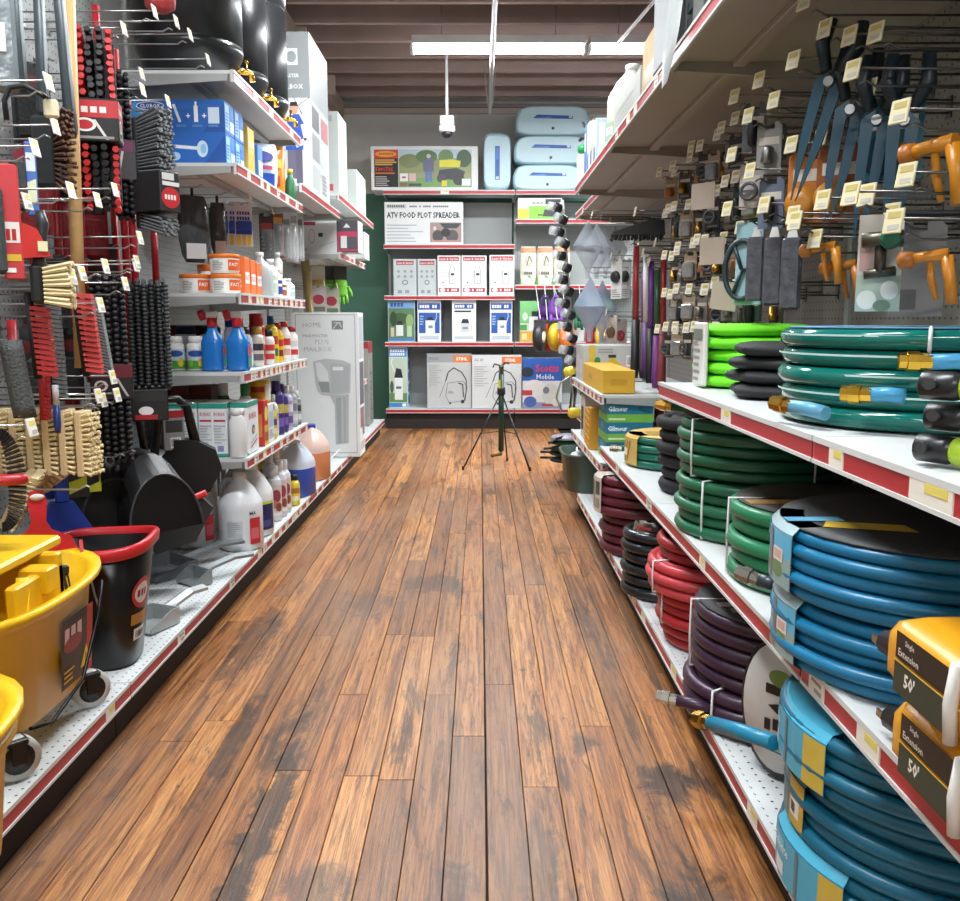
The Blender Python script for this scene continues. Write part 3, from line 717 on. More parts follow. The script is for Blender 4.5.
pouch('scoop_pouch', 'white and blue plastic bag on the shelf under the barrels', (-0.975, 4.10, 1.618), 0.17, 0.09, 0.20, '#cfdcf0', [('r', 0.14, 0.08, 0.86, 0.34, '#2d55b0'), ('e', 0.5, 0.70, 0.34, 0.12, '#3b3f8e'), ('r', 0.2, 0.42, 0.8, 0.5, '#c0506a')], rz=0.5)
pouch('scoop_pouch', 'orange plastic bag standing behind the white and blue bag', (-0.99, 4.33, 1.618), 0.17, 0.08, 0.235, '#e08326', [('r', 0.15, 0.55, 0.85, 0.72, '#f3c04a'), ('r', 0.2, 0.2, 0.8, 0.4, '#b4471d')], rz=0.5)
bottle('green_bottle', 'small dark green bottle beside the orange bag', 'bottle', (-0.915, 4.48, 1.618), [(0.024, 0), (0.026, 0.004), (0.026, 0.09), (0.012, 0.115), (0.012, 0.13)], '#2f6b46', [(0.013, 0.125), (0.013, 0.15)], '#e3c23e')

# pegged goods under that shelf
def bristlepack(px, py0, py1, X, label, w, seed):
    a = at(px, py0, X=X); b_ = at(px, py1, X=X); h = a.z - b_.z
    t = thing('brush_pack', label, 'brush', (X, a.y, a.z), 0.5)
    rs = []; q = random.Random(seed)
    for k in range(10):
        v = k / 9; ww = w / 2 * (0.55 + 0.45 * math.sin(PI * min(1, v * 0.95 + 0.08)) ** 0.6); dd = 0.035 * math.sin(PI * (0.1 + 0.85 * v)) ** 0.6
        rs.append([(ww * math.cos(c) * q.uniform(.95, 1.05), dd * math.sin(c) * q.uniform(.85, 1.1), -h * v) for c in [2 * PI * i / 16 for i in range(16)]])
    fix_normals(MB().rings(rs).build('plastic_wrap', mat('#45494a', 0.18, 0, 0.5, 22, 0.9, 30), t))
    MB().box(-w * 0.3, w * 0.3, -0.041, -0.037, -h * 0.95, -h * 0.72).build('barcode_label', card('#c9cbcb'), t)
    MB().tube([(0, 0, 0.0), (0, 0, 0.03)], 0.006, 8).build('neck', plastic('#232425'), t)
    hook(lb2, 4.60 - a.y, a.z + 0.034, X - LB + 0.05, True)
bristlepack(192, 196, 262, -1.13, 'black bristle brush head wrapped in shiny clear plastic, the larger one', 0.125, 4)
bristlepack(217, 203, 256, -1.11, 'narrow black brush wrapped in clear plastic with green tag', 0.075, 9)
for i, (px, X) in enumerate(((229, -1.13), (236, -1.08), (243, -1.03))):
    a = at(px, 206, X=X)
    hangcard('brush_card', 'white hang card with violet lettering and blue brush head', 'brush', (X, a.y, a.z), 0.35, 0.075, 0.19, '#e4e4ee', [('t', '~SCRUB', 0.12, 0.84, 0.09, '#5548a0', 0.76), ('t', '~STICK', 0.12, 0.70, 0.09, '#5548a0', 0.76), ('r', 0.05, 0.32, 0.95, 0.52, '#2a4fb8'), ('r', 0.08, 0.02, 0.30, 0.30, '#e6c431'), ('r', 0.40, 0.02, 0.60, 0.30, '#e0bb2c'), ('r', 0.70, 0.02, 0.92, 0.30, '#e6c431')], None, 'violet lettered brush cards')
    MB().box(-0.034, 0.034, -0.028, -0.004, -0.105, -0.065, 0.005).build('brush_head', plastic('#2a4fb8'), C.objects[-1].parent if C.objects[-1].parent else None)
    hook(lb2, 4.60 - a.y, a.z + 0.005, X - LB + 0.02, i == 2)
GREYB = mat('#b9bcbe', 0.25, 0.4, 0.3, 18, 0.3, 40)
def handpack(px, py, X, h, label, cols, seed):
    a = at(px, py, X=X)
    def bub(t, w, hh, z0):
        mb = MB(); mb.lathe([(0.012, 0), (0.016, 0.02), (0.012, hh * 0.35), (0.02, hh * 0.45), (0.02, hh * 0.6)], 12, (0, -0.024, z0 + 0.012)); mb.build('fitting', mat(cols[1], 0.3, 0.2), t)
        MB().box(-w * 0.4, w * 0.4, -0.048, -0.002, z0 + 0.008, z0 + hh * 0.70, 0.006).build('clear_bubble', clear(), t)
    hangcard('faucet_pack', label, 'hardware', (X, a.y, a.z), 0.4, 0.07, h, cols[0], [('r', 0.1, 0.78, 0.9, 0.93, cols[2])] + lines(0.1, 0.08, 0.9, 0.7, 8, '#9b9b9b', seed), bub)
    hook(*((lb3, 5.82 - a.y) if a.y > 4.62 else (lb2, 4.60 - min(a.y, 4.58))), a.z + 0.005, X - LB + 0.02, True)
handpack(266, 217, -1.06, 0.27, 'dark carded shower fitting hanging beside violet lettered cards', ('#4a3a40', '#26262a', '#b3443a'), 2)
handpack(276, 212, -1.05, 0.25, 'carded brown and orange fitting hung under the barrels shelf', ('#8a4634', '#3a2f2c', '#e0a23a'), 3)
handpack(284, 214, -1.06, 0.26, 'silver carded tap fitting in clear bubble, fourth along the row', ('#cfd0d0', '#b5b8ba', '#8f9496'), 4)
handpack(291, 210, -1.04, 0.30, 'long white tube fitting on a pale card at the row end', ('#dadbda', '#eceeee', '#a9acb0'), 5)
handpack(297, 214, -1.04, 0.28, 'pale grey carded pipe set nearest the wide open bay', ('#c2c5c4', '#d9dcdc', '#747a80'), 6)

# third shelf: white tubs with orange lids
def tub(label, X, Y, z, r=0.056, h=0.074, body='#ecebe6', face=-PI / 2 + 0.45):
    return bottle('wipes_tub', label, 'tub', (X, Y, z), [(r * 0.94, 0), (r * 0.95, 0.003), (r, h * 0.8), (r * 0.99, h * 0.8)], body, [(r * 1.04, h * 0.78), (r * 1.05, h * 0.97), (r * 1.0, h), (r * 0.2, h)], '#e87a25',
                  [(r * 0.992, r * 2.4, h * 0.12, h * 0.62, face, [('r', 0, 0, 1, 1, '#f0efe9'), ('r', 0.52, 0.06, 1, 0.94, '#e2622a'), ('t', 'FAST', 0.56, 0.4, 0.3, '#ffffff', 0.4)] + lines(0.06, 0.1, 0.44, 0.9, 6, '#9d9d9a', 3))], 0, 'orange lidded white tubs', seg=26, capname='lid')
Z3 = 1.151
tub('orange lidded white tub alone at the shelf end by the brooms', xat(195, 3.55, 1.18), 3.55, Z3)
tub('lower orange lidded white tub of the stacked pair', xat(226, 3.55, 1.18), 3.55, Z3)
tub('upper orange lidded white tub of the stacked pair', xat(225, 3.55, 1.22), 3.55, Z3 + 0.0755)
tub('orange lidded white tub behind, half hidden by the stacked pair', xat(211, 3.72, 1.2), 3.72, Z3, 0.05, 0.12)
for k in range(3):
    carton('orange_carton', 'orange wipes carton in the row behind the stacked tubs', 'box', (-1.0 + 0.0 * k, 3.70 + 0.10 * k, Z3), (0.12, 0.085, 0.15 - 0.006 * k), '#e06a26', {'right': [('r', 0.1, 0.3, 0.9, 0.6, '#f0efe9'), ('t', 'FAST', 0.14, 0.38, 0.14, '#d2531f', 0.7)], 'front': lines(0.1, 0.2, 0.9, 0.8, 5, '#f2e2d4', 2)}, 0, 'orange wipes cartons behind the tubs')
bottle('grey_jug', 'grey flat bottle with white cap beside the orange cartons', 'bottle', (-0.965, 4.02, Z3), [(0.05, 0), (0.052, 0.005), (0.052, 0.11), (0.04, 0.14), (0.016, 0.16), (0.016, 0.175)], '#aeb4b4', [(0.018, 0.168), (0.018, 0.192)], '#e9e9e6', [(0.0526, 0.09, 0.02, 0.07, -PI / 2 + 0.6, [('r', 0, 0, 1, 1, '#c9d2d6'), ('r', 0.3, 0.3, 0.7, 0.6, '#4a7fb0')])], sq=3.5)
for i, (Y, hgt, col, lc, nm) in enumerate(((4.13, 0.17, '#e9e9e6', '#c9d9c0', 'tall white bottle next to the grey flat bottle'), (4.22, 0.14, '#ededea', '#3a3f9a', 'white bottle with a dark blue label band'), (4.31, 0.11, '#e4e3de', '#a8633a', 'low white bottle with a brown label'), (4.40, 0.095, '#ebebe8', '#d3d5d4', 'stubby white jar near the red price tags end'), (4.50, 0.10, '#e6e8e6', '#b9c4cc', 'stubby white jar last on the tub shelf'))):
    bottle('white_bottle', nm, 'bottle', (-0.945, Y, Z3), [(0.03, 0), (0.032, 0.004), (0.032, hgt * 0.68), (0.014, hgt * 0.85), (0.014, hgt * 0.9)], col, [(0.016, hgt * 0.86), (0.016, hgt)], '#f2f2f0', [(0.0326, 0.075, hgt * 0.12, hgt * 0.45, -PI / 2 + 0.6, [('r', 0, 0, 1, 1, lc), ('r', 0.15, 0.55, 0.85, 0.75, '#f2f2f0')])])
bottle('fallen_bottle', 'small white spray bottle lying tilted on the white bottles', 'bottle', (-0.95, 4.31, Z3 + 0.1115), [(0.02, 0), (0.022, 0.004), (0.022, 0.06), (0.01, 0.075), (0.01, 0.085)], '#e3e2dd', [(0.012, 0.08), (0.012, 0.10)], '#d8d6cf')

# fourth shelf: jars, blue sprayers, bottles
Z4 = 0.858
for px, nm in ((176, 'white jar with green and blue flower label beside the black broom'), (196, 'white jar with green and blue flower label touching the blue sprayer')):
    bottle('plant_food_jar', nm, 'jar', (xat(px, 3.50, 0.91), 3.50, Z4), [(0.031, 0), (0.033, 0.004), (0.033, 0.095), (0.026, 0.105)], '#eeeeea', [(0.027, 0.10), (0.028, 0.128), (0.024, 0.131)], '#eeeeea', [(0.0335, 0.10, 0.006, 0.075, -PI / 2 + 0.25, [('r', 0, 0, 1, 1, '#cfe0ea'), ('r', 0, 0, 1, 0.42, '#4e9a3e'), ('e', 0.7, 0.32, 0.12, 0.22, '#e6c93a'), ('e', 0.3, 0.28, 0.1, 0.18, '#7ec24c'), ('e', 0.5, 0.78, 0.3, 0.16, '#2f55a0')])], 0, 'flower label jars')
def sprayer(px, nm):
    Y = 3.47; X = xat(px, Y, 0.95)
    t = thing('hose_end_sprayer', nm, 'spray bottle', (X, Y, Z4), 0.0, 'blue hose end sprayers')
    fix_normals(MB().lathe([(0.04, 0), (0.043, 0.006), (0.043, 0.105), (0.036, 0.128), (0.019, 0.150), (0.017, 0.172)], 20, sx=1.0, sy=0.75, sq=3).build('body', mat('#1f74c4', 0.25, 0, 0.06), t))
    MB().lathe([(0.019, 0.165), (0.020, 0.198), (0.017, 0.20)], 14).build('collar', plastic('#cf2a2c'), t)
    MB().box(-0.022, 0.020, -0.014, 0.014, 0.198, 0.226, 0.005).build('spray_head', plastic('#e8e8e6'), t)
    fix_normals(MB().lathe([(0.012, 0), (0.021, 0.004), (0.021, 0.022), (0.012, 0.024)], 14).xf(Matrix.Translation((-0.026, 0, 0.214)) @ Matrix.Rotation(-PI / 2 - 0.3, 4, 'Y')).build('nozzle_knob', plastic('#d23034'), t))
    mb = MB(); printed(mb, lambda u, v, l: (0.0435 + l, u - 0.028, 0.012 + v), 0.056, 0.09, [('r', 0, 0, 1, 1, '#2b83d2'), ('r', 0.1, 0.5, 0.9, 0.9, '#d6482f'), ('r', 0.1, 0.08, 0.9, 0.42, '#4fa65a')])
    mb.build('label_print', None, t)
sprayer(213, 'blue hose end sprayer bottle with red nozzle beside the flower jars')
sprayer(238, 'blue hose end sprayer bottle with red nozzle beside the white blue can')
def genb(name, nm, cat, X, Y, z, r, h, col, capcol, lab, caph=0.03, neck=0.6, sq=0.0, group=None):
    bottle(name, nm, cat, (X, Y, z), [(r * 0.95, 0), (r, 0.004), (r, h * 0.72), (r * neck, h * 0.83), (r * neck, h - caph + 0.004)], col, [(r * neck * 1.1, h - caph), (r * neck * 1.1, h - 0.003), (r * neck * 0.8, h)], capcol, [(r + 0.0008, r * 2.5, h * 0.08, h * 0.58, -PI / 2 + 0.5, lab)], 0, group, sq=sq)
lab = lambda a, b_, c: [('r', 0, 0, 1, 1, a), ('r', 0.08, 0.55, 0.92, 0.85, b_), ('r', 0.15, 0.12, 0.85, 0.4, c)]
genb('white_can', 'tall white can with blue cap and swoosh beside the sprayers', 'can', -0.985, 3.64, Z4, 0.042, 0.20, '#e7ebee', '#28358a', [('r', 0, 0, 1, 1, '#e9edf0'), ('r', 0, 0.0, 1, 0.35, '#3e95cf'), ('p', [(0.1, 0.3), (0.5, 0.75), (0.9, 0.9), (0.6, 0.55)], '#c43a44'), ('r', 0.2, 0.82, 0.8, 0.92, '#5a6ab0')], 0.035, 0.8)
for i, (px, nm) in enumerate(((211, 'large white jar behind the first blue sprayer'), (240, 'large white jar behind the second blue sprayer'), (186, 'large white jar behind the flower label jars'))):
    genb('white_jar', nm, 'jar', xat(px, 3.74, 0.95), 3.74, Z4, 0.05, 0.165, '#dfe3e8', '#20253a' if i else '#1c1c20', [('r', 0, 0, 1, 1, '#dfe4ea'), ('r', 0.1, 0.5, 0.9, 0.7, '#6a82b4')], 0.03, 0.75)
carton('seed_carton', 'dark red carton with zigzag print behind the flower jars', 'box', (-1.22, 3.86, Z4), (0.2, 0.07, 0.17), '#5a1f20', {'front': [('r', 0.05, 0.5, 0.95, 0.9, '#8f2a2a')] + [('l', [(0.4 + 0.12 * k, 0.3), (0.46 + 0.12 * k, 0.6), (0.52 + 0.12 * k, 0.3)], 0.006, '#c9b9a9') for k in range(4)]})
genb('squeeze_bottle', 'slim white bottle with gold cap and dark label', 'bottle', -0.935, 3.80, Z4, 0.026, 0.165, '#dcd7cc', '#b98f3e', lab('#d8cfbf', '#3a3040', '#6b6370'), 0.05, 0.75)
genb('trigger_bottle', 'red bottle with big red trigger cap on the sprayer shelf', 'bottle', -0.96, 3.90, Z4, 0.034, 0.22, '#b3242a', '#c02a2a', lab('#d8433a', '#f0dcd0', '#8f1f24'), 0.06, 0.8)
genb('squat_bottle', 'white bottle with black cap and red base label', 'bottle', -0.925, 3.96, Z4, 0.026, 0.15, '#e3e3df', '#1d1d20', lab('#e0ded8', '#c23a36', '#c23a36'), 0.03, 0.7)
genb('yellow_bottle', 'yellow pest spray bottle with pointed blue cap', 'bottle', -0.945, 4.10, Z4, 0.032, 0.21, '#e2c32a', '#24508e', lab('#e6c933', '#b73428', '#3a6a3a'), 0.045, 0.45)
genb('yellow_bottle', 'second yellow bottle with red flame label behind blue capped one', 'bottle', -0.94, 4.19, Z4, 0.030, 0.18, '#dcae2c', '#a8282a', lab('#e0b92c', '#c23428', '#7d2a20'), 0.03, 0.6)
genb('cleaner_bottle', 'white bottle with red cap and red label on sprayer shelf', 'bottle', -0.93, 4.30, Z4, 0.030, 0.185, '#ece9e4', '#c22b2e', lab('#efece6', '#c9343a', '#c9a09a'), 0.025, 0.6)
genb('cleaner_bottle', 'white bottle with red cap at the far end of sprayer shelf', 'bottle', -0.925, 4.45, Z4, 0.030, 0.16, '#ece9e4', '#b9282b', lab('#efece6', '#d0d0cc', '#c9343a'), 0.025, 0.6)

# fifth shelf: borax cartons and company
Z5 = 0.530
bor_side = [('r', 0, 0.90, 1, 1, '#2f9a86'), ('r', 0, 0, 1, 0.05, '#2f9a86'), ('t', 'BORAX', 0.12, 0.76, 0.07, '#c0566a', 0.76), ('r', 0.1, 0.655, 0.9, 0.69, '#c0304a'), ('r', 0.3, 0.09, 0.72, 0.2, '#8e8fb8')] + lines(0.1, 0.25, 0.9, 0.62, 7, '#b7bfc4', 8, 0.35)
bor_front = [('r', 0, 0.90, 1, 1, '#2f9a86'), ('t', 'BORAX', 0.14, 0.66, 0.12, '#c0566a', 0.74), ('e', 0.5, 0.45, 0.14, 0.09, '#3a5f8a'), ('e', 0.52, 0.44, 0.08, 0.05, '#e9c65a'), ('l', [(0.2, 0.12), (0.8, 0.24)], 0.006, '#c0566a'), ('l', [(0.2, 0.2), (0.8, 0.32)], 0.004, '#8fa0b0')]
for i, (px, nm) in enumerate(((174, 'white borax carton with teal edges behind the lobby dustpan handle'), (190, 'white borax carton with teal edges, second from the dustpan handle'), (206, 'white borax carton with teal edges in the middle of its row'), (220, 'white borax carton with teal edges beside the turned one'))):
    carton('borax_carton', nm, 'box', (xat(px, 3.43, 0.63), 3.515, Z5), (0.056, 0.17, 0.205), '#e9edee', {'front': bor_side, 'right': bor_front}, 0, 'borax cartons in a row')
carton('borax_carton', 'white borax carton whose broad lettered face shows to the aisle', 'box', (-0.932, 3.545, Z5), (0.066, 0.17, 0.205), '#e9edee', {'front': bor_side, 'right': bor_front}, 0, 'borax cartons in a row')
bottle('white_round_bottle', 'plain white plastic bottle in front of the turned borax carton', 'bottle', (xat(238, 3.415, 0.62), 3.415, Z5), [(0.028, 0), (0.031, 0.006), (0.031, 0.135), (0.024, 0.155), (0.022, 0.165)], '#e8e9e8', [(0.025, 0.16), (0.025, 0.185), (0.022, 0.187)], '#ececea', sq=3)
for i in range(3):
    carton('brown_carton', 'dark brown and red carton at the back behind the borax', 'box', (-1.30 + 0.085 * i, 3.70, Z5), (0.08, 0.12, 0.255), '#5c3a2a', {'front': [('r', 0, 0.84, 1, 1, '#7c2a28'), ('t', 'Dollar', 0.1, 0.72, 0.06, '#c08a5a', 0.8), ('r', 0.08, 0.1, 0.92, 0.66, '#6e4a34')]}, 0, 'brown cartons behind the borax')
genb('green_spray', 'green and white trigger spray bottle among the brown cartons', 'bottle', -1.045, 3.66, Z5, 0.03, 0.265, '#2f6b42', '#e9ece9', lab('#3a7d4c', '#dfe9df', '#2a5a38'), 0.05, 0.6)
genb('green_spray', 'green capped white bottle behind the turned borax carton', 'bottle', -0.965, 3.69, Z5, 0.028, 0.262, '#e6e8e2', '#2e8a55', lab('#e6e8e2', '#2e8a55', '#d9c45a'), 0.05, 0.6)
bottle('yellow_canister', 'wide yellow canister stacked high behind the red cartons', 'can', (-0.95, 3.86, Z5 + 0.1655), [(0.046, 0), (0.048, 0.004), (0.048, 0.10), (0.045, 0.104)], '#dfc02e', [(0.047, 0.10), (0.047, 0.112), (0.03, 0.114)], '#e8e6da', [(0.0486, 0.12, 0.01, 0.08, -PI / 2 + 0.5, [('r', 0, 0, 1, 1, '#e3c836'), ('r', 0.1, 0.5, 0.6, 0.8, '#b43a2a'), ('r', 0.62, 0.05, 1, 0.95, '#efece0')])])
carton('laundry_carton', 'white carton below the yellow canister', 'box', (-0.95, 3.86, Z5), (0.10, 0.10, 0.165), '#dfe5e6', {'right': [('r', 0.1, 0.4, 0.9, 0.8, '#a9c4d4')] + lines(0.1, 0.1, 0.9, 0.35, 4, '#8899a4', 2), 'front': lines(0.2, 0.1, 0.9, 0.9, 7, '#9db0b8', 4)})
carton('detergent_carton', 'red and yellow carton standing past the turned borax carton', 'box', (-0.94, 3.745, Z5), (0.09, 0.07, 0.19), '#c52a26', {'right': [('r', 0, 0, 1, 0.45, '#d8b23a'), ('e', 0.5, 0.7, 0.4, 0.16, '#e8d84a'), ('r', 0.1, 0.1, 0.9, 0.3, '#b7452a')], 'front': [('r', 0.1, 0.2, 0.9, 0.7, '#dc8f3a')]})
genb('yellow_cleaner', 'yellow bottle with navy cap behind the red carton', 'bottle', -0.925, 3.955, Z5, 0.027, 0.155, '#d9be48', '#272a5c', lab('#d6bd4c', '#5a4a7a', '#e9dfae'), 0.03, 0.6)
genb('cleaner_spray', 'slim white bottle with pale label between yellow and purple bottles', 'bottle', -0.935, 4.03, Z5, 0.027, 0.19, '#dfe2e2', '#d3d6d6', lab('#d9dede', '#9aa9b4', '#c4cbd0'), 0.04, 0.55)
for i, (Y, h, nm) in enumerate(((4.12, 0.245, 'tall dark purple cleaner bottle, first of the purple pair'), (4.21, 0.225, 'tall dark purple cleaner bottle, second of the purple pair'))):
    genb('purple_bottle', nm, 'bottle', -0.935, Y, Z5, 0.034, h, '#3a2a6e', '#4b3a86', lab('#43327a', '#c9b65a', '#7a62b0'), 0.05, 0.55, 0, 'purple cleaner bottles')
genb('violet_spray', 'pale violet spray bottle with white cap past the purple pair', 'bottle', -0.93, 4.31, Z5, 0.03, 0.21, '#b9b4c9', '#e4e4e8', lab('#a9a0c0', '#e3e0ea', '#6a5a90'), 0.05, 0.5)
genb('grey_spray', 'grey bottle with white trigger at the price strip end', 'bottle', -0.93, 4.42, Z5, 0.03, 0.20, '#9aa0a2', '#dfe2e3', lab('#b9bfc0', '#7a8488', '#d9dddd'), 0.05, 0.5)
genb('grey_spray', 'dark grey bottle with white cap last on the borax shelf', 'bottle', -0.93, 4.52, Z5, 0.028, 0.17, '#6d7376', '#dfe2e3', lab('#9aa0a2', '#3a4044', '#d9dddd'), 0.04, 0.5)

# base deck: jugs
ZB = 0.148
ma = [(0.15, 0.02, 0.145, -PI / 2 + 0.12, [('r', 0, 0, 0.70, 1, '#e3e6e8'), ('r', 0.2, 0.25, 0.62, 0.72, '#d3d7da')] + lines(0.22, 0.28, 0.6, 0.7, 8, '#b5bbc0', 2) + [('t', 'MA', 0.80, 0.86, 0.10, '#23222a', 0.2), ('r', 0.80, 0.06, 1.12, 0.78, '#c9303c'), ('r', 0.83, 0.2, 1.08, 0.5, '#d96a70')])]
jug('bleach_jug', 'white gallon jug with red label panel beside the grey dustpans', (-0.955, 3.52, ZB), '#e4e7ea', 1.2, [(w, z, h, f - 1.2, e) for w, z, h, f, e in ma], k=1.0, group='white jugs with red panels')
jug('bleach_jug', 'white gallon jug with red label panel half hidden by the black dustpan', (-1.16, 3.56, ZB), '#e0e4e7', 1.2, [(w, z, h, f - 1.0, e) for w, z, h, f, e in ma], group='white jugs with red panels')
sc = [(0.16, 0.03, 0.12, -PI / 2 + 0.55 - 1.3, [('r', 0, 0, 1, 1, '#252a5e'), ('r', 0, 0.9, 1, 1, '#c6d23e'), ('t', 'Super', 0.2, 0.66, 0.15, '#e8e8f0', 0.6), ('t', 'Clean', 0.2, 0.44, 0.15, '#e8e8f0', 0.6), ('r', 0.15, 0.1, 0.85, 0.34, '#4a4f8e')])]
jug('cleaner_jug', 'white gallon jug with navy label and lime stripe', (-0.965, 3.75, ZB), '#e4e7e8', 1.3, sc, k=1.0)
jug('cleaner_jug', 'plain white jug behind the one with the navy label', (-1.06, 3.93, ZB), '#e2e5e8', 1.3, [], k=1.0)
jug('cleaner_jug', 'plain white jug far back below the borax shelf', (-1.21, 3.77, ZB), '#dcdcd6', 0.6, [], k=1.0)
for i, (X, Y, h, nm) in enumerate(((-0.935, 4.02, 0.25, 'clear bottle with flower label first behind the navy jug'), (-0.93, 4.11, 0.26, 'clear bottle with flower label in the middle of three'), (-0.93, 4.20, 0.25, 'clear bottle with flower label beside the small yellow bottle'))):
    genb('flower_bottle', nm, 'bottle', X, Y, ZB, 0.032, h, '#d5d8da', '#eceef0', [('r', 0, 0, 1, 1, '#d6c9c6'), ('e', 0.5, 0.65, 0.3, 0.2, '#9c3f4e'), ('e', 0.35, 0.4, 0.2, 0.14, '#c77f6a'), ('e', 0.65, 0.3, 0.2, 0.14, '#8f4a3a'), ('r', 0.1, 0.03, 0.9, 0.14, '#efeae6')], 0.05, 0.55, 0, 'clear bottles with flower labels')
genb('yellow_jar', 'small yellow bottle with black cap in front of blue jug', 'bottle', -0.915, 4.36, ZB, 0.026, 0.15, '#e3c52e', '#1c1c1e', lab('#e6cd3a', '#b5742c', '#e8dfae'), 0.03, 0.6)
for Y, nm in ((4.30, 'white trigger bottle standing behind the small yellow bottle'), (4.44, 'white trigger bottle standing behind the blue jug')):
    genb('trigger_spray', nm, 'bottle', -1.02, Y, ZB, 0.034, 0.27, '#e4e6e8', '#f0f0f0', lab('#dfe3e6', '#c9455a', '#b9c4cc'), 0.06, 0.5)
jug('blue_jug', 'clear jug of blue washer fluid by the red price strip', (-0.955, 4.62, ZB), '#cdd6e4', 1.2, [(0.06, 0.02, 0.11, -0.7, [('r', 0, 0, 1, 1, '#a8484e'), ('r', 0.1, 0.4, 0.9, 0.7, '#d9c9c9')])], k=0.97, liquid='#3553b8', sq=4)
jug('orange_jug', 'jug of orange fluid with blue cap and blue label', (-0.965, 5.10, ZB), '#dfc3b8', 1.2, [(0.10, 0.02, 0.11, -PI / 2 + 0.2 - 1.2, [('r', 0, 0, 1, 1, '#5fa0c0'), ('r', 0.1, 0.5, 0.9, 0.8, '#cfe0e6')])], '#2b46a8', 1.05, liquid='#d98a5e', sq=4)
jug('orange_jug', 'jug of pink orange fluid behind the blue jug', (-1.06, 4.88, ZB), '#e3b9a6', 1.2, [], '#e9e6e2', 1.0, liquid='#d97a56', sq=4)
pouch('orange_pouch', 'orange and white bag leaning among the jugs', (-1.14, 4.70, ZB), 0.2, 0.1, 0.36, '#d9732c', [('r', 0.2, 0.3, 0.8, 0.5, '#efe6dc'), ('l', [(0.2, 0.6), (0.8, 0.85)], 0.02, '#f3e9df')], rz=0.6)
genb('yellow_jar', 'yellow bottle with red band behind the trigger bottles', 'bottle', -1.09, 4.50, ZB, 0.034, 0.28, '#ddba2e', '#c9352c', lab('#e0c23a', '#c23a2c', '#efe0a8'), 0.04, 0.6)
carton('small_brown_carton', 'small brown carton past the orange jug', 'box', (-1.02, 5.32, ZB), (0.09, 0.12, 0.13), '#a07a50', {'right': lines(0.1, 0.2, 0.9, 0.8, 4, '#7a5a38', 2)}, 0.3)

# boxed mailbox carton
art = [('l', [(0.05, 0.03), (0.95, 0.03), (0.95, 0.985), (0.05, 0.985), (0.05, 0.03)], 0.003, '#6f7173'),
       ('t', 'HOME', 0.16, 0.90, 0.032, '#a5a8a9', 0.36, 0.0), ('r', 0.60, 0.885, 0.77, 0.945, '#7f8384'), ('l', [(0.62, 0.89), (0.70, 0.935), (0.75, 0.90)], 0.006, '#d0d2d2'), ('l', [(0.63, 0.93), (0.74, 0.93)], 0.005, '#d0d2d2'),
       ('t', 'MAILMASTER', 0.16, 0.832, 0.021, '#a0a4a5', 0.70, 0.0), ('t', 'PLUS', 0.34, 0.785, 0.032, '#b1b5b6', 0.32, 0.0), ('t', 'MAILBOX', 0.17, 0.735, 0.032, '#b1b5b6', 0.62, 0.0),
       ('p', [(0.30, 0.665), (0.48, 0.685), (0.75, 0.675), (0.88, 0.65), (0.86, 0.45), (0.55, 0.43), (0.42, 0.435), (0.36, 0.46), (0.33, 0.52)], '#b7bbbc'),
       ('p', [(0.34, 0.66), (0.42, 0.66), (0.52, 0.60), (0.54, 0.53), (0.40, 0.53), (0.36, 0.57)], '#d6d9da'), ('p', [(0.37, 0.525), (0.54, 0.525), (0.55, 0.45), (0.42, 0.455)], '#8d9293'), ('p', [(0.56, 0.655), (0.86, 0.64), (0.84, 0.46), (0.57, 0.445)], '#aab0b1'), ('r', 0.60, 0.605, 0.76, 0.63, '#dfe2e2'),
       ('p', [(0.55, 0.43), (0.84, 0.44), (0.82, 0.10), (0.62, 0.09), (0.62, 0.36)], '#b0b5b6'), ('p', [(0.64, 0.41), (0.72, 0.42), (0.71, 0.10), (0.66, 0.095)], '#9aa0a1'), ('p', [(0.75, 0.42), (0.79, 0.42), (0.78, 0.1), (0.75, 0.1)], '#a1a7a8')]
mside = [('r', 0.1, 0.68, 0.9, 0.97, '#aeb3b8'), ('r', 0.1, 0.36, 0.9, 0.66, '#5a5d62'), ('r', 0.12, 0.20, 0.5, 0.34, '#9a5a5a'), ('r', 0.5, 0.14, 0.9, 0.34, '#787c84'), ('r', 0.1, 0.04, 0.9, 0.1, '#b9bdc0')]
carton('mailbox_carton', 'tall white carton with grey drawing of a post mounted mailbox', 'box', (-1.01, 6.05, ZB), (0.43, 0.25, 0.95), '#dfe3e3', {'front': art, 'right': mside})
t = thing('plastic_strap', 'strip of clear plastic strapping poking out before the mailbox carton', 'strap', (-0.93, 5.62, ZB))
MB().tube([(-0.05, -0.1, 0.004), (-0.02, 0.02, 0.03), (0.02, 0.15, 0.07)], 0.004, 6).build('strap_band', plastic('#e6eaea', 0.15), t)

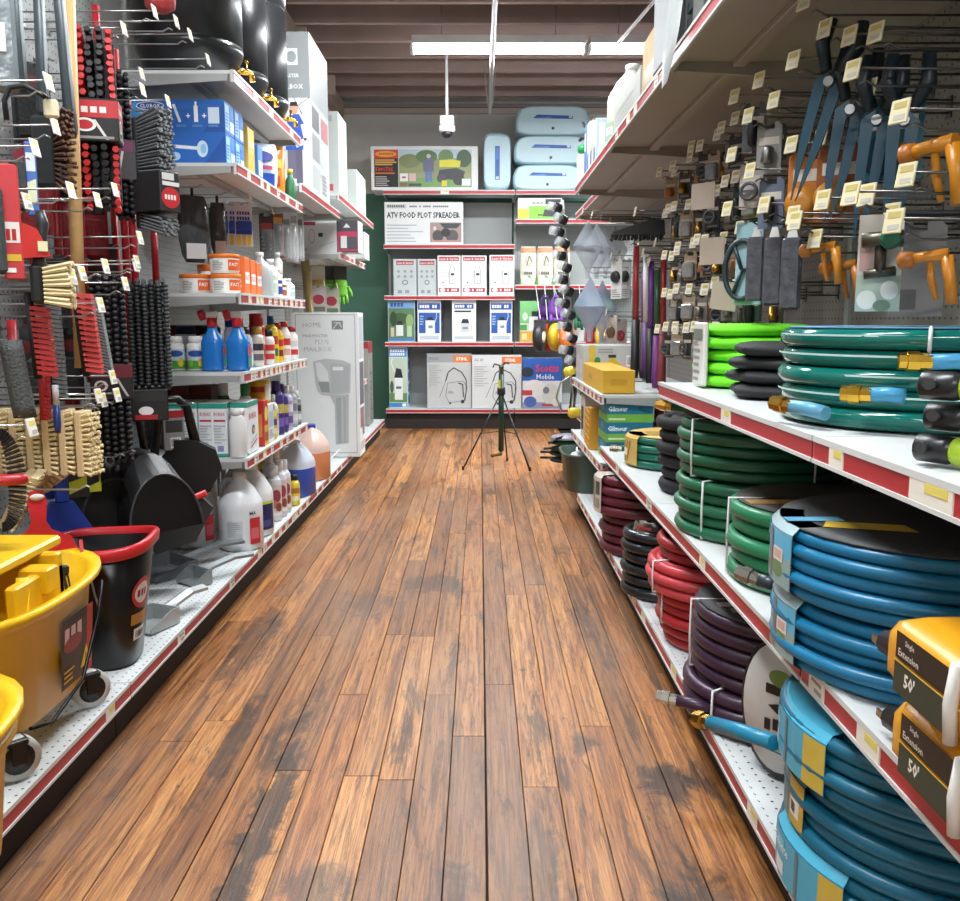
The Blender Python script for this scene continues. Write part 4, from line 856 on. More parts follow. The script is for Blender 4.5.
# beyond it: shelf bay towards the corner
pk = [('r', 0.62, 0, 1, 1, '#4a4a4e'), ('r', 0.63, 0.04, 0.99, 0.66, '#c43c62'), ('r', 0.66, 0.1, 0.98, 0.5, '#55555a'), ('r', 0.69, 0.14, 0.80, 0.52, '#e6e4e2'), ('p', [(0.74, 0.78), (0.8, 0.92), (0.87, 0.78)], '#e3e3e3'), ('r', 0.03, 0.86, 0.24, 0.97, '#b23a50'), ('e', 0.17, 0.52, 0.06, 0.24, '#bcbcbc'), ('e', 0.17, 0.52, 0.045, 0.19, '#dfdfdf'), ('r', 0.29, 0.5, 0.37, 0.62, '#3a3a3c'), ('r', 0.04, 0.06, 0.07, 0.14, '#9a9a9a'), ('l', [(0.3, 0.2), (0.58, 0.35)], 0.004, '#b9b9b9')]
carton('fan_carton', 'white carton with pink and grey end panel on the short shelf', 'box', (-0.955, 5.98, 1.478), (0.36, 0.16, 0.20), '#e0e2e2', {'front': pk}, -0.06)
carton('small_white_carton', 'small white carton with dotted face beyond the pink panel carton', 'box', (-0.90, 6.6, 1.478), (0.18, 0.24, 0.185), '#e3e8e4', {'front': [('e', 0.5, 0.2 + 0.2 * i, 0.04, 0.04, '#7d8280') for i in range(4)]})
a = at(325, 263, X=-1.12); GLV = mat('#7ab838', 0.6, 0, 0.2, 30)
for i, (px, X, c1, nm) in enumerate(((318, -1.18, '#c9a92c', 'pair of yellow work gloves hanging on a card'), (329, -1.12, '#4e9a34', 'pair of green work gloves with grey cuff hanging'), (340, -1.04, '#7ed03c', 'pair of lime green work gloves hanging by the wooden post'))):
    a = at(px, 269, X=X)
    t = thing('work_gloves', nm, 'gloves', (X, a.y, a.z), 0.4)
    MB().box(-0.05, 0.05, -0.004, 0.004, -0.10, 0.02, 0.001).build('header_card', card('#3a3d3a' if i else '#d8d2be'), t)
    mb = MB()
    mb.rings([[(0.055 * math.cos(b_) * k, 0.018 * math.sin(b_) - 0.012, z) for b_ in [2 * PI * j / 10 for j in range(10)]] for z, k in ((-0.08, 0.8), (-0.13, 0.95), (-0.18, 1.0), (-0.2, 0.95))])
    for j in range(4): mb.tube([(-0.042 + 0.028 * j, -0.012, -0.19), (-0.046 + 0.031 * j, -0.014, -0.265 + 0.012 * abs(j - 1.5))], [0.0135, 0.010], 8)
    mb.tube([(0.05, -0.012, -0.13), (0.075, -0.014, -0.17), (0.082, -0.014, -0.20)], [0.014, 0.012, 0.009], 8)
    fix_normals(mb.build('glove', mat(c1, 0.6, 0, 0.2, 30), t))
    hook(lb4, 7.04 - min(a.y, 7.0), a.z + 0.026, X - LB + 0.03, True)
for i, (px, py, X, col, nm) in enumerate(((318, 296, -1.15, '#c8c4c4', 'grey carded strap pack below the yellow gloves'), (331, 298, -1.08, '#b9bfae', 'pale patterned pack below the green gloves'))):
    a = at(px, py - 8, X=X)
    hangcard('strap_pack', nm, 'hardware', (X, a.y, a.z), 0.4, 0.12, 0.2, col, [('e', 0.5, 0.6, 0.35, 0.2, '#b03a4e'), ('r', 0.1, 0.1, 0.9, 0.3, '#6f7a6a')])
    hook(lb4, 7.04 - min(a.y, 7.0), a.z + 0.005, X - LB + 0.03, True)
a = at(345, 312, X=-1.02)
pole('wooden_post', 'flat tan wooden post leaning behind the mailbox carton', (-1.12, 6.36, ZB), (-1.22, 6.40, 1.46), 0.03, '#a08a58', cat='post')
carton('tool_carton', 'grey and black upright carton lettered sideways by the corner', 'box', (-1.03, 7.83, ZB), (0.16, 0.3, 0.72), '#8d8c88', {'right': [('r', 0, 0.86, 1, 1, '#9a3030'), ('v', 'DEWALT', 0.8, 0.06, 0.42, '#2b2b2b', 0.6)], 'front': [('r', 0, 0.92, 1, 1, '#9a3030'), ('r', 0.1, 0.5, 0.6, 0.8, '#3a3a3a'), ('v', 'DEWALT', 0.75, 0.05, 0.35, '#2b2b2b', 0.42)]})
carton('brown_carton', 'narrow brown carton standing behind the grey lettered carton', 'box', (-1.22, 7.35, 0.562), (0.2, 0.2, 0.4), '#7a5a3c', {'front': lines(0.2, 0.2, 0.8, 0.8, 4, '#5a4028', 3)})

# ================================================================== brush bay on the left
REDP = '#b3222a'
def lhook(y, z, x_end, tagged=True, b=None):
    """hook on the brush bay at world y, z reaching out to world x_end"""
    bb, y1 = (lb1, 3.38) if y > 2.161 else (lb0, 2.16)
    hook(bb, y1 - y, z, x_end - LB, tagged)
# --- long wooden handle and other poles
a = at(68, 0, X=-1.07); b_ = at(81, 368, X=-1.07)
pole('wooden_broomstick', 'long pale wooden broom handle hanging before the red poles', (-1.07, b_.y, b_.z), (-1.07, a.y + 0.02, 2.12), 0.0165, '#d0a970', rough=0.45)
def redpole(px, X, z0, z1, nm, grip=0.0, col=REDP, r=0.012, group='red steel broom poles'):
    y = yat(px, X, (z0 + z1) / 2)
    pole('broom_pole', nm, (X, y, z0), (X, y, z1), r, col, grip or None, group=group)
redpole(28, -1.27, 1.05, 1.86, 'red steel pole with ribbed black grip between grey handles', 0.16)
redpole(82, -1.26, 0.85, 1.76, 'red steel pole with ribbed black grip beside the red deck brush', 0.13)
redpole(132, -1.13, 1.05, 1.72, 'red steel pole with ribbed black grip beside the grey broom', 0.13)
redpole(36, -1.30, 0.75, 1.55, 'red steel pole seen behind the brown bristle brush')
redpole(62, -1.28, 0.62, 1.62, 'red steel pole just behind the wooden handle')
redpole(70, -1.28, 0.66, 1.58, 'thin red steel pole half hidden by the wooden handle')
redpole(104, -1.25, 0.80, 1.50, 'red steel pole above the black knobbly broom')
redpole(118, -1.22, 0.85, 1.50, 'red steel pole next to the hanging black broom')
redpole(124, -1.16, 0.86, 1.90, 'bright red pole slanting up past the hook tags')
redpole(155, -1.14, 1.17, 1.38, 'short red pole socketed in the large black broom')
redpole(16, -1.24, 0.70, 1.05, 'short red pole behind the grey mesh sleeve')
redpole(97, -1.2, 1.84, 2.02, 'red pole stub standing over the red deck brush')
# --- grey handled brushes
def greybrush(px0, px1, py1, X, nm, bristle=None, ztop=2.05, r=0.013):
    p1 = at(px1, py1, X=X); y = p1.y; y0 = yat(px0, X, 1.85)
    t = thing('scrub_brush', nm, 'brush', (X, y, p1.z), 0)
    L_ = ztop - p1.z; dy = (y0 - y) * 1.2
    MB().tube([(0, 0, 0), (0, 0, 0.02), (0, dy * 0.3, L_ * 0.3), (0, dy, L_)], [r * 0.8, r * 1.25, r, r * 0.9], 10).build('handle', mat('#3b4448', 0.4, 0, 0.15), t)
    MB().tube([(0.013, -0.004, 0.01), (0.013, dy * 0.3 - 0.004, L_ * 0.3), (0.013, dy - 0.004, L_)], 0.0045, 6).build('grey_inlay', plastic('#9fa8aa'), t)
    if bristle:
        MB().box(-0.03, 0.03, -0.02, 0.02, -0.17, 0.005, 0.008).build('brush_block', plastic('#1f2224'), t)
        roots = [(0.0 + 0.028, -0.015 + 0.01 * j, -0.16 + 0.0115 * i) for i in range(14) for j in range(4)]
        mb = tufts(MB(), roots, 0, (0.9, -0.5, 0), 0.05, 0.0045, 0.35, 4); mb.build('bristles', mat(bristle, 0.7, 0, 0.3, 60), t)
    lhook(y, ztop + 0.004, X + 0.05, False)
greybrush(14, 22, 92, -1.12, 'grey and black brush handle nearest the frosted package', None)
greybrush(39, 44, 118, -1.10, 'grey handled scrub brush with coarse brown bristles', '#5a3a2a')
greybrush(56, 72, 138, -1.04, 'long grey handle with pale end hung before wooden handle', None)
t = thing('mesh_package', 'frosted grey package hanging before the grey brush handles', 'package', tuple(at(-6, 10, X=-1.06)), 0.4)
MB().box(-0.05, 0.04, -0.02, 0.02, -0.17, 0.06, 0.008).build('wrap', mat('#727b7e', 0.2, 0, 0.25, 30, 0.6, 30), t)
MB().box(-0.04, 0.02, -0.024, -0.02, -0.09, -0.03).build('sticker', card('#e2e2cf'), t)
lhook(t.location.y, t.location.z + 0.076, -0.97)
# strap loop, sponge pack
p = at(20, 92, X=-1.0)
t = thing('rubber_strap', 'black looped rubber strap with beige sponge end', 'strap', p, 0.3)
MB().tube([(-0.03, 0, -0.06), (-0.032, 0, -0.02), (-0.02, 0, 0.008), (0.01, 0, 0.014), (0.04, 0, 0.0), (0.055, 0, -0.012)], 0.006, 8).build('loop', plastic('#17181a'), t)
MB().box(0.045, 0.075, -0.01, 0.01, -0.05, -0.012, 0.004).build('sponge_end', mat('#d9cfae', 0.8), t)
lhook(p.y, p.z - 0.008, -0.95)
for px, py, X, tilt, c1, c2, nm in ((8, 178, -1.04, 0.12, '#c43a3e', '#e8e2da', 'red and white carded dish brush hanging with black mesh head'), (30, 155, -1.06, 0.1, '#4a6fb8', '#d5dde6', 'blue wrapped sponge stick hanging beside brown bristles')):
    p = at(px, py, X=X)
    t = thing('dish_brush_pack', nm, 'brush', p, 0.4)
    h = 0.22 if px < 20 else 0.14
    cw = 0.04 if px < 20 else 0.024
    MB().box(-cw / 2, cw / 2, -0.006, 0.006, -h, 0.03, 0.003).build('backing_card', card(c1), t)
    mb = MB(); printed(mb, lambda u, v, l: (u - cw / 2, -0.006 - l, -h + v), cw, h + 0.03, [('r', 0.1, 0.32, 0.9, 0.5, c2), ('t', '~BB', 0.2, 0.34, 0.10, '#b3222a', 0.6), ('r', 0.1, 0.16, 0.9, 0.22, '#e0b63a'), ('r', 0.1, 0.06, 0.6, 0.1, '#f0efe9')] if px < 20 else [('r', 0.1, 0.6, 0.9, 0.85, c2), ('p', [(0.1, 0.1), (0.9, 0.2), (0.9, 0.5), (0.1, 0.45)], '#dfe6c0')]); mb.build('print', None, t)
    MB().box(-0.045, -0.012, -0.03, -0.006, -h * 0.95, -h * 0.1, 0.008).build('sponge', mat('#39413f', 0.8, 0, 0.4, 90, 0.6, 90), t)
    lhook(p.y, p.z + 0.036, X + 0.05)
p = at(28, 238, X=-1.02)
t = thing('red_scoop', 'red plastic scoop with price sticker hung near cream brush', 'scoop', p, 0.4)
fix_normals(MB().prism([(-0.07, 0.03), (-0.04, 0.045), (0.02, 0.02), (0.045, -0.04), (-0.05, -0.05), (-0.075, -0.02)], -0.02, 0.02, 'y').build('scoop_body', plastic('#c8322c', 0.3), t))
MB().box(0.02, 0.04, -0.024, -0.02, -0.03, -0.008).build('sticker', card('#e8e2b0'), t)
lhook(p.y, p.z + 0.052, -1.03)
# --- cream utility brush
p = at(40, 215, X=-1.0)
t = thing('utility_brush', 'black handled utility brush with thick cream bristles', 'brush', p, 0.35)
MB().tube([(0, 0, 0.01), (0.004, 0, -0.02), (0.0, 0, -0.06), (-0.008, 0, -0.10), (-0.008, 0, -0.12)], [0.010, 0.014, 0.010, 0.014, 0.020], 12).build('handle', mat('#2a2c2e', 0.4), t)
MB().box(-0.028, 0.0, -0.028, 0.028, -0.20, -0.11, 0.008).build('block', mat('#1c1d1f', 0.4), t)
roots = [(0.0, -0.022 + 0.0088 * j, -0.195 + 0.0092 * i) for i in range(9) for j in range(6)]
mb = tufts(MB(), roots, 0, (1, -0.25, 0.02), 0.062, 0.0062, 0.30, 3); mb.build('bristles', mat('#d9c79a', 0.7, 0, 0.15, 80), t)
lhook(p.y, p.z + 0.026, -0.94)
# --- comb like scrub brushes
def comb(name, nm, px0, py0, px1, py1, X, col, n, bl, flat=True, back='#151516'):
    a = at(px0, py0, X=X); b_ = at(px1, py1, X=X)
    t = thing(name, nm, 'brush', (X, a.y, a.z), 0)
    d = Vector((0, b_.y - a.y, b_.z - a.z))
    MB().tube([(0, 0, 0.03), tuple(d * 1.05)], 0.010, 8).build('brush_back', plastic(back, 0.5), t)
    mb = MB()
    for i in range(n):
        c = d * ((i + 0.5) / n); h = d.length / n * 0.32
        mb.prism([(c.x + 0.004, c.z - h), (c.x + bl, c.z - h - 0.006), (c.x + bl, c.z + h - 0.004), (c.x + 0.004, c.z + h)], c.y - 0.009, c.y + 0.009, 'y')
    mb.build('bristles', mat(col, 0.55, 0, 0.12, 60), t)
    return a
a = comb('scrub_comb', 'scrub brush with bright red flat bristles below the wooden handle', 74, 292, 86, 372, -1.03, '#d24a48', 15, 0.045)
lhook(a.y, a.z + 0.036, -0.96)
a = comb('scrub_comb', 'scrub brush with darker red bristles above the wooden block brushes', 29, 305, 38, 375, -1.04, '#b93030', 13, 0.045)
lhook(a.y, a.z + 0.036, -0.95)
comb('red_crimper', 'thin red toothed stick under the darker red scrub brush', 43, 372, 44, 418, -1.08, '#c22c2e', 12, 0.014, back='#b3222a')
a = comb('wire_comb', 'grey toothed brush with red and white label', 92, 308, 104, 372, -1.05, '#8d9496', 20, 0.026)
lhook(a.y, a.z + 0.036, -0.97)
a = comb('wire_comb', 'dark grey toothed brush with a white drop shaped tag', 46, 300, 54, 396, -1.07, '#6d7577', 22, 0.032)
lhook(a.y, a.z + 0.036, -0.99)
p = at(52, 345, X=-1.03); t = thing('drop_tag', 'small white and yellow drop shaped tag on the dark grey brush', 'tag', p, 0.3)
MB().lathe([(0.001, -0.018), (0.008, -0.01), (0.007, 0.0), (0.003, 0.02)], 10, sy=0.3).build('tag_body', card('#e9e7cf'), t)
t = thing('blue_handle_brush', 'small brush with blue grip and white label hung behind hooks', 'brush', tuple(at(55, 385, X=-1.06)), 0)
MB().tube([(0, 0, 0.0), (0, 0, -0.05)], 0.008, 8).build('label_sleeve', card('#dfe3e3'), t)
MB().tube([(0, 0, -0.05), (0, 0, -0.10), (0, 0, -0.12)], [0.009, 0.010, 0.007], 8).build('grip', plastic('#24408a'), t)
p = at(10, 340, X=-1.08)
t = thing('mesh_sleeve_brush', 'grey mesh covered brush with a red card hanging low', 'brush', p, 0.4)
MB().rings([[(0.025 * math.cos(c) + 0.02 * k / 6, 0.02 * math.sin(c), -0.03 * k) for c in [2 * PI * i / 12 for i in range(12)]] for k in range(7)]).build('mesh_sleeve', mat('#4a4d4c', 0.7, 0, 0.5, 120, 1.0, 160), t)
MB().box(-0.09, -0.03, -0.012, 0.012, -0.06, 0.06, 0.003).build('red_card', card('#b5222a'), t)
# --- large broom heads
deck_sl = (-0.055, 0.06, '#1d1b1c', [('r', 0, 0.55, 1, 0.95, '#b52a30'), ('t', '~DECK', 0.12, 0.66, 0.14, '#e9d9d6', 0.7), ('e', 0.35, 0.38, 0.22, 0.16, '#e8e6e4'), ('e', 0.35, 0.38, 0.16, 0.11, '#b52a30'), ('p', [(0.5, 0.5), (0.56, 0.5), (0.8, 0.05), (0.74, 0.05)], '#d8cfcb'), ('r', 0.08, 0.06, 0.9, 0.12, '#8f8b88')])
a = at(96, 45, X=-1.08); b_ = at(96, 205, X=-1.08)
brush_head('deck_brush', 'deck brush with red outer and black inner bristles and red card', 'brush', (-1.08, (a.y + b_.y) / 2, (a.z + b_.z) / 2), 0.25, a.z - b_.z, 0.115, 0.055, ['#c2282c', '#c2282c', '#1a1a1c', '#1a1a1c', '#c2282c'], '#17171a', deck_sl, nz=24, flare=0.12, tr=0.0092)
lhook(a.y + 0.02, a.z + 0.02, -1.02)
a = at(119, 78, X=-1.10); b_ = at(119, 215, X=-1.10)
brush_head('knob_broom', 'narrow black knobbly broom head behind the red deck brush', 'broom', (-1.10, (a.y + b_.y) / 2 + 0.02, (a.z + b_.z) / 2), 0.5, a.z - b_.z, 0.05, 0.03, ['#161618', '#161618', '#161618'], '#141416', (-0.10, 0.02, '#3a3638', [('p', [(0.5, 0.95), (0.6, 0.95), (0.3, 0.1), (0.2, 0.1)], '#c9c2c0'), ('r', 0.1, 0.7, 0.9, 0.95, '#6e2a50')]), nz=22, knob=True, flare=0.1)
lhook(a.y + 0.1, a.z + 0.01, -1.08)
a = at(150, 120, X=-1.06); b_ = at(150, 228, X=-1.06)
pb = brush_head('push_broom', 'push broom head with grey bristles and red oval card', 'broom', (-1.075, (a.y + b_.y) / 2, (a.z + b_.z) / 2), 1.05, a.z - b_.z, 0.06, 0.105, ['#6c7173', '#868b8c', '#757a7c', '#868b8c', '#6c7173'], '#141416', (-0.125, 0.0, '#242224', [('e', 0.5, 0.35, 0.46, 0.26, '#c2282e'), ('t', '~DECK', 0.2, 0.30, 0.12, '#f0e8e6', 0.6), ('r', 0.1, 0.78, 0.7, 0.95, '#d9d9d6'), ('r', 0.1, 0.64, 0.95, 0.74, '#e4e2de')]), nz=34, flare=0.15, tr=0.0052)
lhook(a.y - 0.04, a.z + 0.02, -1.0)
MB().lathe([(0.004, -0.02), (0.016, -0.01), (0.016, 0.006), (0.006, 0.014)], 10, (0.03, -0.06, 0.02)).build('locking_knob', plastic('#c42a2c'), pb)
a = at(115, 282, X=-1.08); b_ = at(115, 458, X=-1.08)
brush_head('black_broom', 'long black knobbly broom head with maroon card round its middle', 'broom', (-1.09, (a.y + b_.y) / 2, (a.z + b_.z) / 2), 0.35, a.z - b_.z, 0.095, 0.045, ['#141416', '#1c1c1f', '#141416', '#1c1c1f', '#141416'], '#101012', (-0.085, 0.02, '#211d1f', [('r', 0, 0.62, 1, 0.98, '#6a2430'), ('e', 0.25, 0.40, 0.16, 0.15, '#dedad8'), ('e', 0.25, 0.40, 0.10, 0.10, '#6a2430'), ('p', [(0.6, 0.6), (0.66, 0.6), (0.9, 0.1), (0.84, 0.1)], '#c9c2c0')]), nz=30, knob=True, flare=0.08)
lhook(a.y, a.z + 0.02, -1.03)
a = at(153, 285, X=-1.04); b_ = at(153, 386, X=-1.04)
brush_head('rough_broom', 'large rough black broom head socketed on a short red pole', 'broom', (-1.05, (a.y + b_.y) / 2, (a.z + b_.z) / 2), 0.35, a.z - b_.z, 0.115, 0.05, ['#26282a', '#1d1f20', '#303335', '#1d1f20', '#26282a', '#3a3d3f'], '#131315', None, nz=26, knob=True, flare=0.1)
p = at(152, 388, X=-1.04)
t = thing('broom_card', 'black card sleeve with red and white badge under the rough broom', 'card', (-1.05, p.y, p.z), 0.35)
MB().box(-0.055, 0.055, -0.05, 0.02, -0.10, -0.002, 0.003).build('sleeve', card('#1c1a1c'), t)
mb = MB(); els = [('r', 0.05, 0.62, 0.95, 0.9, '#2f2c2e'), ('e', 0.4, 0.32, 0.2, 0.14, '#e3e0de'), ('r', 0.1, 0.05, 0.7, 0.2, '#a8282e')]
printed(mb, lambda u, v, l: (u - 0.055, -0.05 - l, -0.10 + v), 0.11, 0.10, els); mb.build('print', None, t)
mb = MB(); printed(mb, lambda u, v, l: (0.055 + l, u - 0.05, -0.10 + v), 0.07, 0.10, [('r', 0.1, 0.05, 0.9, 0.95, '#c23a2e'), ('e', 0.5, 0.6, 0.35, 0.25, '#e6d9d0')]); mb.build('side_print', None, t)
# --- row of wooden block scrub brushes along one hook
TAN = mat('#dcc193', 0.6, 0, 0.2, 25, 0.2, 60)
def blockbrush(x, y, z, nm, h=0.165, rz=0.0, grp='tan wooden block scrub brushes'):
    t = thing('block_brush', nm, 'brush', (x, y, z), rz, grp)
    MB().box(-0.009, 0.009, -0.036, 0.036, -h, 0, 0.003).build('wood_block', TAN, t)
    roots = [(0.009, -0.030 + 0.0150 * j, -h + 0.011 + 0.0119 * i) for i in range(13) for j in range(5)]
    mb = tufts(MB(), roots, 0, (1, 0, 0.0), 0.021, 0.0052, 0.06, 7); mb.build('bristles', mat('#e8d5a4', 0.75, 0, 0.2, 60), t)
    return t
p = at(50, 410, X=-1.1)
for k in range(7):
    blockbrush(-1.275 + 0.0445 * k, 2.31 - 0.006 * k, 0.822 + 0.003 * (k % 2), 'tan wooden block scrub brush hanging in the tight row' if k < 6 else 'outermost tan wooden block scrub brush showing its whole bristle face')
lhook(2.30, 0.8295, -0.99); lhook(2.42, 0.87, -1.0)
for k, (px, py, ry) in enumerate(((22, 505, 0.5), (50, 498, 0.9))):
    p = at(px, py, X=-1.12)
    o = blockbrush(p.x, p.y + 0.05, p.z + 0.07, ('tan block brush tipped sideways behind the red dustpan', 'second tan block brush lying tilted behind the dustpan handle')[k], 0.15, 0.3); o.rotation_euler = (0.2, ry, 0.3)
# round red and black brush at far left
p = at(0, 480, X=-1.0)
t = thing('round_brush', 'round red brush edged with black bristles at the hook end', 'brush', p, 0.3)
MB().lathe([(0.05, -0.01), (0.055, 0), (0.05, 0.01), (0.01, 0.012)], 20, sy=0.4).build('red_body', plastic('#b5262a'), t)
mb = MB()
for i in range(30):
    c = -PI / 2 + PI * i / 29; mb.cone((0.05 * math.cos(c) * 0.3, 0, 0.09 * math.sin(c)), (0.05 * math.cos(c) * 0.3 + 0.035 * math.cos(c), 0, 0.11 * math.sin(c)), 0.003, 0.004, 5)
mb.build('bristles', plastic('#141416'), t)
lhook(p.y + 0.02, p.z + 0.08, -0.95)
# blue dustpans and yellow green packs behind
p = at(60, 470, X=-1.2)
for i, (px, X) in enumerate(((48, -1.24), (62, -1.18))):
    y = yat(px, X, 0.55)
    t = thing('blue_dustpan', ('blue dustpan handle hanging behind the tan block brushes', 'blue dustpan hanging with its pan behind the red one')[i], 'dustpan', (X, y, 0.66), 0.6, 'blue dustpans')
    MB().box(-0.018, 0.018, -0.008, 0.008, -0.12, 0.03, 0.004).build('handle', plastic('#1d3f98'), t)
    if i: fix_normals(MB().prism([(-0.03, -0.12), (0.03, -0.12), (0.12, -0.28), (0.11, -0.30), (-0.11, -0.30), (-0.12, -0.28)], -0.012, 0.03, 'y').build('pan', plastic('#1d3f98'), t))
    lhook(y, 0.694, X + 0.03, False)
for i, (px, nm) in enumerate(((78, 'black and yellow hang pack half behind the block brushes'), (90, 'yellow green hang pack with black patch by the dark dustpan'))):
    X = -1.16; y = yat(px, X, 0.58)
    hangcard('squeegee_pack', nm, 'package', (X, y, 0.655), 0.5, 0.06, 0.13, '#b9bf2c' if i else '#2a2a26', [('p', [(0.1, 0.1), (0.9, 0.3), (0.9, 0.6), (0.1, 0.45)], '#1b1b1b' if i else '#b9bf2c'), ('r', 0.2, 0.7, 0.8, 0.9, '#e6e4c0')])
    lhook(y, 0.660, -1.02, False)
# --- lobby dustpans (black) and handles
BLK = mat('#0b0b0c', 0.4, 0, 0.25, 8); BLKG = mat('#0e0e0f', 0.45, 0, 0.2, 8)
def lobbypan(px, py, X, s, nm, ry, rz):
    p = at(px, py, X=X)
    t = thing('lobby_dustpan', nm, 'dustpan', p, 0, 'black lobby dustpans', rot=(ry, 0.0, rz))
    half = [(0.13 * math.cos(c), -0.27 + 0.27 * math.sin(c)) for c in [PI * i / 16 for i in range(17)]]
    rs = [[(a_ * k * s, y_ * s, (-0.27 + (b_ + 0.27) * k2) * s) for a_, b_ in half] for y_, k, k2 in ((0.035, 0.9, 0.92), (0.03, 1.0, 1.0), (-0.03, 1.02, 0.92), (-0.09, 0.98, 0.66))]
    fix_normals(MB().rings(rs, cap0=True, cap1=True, smooth=False).build('pan', BLK, t))
    MB().tube([(a_ * 0.98 * s, -0.092 * s, (-0.27 + (b_ + 0.27) * 0.66) * s) for a_, b_ in half], 0.004, 6).build('pan_lip', mat('#3a3b3d', 0.3), t)
    MB().tube([(-0.03 * s, 0.033, -0.02), (-0.022 * s, 0.033, 0.14 * s), (0.022 * s, 0.033, 0.14 * s), (0.03 * s, 0.033, -0.02)], 0.012, 8).build('yoke', BLK, t)
    return t
o1 = lobbypan(96, 452, -1.2, 0.95, 'black lobby dustpan nearest the tan block brushes', -0.15, 0.85)
o2 = lobbypan(141, 447, -1.08, 1.0, 'black lobby dustpan in the middle of the hanging set', -0.15, 0.9)
p = at(172, 402, X=-1.08)
t = thing('upright_yoke', 'black arched dustpan yoke framing a grey label', 'dustpan', p, 0.6)
MB().tube([(-0.075, 0, -0.22), (-0.045, 0, -0.02), (-0.02, 0, 0.01), (0.02, 0, 0.01), (0.05, 0, -0.02), (0.085, 0, -0.20)], [0.016, 0.016, 0.014, 0.014, 0.016, 0.02], 8).build('arch', BLK, t)
MB().box(-0.035, 0.038, -0.004, 0.004, -0.17, -0.03, 0.002).build('label_card', card('#8f9190'), t)
mb = MB(); printed(mb, lambda u, v, l: (u - 0.035, -0.004 - l, -0.17 + v), 0.073, 0.14, [('r', 0, 0.82, 1, 1, '#a8282e'), ('r', 0.1, 0.45, 0.9, 0.75, '#3b3d3e')] + barcode(0.3, 0.05, 0.8, 0.32, 3)); mb.build('print', None, t)
lhook(p.y, p.z - 0.012, -1.0, False)
p = at(196, 455, X=-1.02)
t = thing('angle_broom', 'black angle broom head drooping over the white jugs', 'broom', p, 0, rot=(0.0, 0.5, 0.3))
fix_normals(MB().prism([(-0.09, 0.02), (-0.03, 0.05), (0.05, 0.05), (0.10, 0.0), (0.10, -0.09), (0.06, -0.17), (-0.02, -0.16), (-0.10, -0.06)], -0.035, 0.035, 'y').build('broom_cap', BLKG, t))
roots = [(-0.07 + 0.02 * i, -0.025 + 0.0165 * j, -0.12) for i in range(9) for j in range(4)]
tufts(MB(), roots, 0, (0.1, 0, -1), 0.07, 0.007, 0.2, 3).build('bristles', mat('#121213', 0.7), t)
p = at(172, 505, X=-1.04)
t = thing('dust_pan_set', 'dark grey dustpan with red card and red grip lying low', 'dustpan', p, 0, rot=(0.15, -0.35, 0.25))
fix_normals(MB().prism([(-0.11, -0.02), (0.10, -0.01), (0.12, -0.06), (0.02, -0.15), (-0.12, -0.14)], -0.01, 0.012, 'y').build('pan', mat('#2b2c2d', 0.5, 0, 0.3, 10), t))
MB().tube([(-0.12, -0.012, -0.01), (0.12, -0.012, 0.0)], 0.012, 8).build('red_grip', plastic('#c02a2c'), t)
fix_normals(MB().prism([(-0.08, 0.0), (0.02, 0.0), (-0.03, 0.10), (-0.06, 0.10)], -0.006, 0.004, 'y').build('red_card', card('#c23a3a'), t))
MB().box(0.02, 0.05, -0.028, -0.022, -0.012, 0.014).build('tag', card('#e6e4de'), t)
# dull grey corner pan behind the red dustpan
p = at(93, 505, X=-1.245)
t = thing('grey_dustpan', 'dull grey metal dustpan standing behind the black bucket', 'dustpan', (p.x, p.y, ZB), 0.7)
fix_normals(MB().prism([(-0.12, 0), (0.12, 0), (0.10, 0.34), (0.03, 0.40), (-0.05, 0.38), (-0.11, 0.26)], -0.008, 0.008, 'y').build('pan', mat('#4b4f50', 0.4, 0.4, 0.25, 6), t))
MB().box(-0.02, 0.02, -0.012, 0.012, 0.36, 0.47, 0.005).build('handle', mat('#3c4041', 0.45), t)
# --- grey dustpans flat on the base deck
def flatpan(nm, px, py, px2, py2, col, w, pl, hl, grp=None, z=ZB):
    a = at(px, py, Z=z + 0.02); b_ = at(px2, py2, Z=z + 0.05)
    ang = math.atan2(b_.y - a.y, b_.x - a.x)
    t = thing('metal_dustpan', nm, 'dustpan', (a.x, a.y, z), ang)
    m = mat(col, 0.35, 0.15, 0.15, 10)
    mb = MB()
    mb.prism([(-pl, -w), (-pl * 0.2, -w * 0.9), (0, -w * 0.35), (0, w * 0.35), (-pl * 0.2, w * 0.9), (-pl, w)], 0.001, 0.004, 'z')
    for s in (-1, 1): mb.prism([(-pl, 0.001), (0, 0.001), (0, 0.05), (-pl * 0.25, 0.05), (-pl, 0.015)], s * w * 0.93 - 0.002, s * w * 0.93 + 0.002, 'y')
    mb.box(-0.004, 0.0, -w * 0.9, w * 0.9, 0.001, 0.05)
    fix_normals(mb.build('pan', m, t))
    L_ = hl; MB().rings([[(x_, y_ * k, z_ + c) for y_, z_ in ((-0.021, 0.0), (0.021, 0.0), (0.021, 0.010), (0.0, 0.018), (-0.021, 0.010))] for x_, c, k in ((-0.005, 0.03, 1.3), (0.04, 0.04, 0.9), (L_ * 0.6, 0.055, 1.0), (L_, 0.05, 1.0))], smooth=False).build('handle', m, t)
flatpan('dark grey metal dustpan whose handle reaches the white jug', 184, 563, 230, 545, '#6f7476', 0.10, 0.17, 0.25)
flatpan('grey metal dustpan with handle along the base lip', 203, 575, 248, 556, '#8a8f91', 0.06, 0.07, 0.20)
flatpan('pale galvanised scoop lying in front of the grey dustpans', 166, 614, 196, 592, '#a9adac', 0.055, 0.12, 0.17)

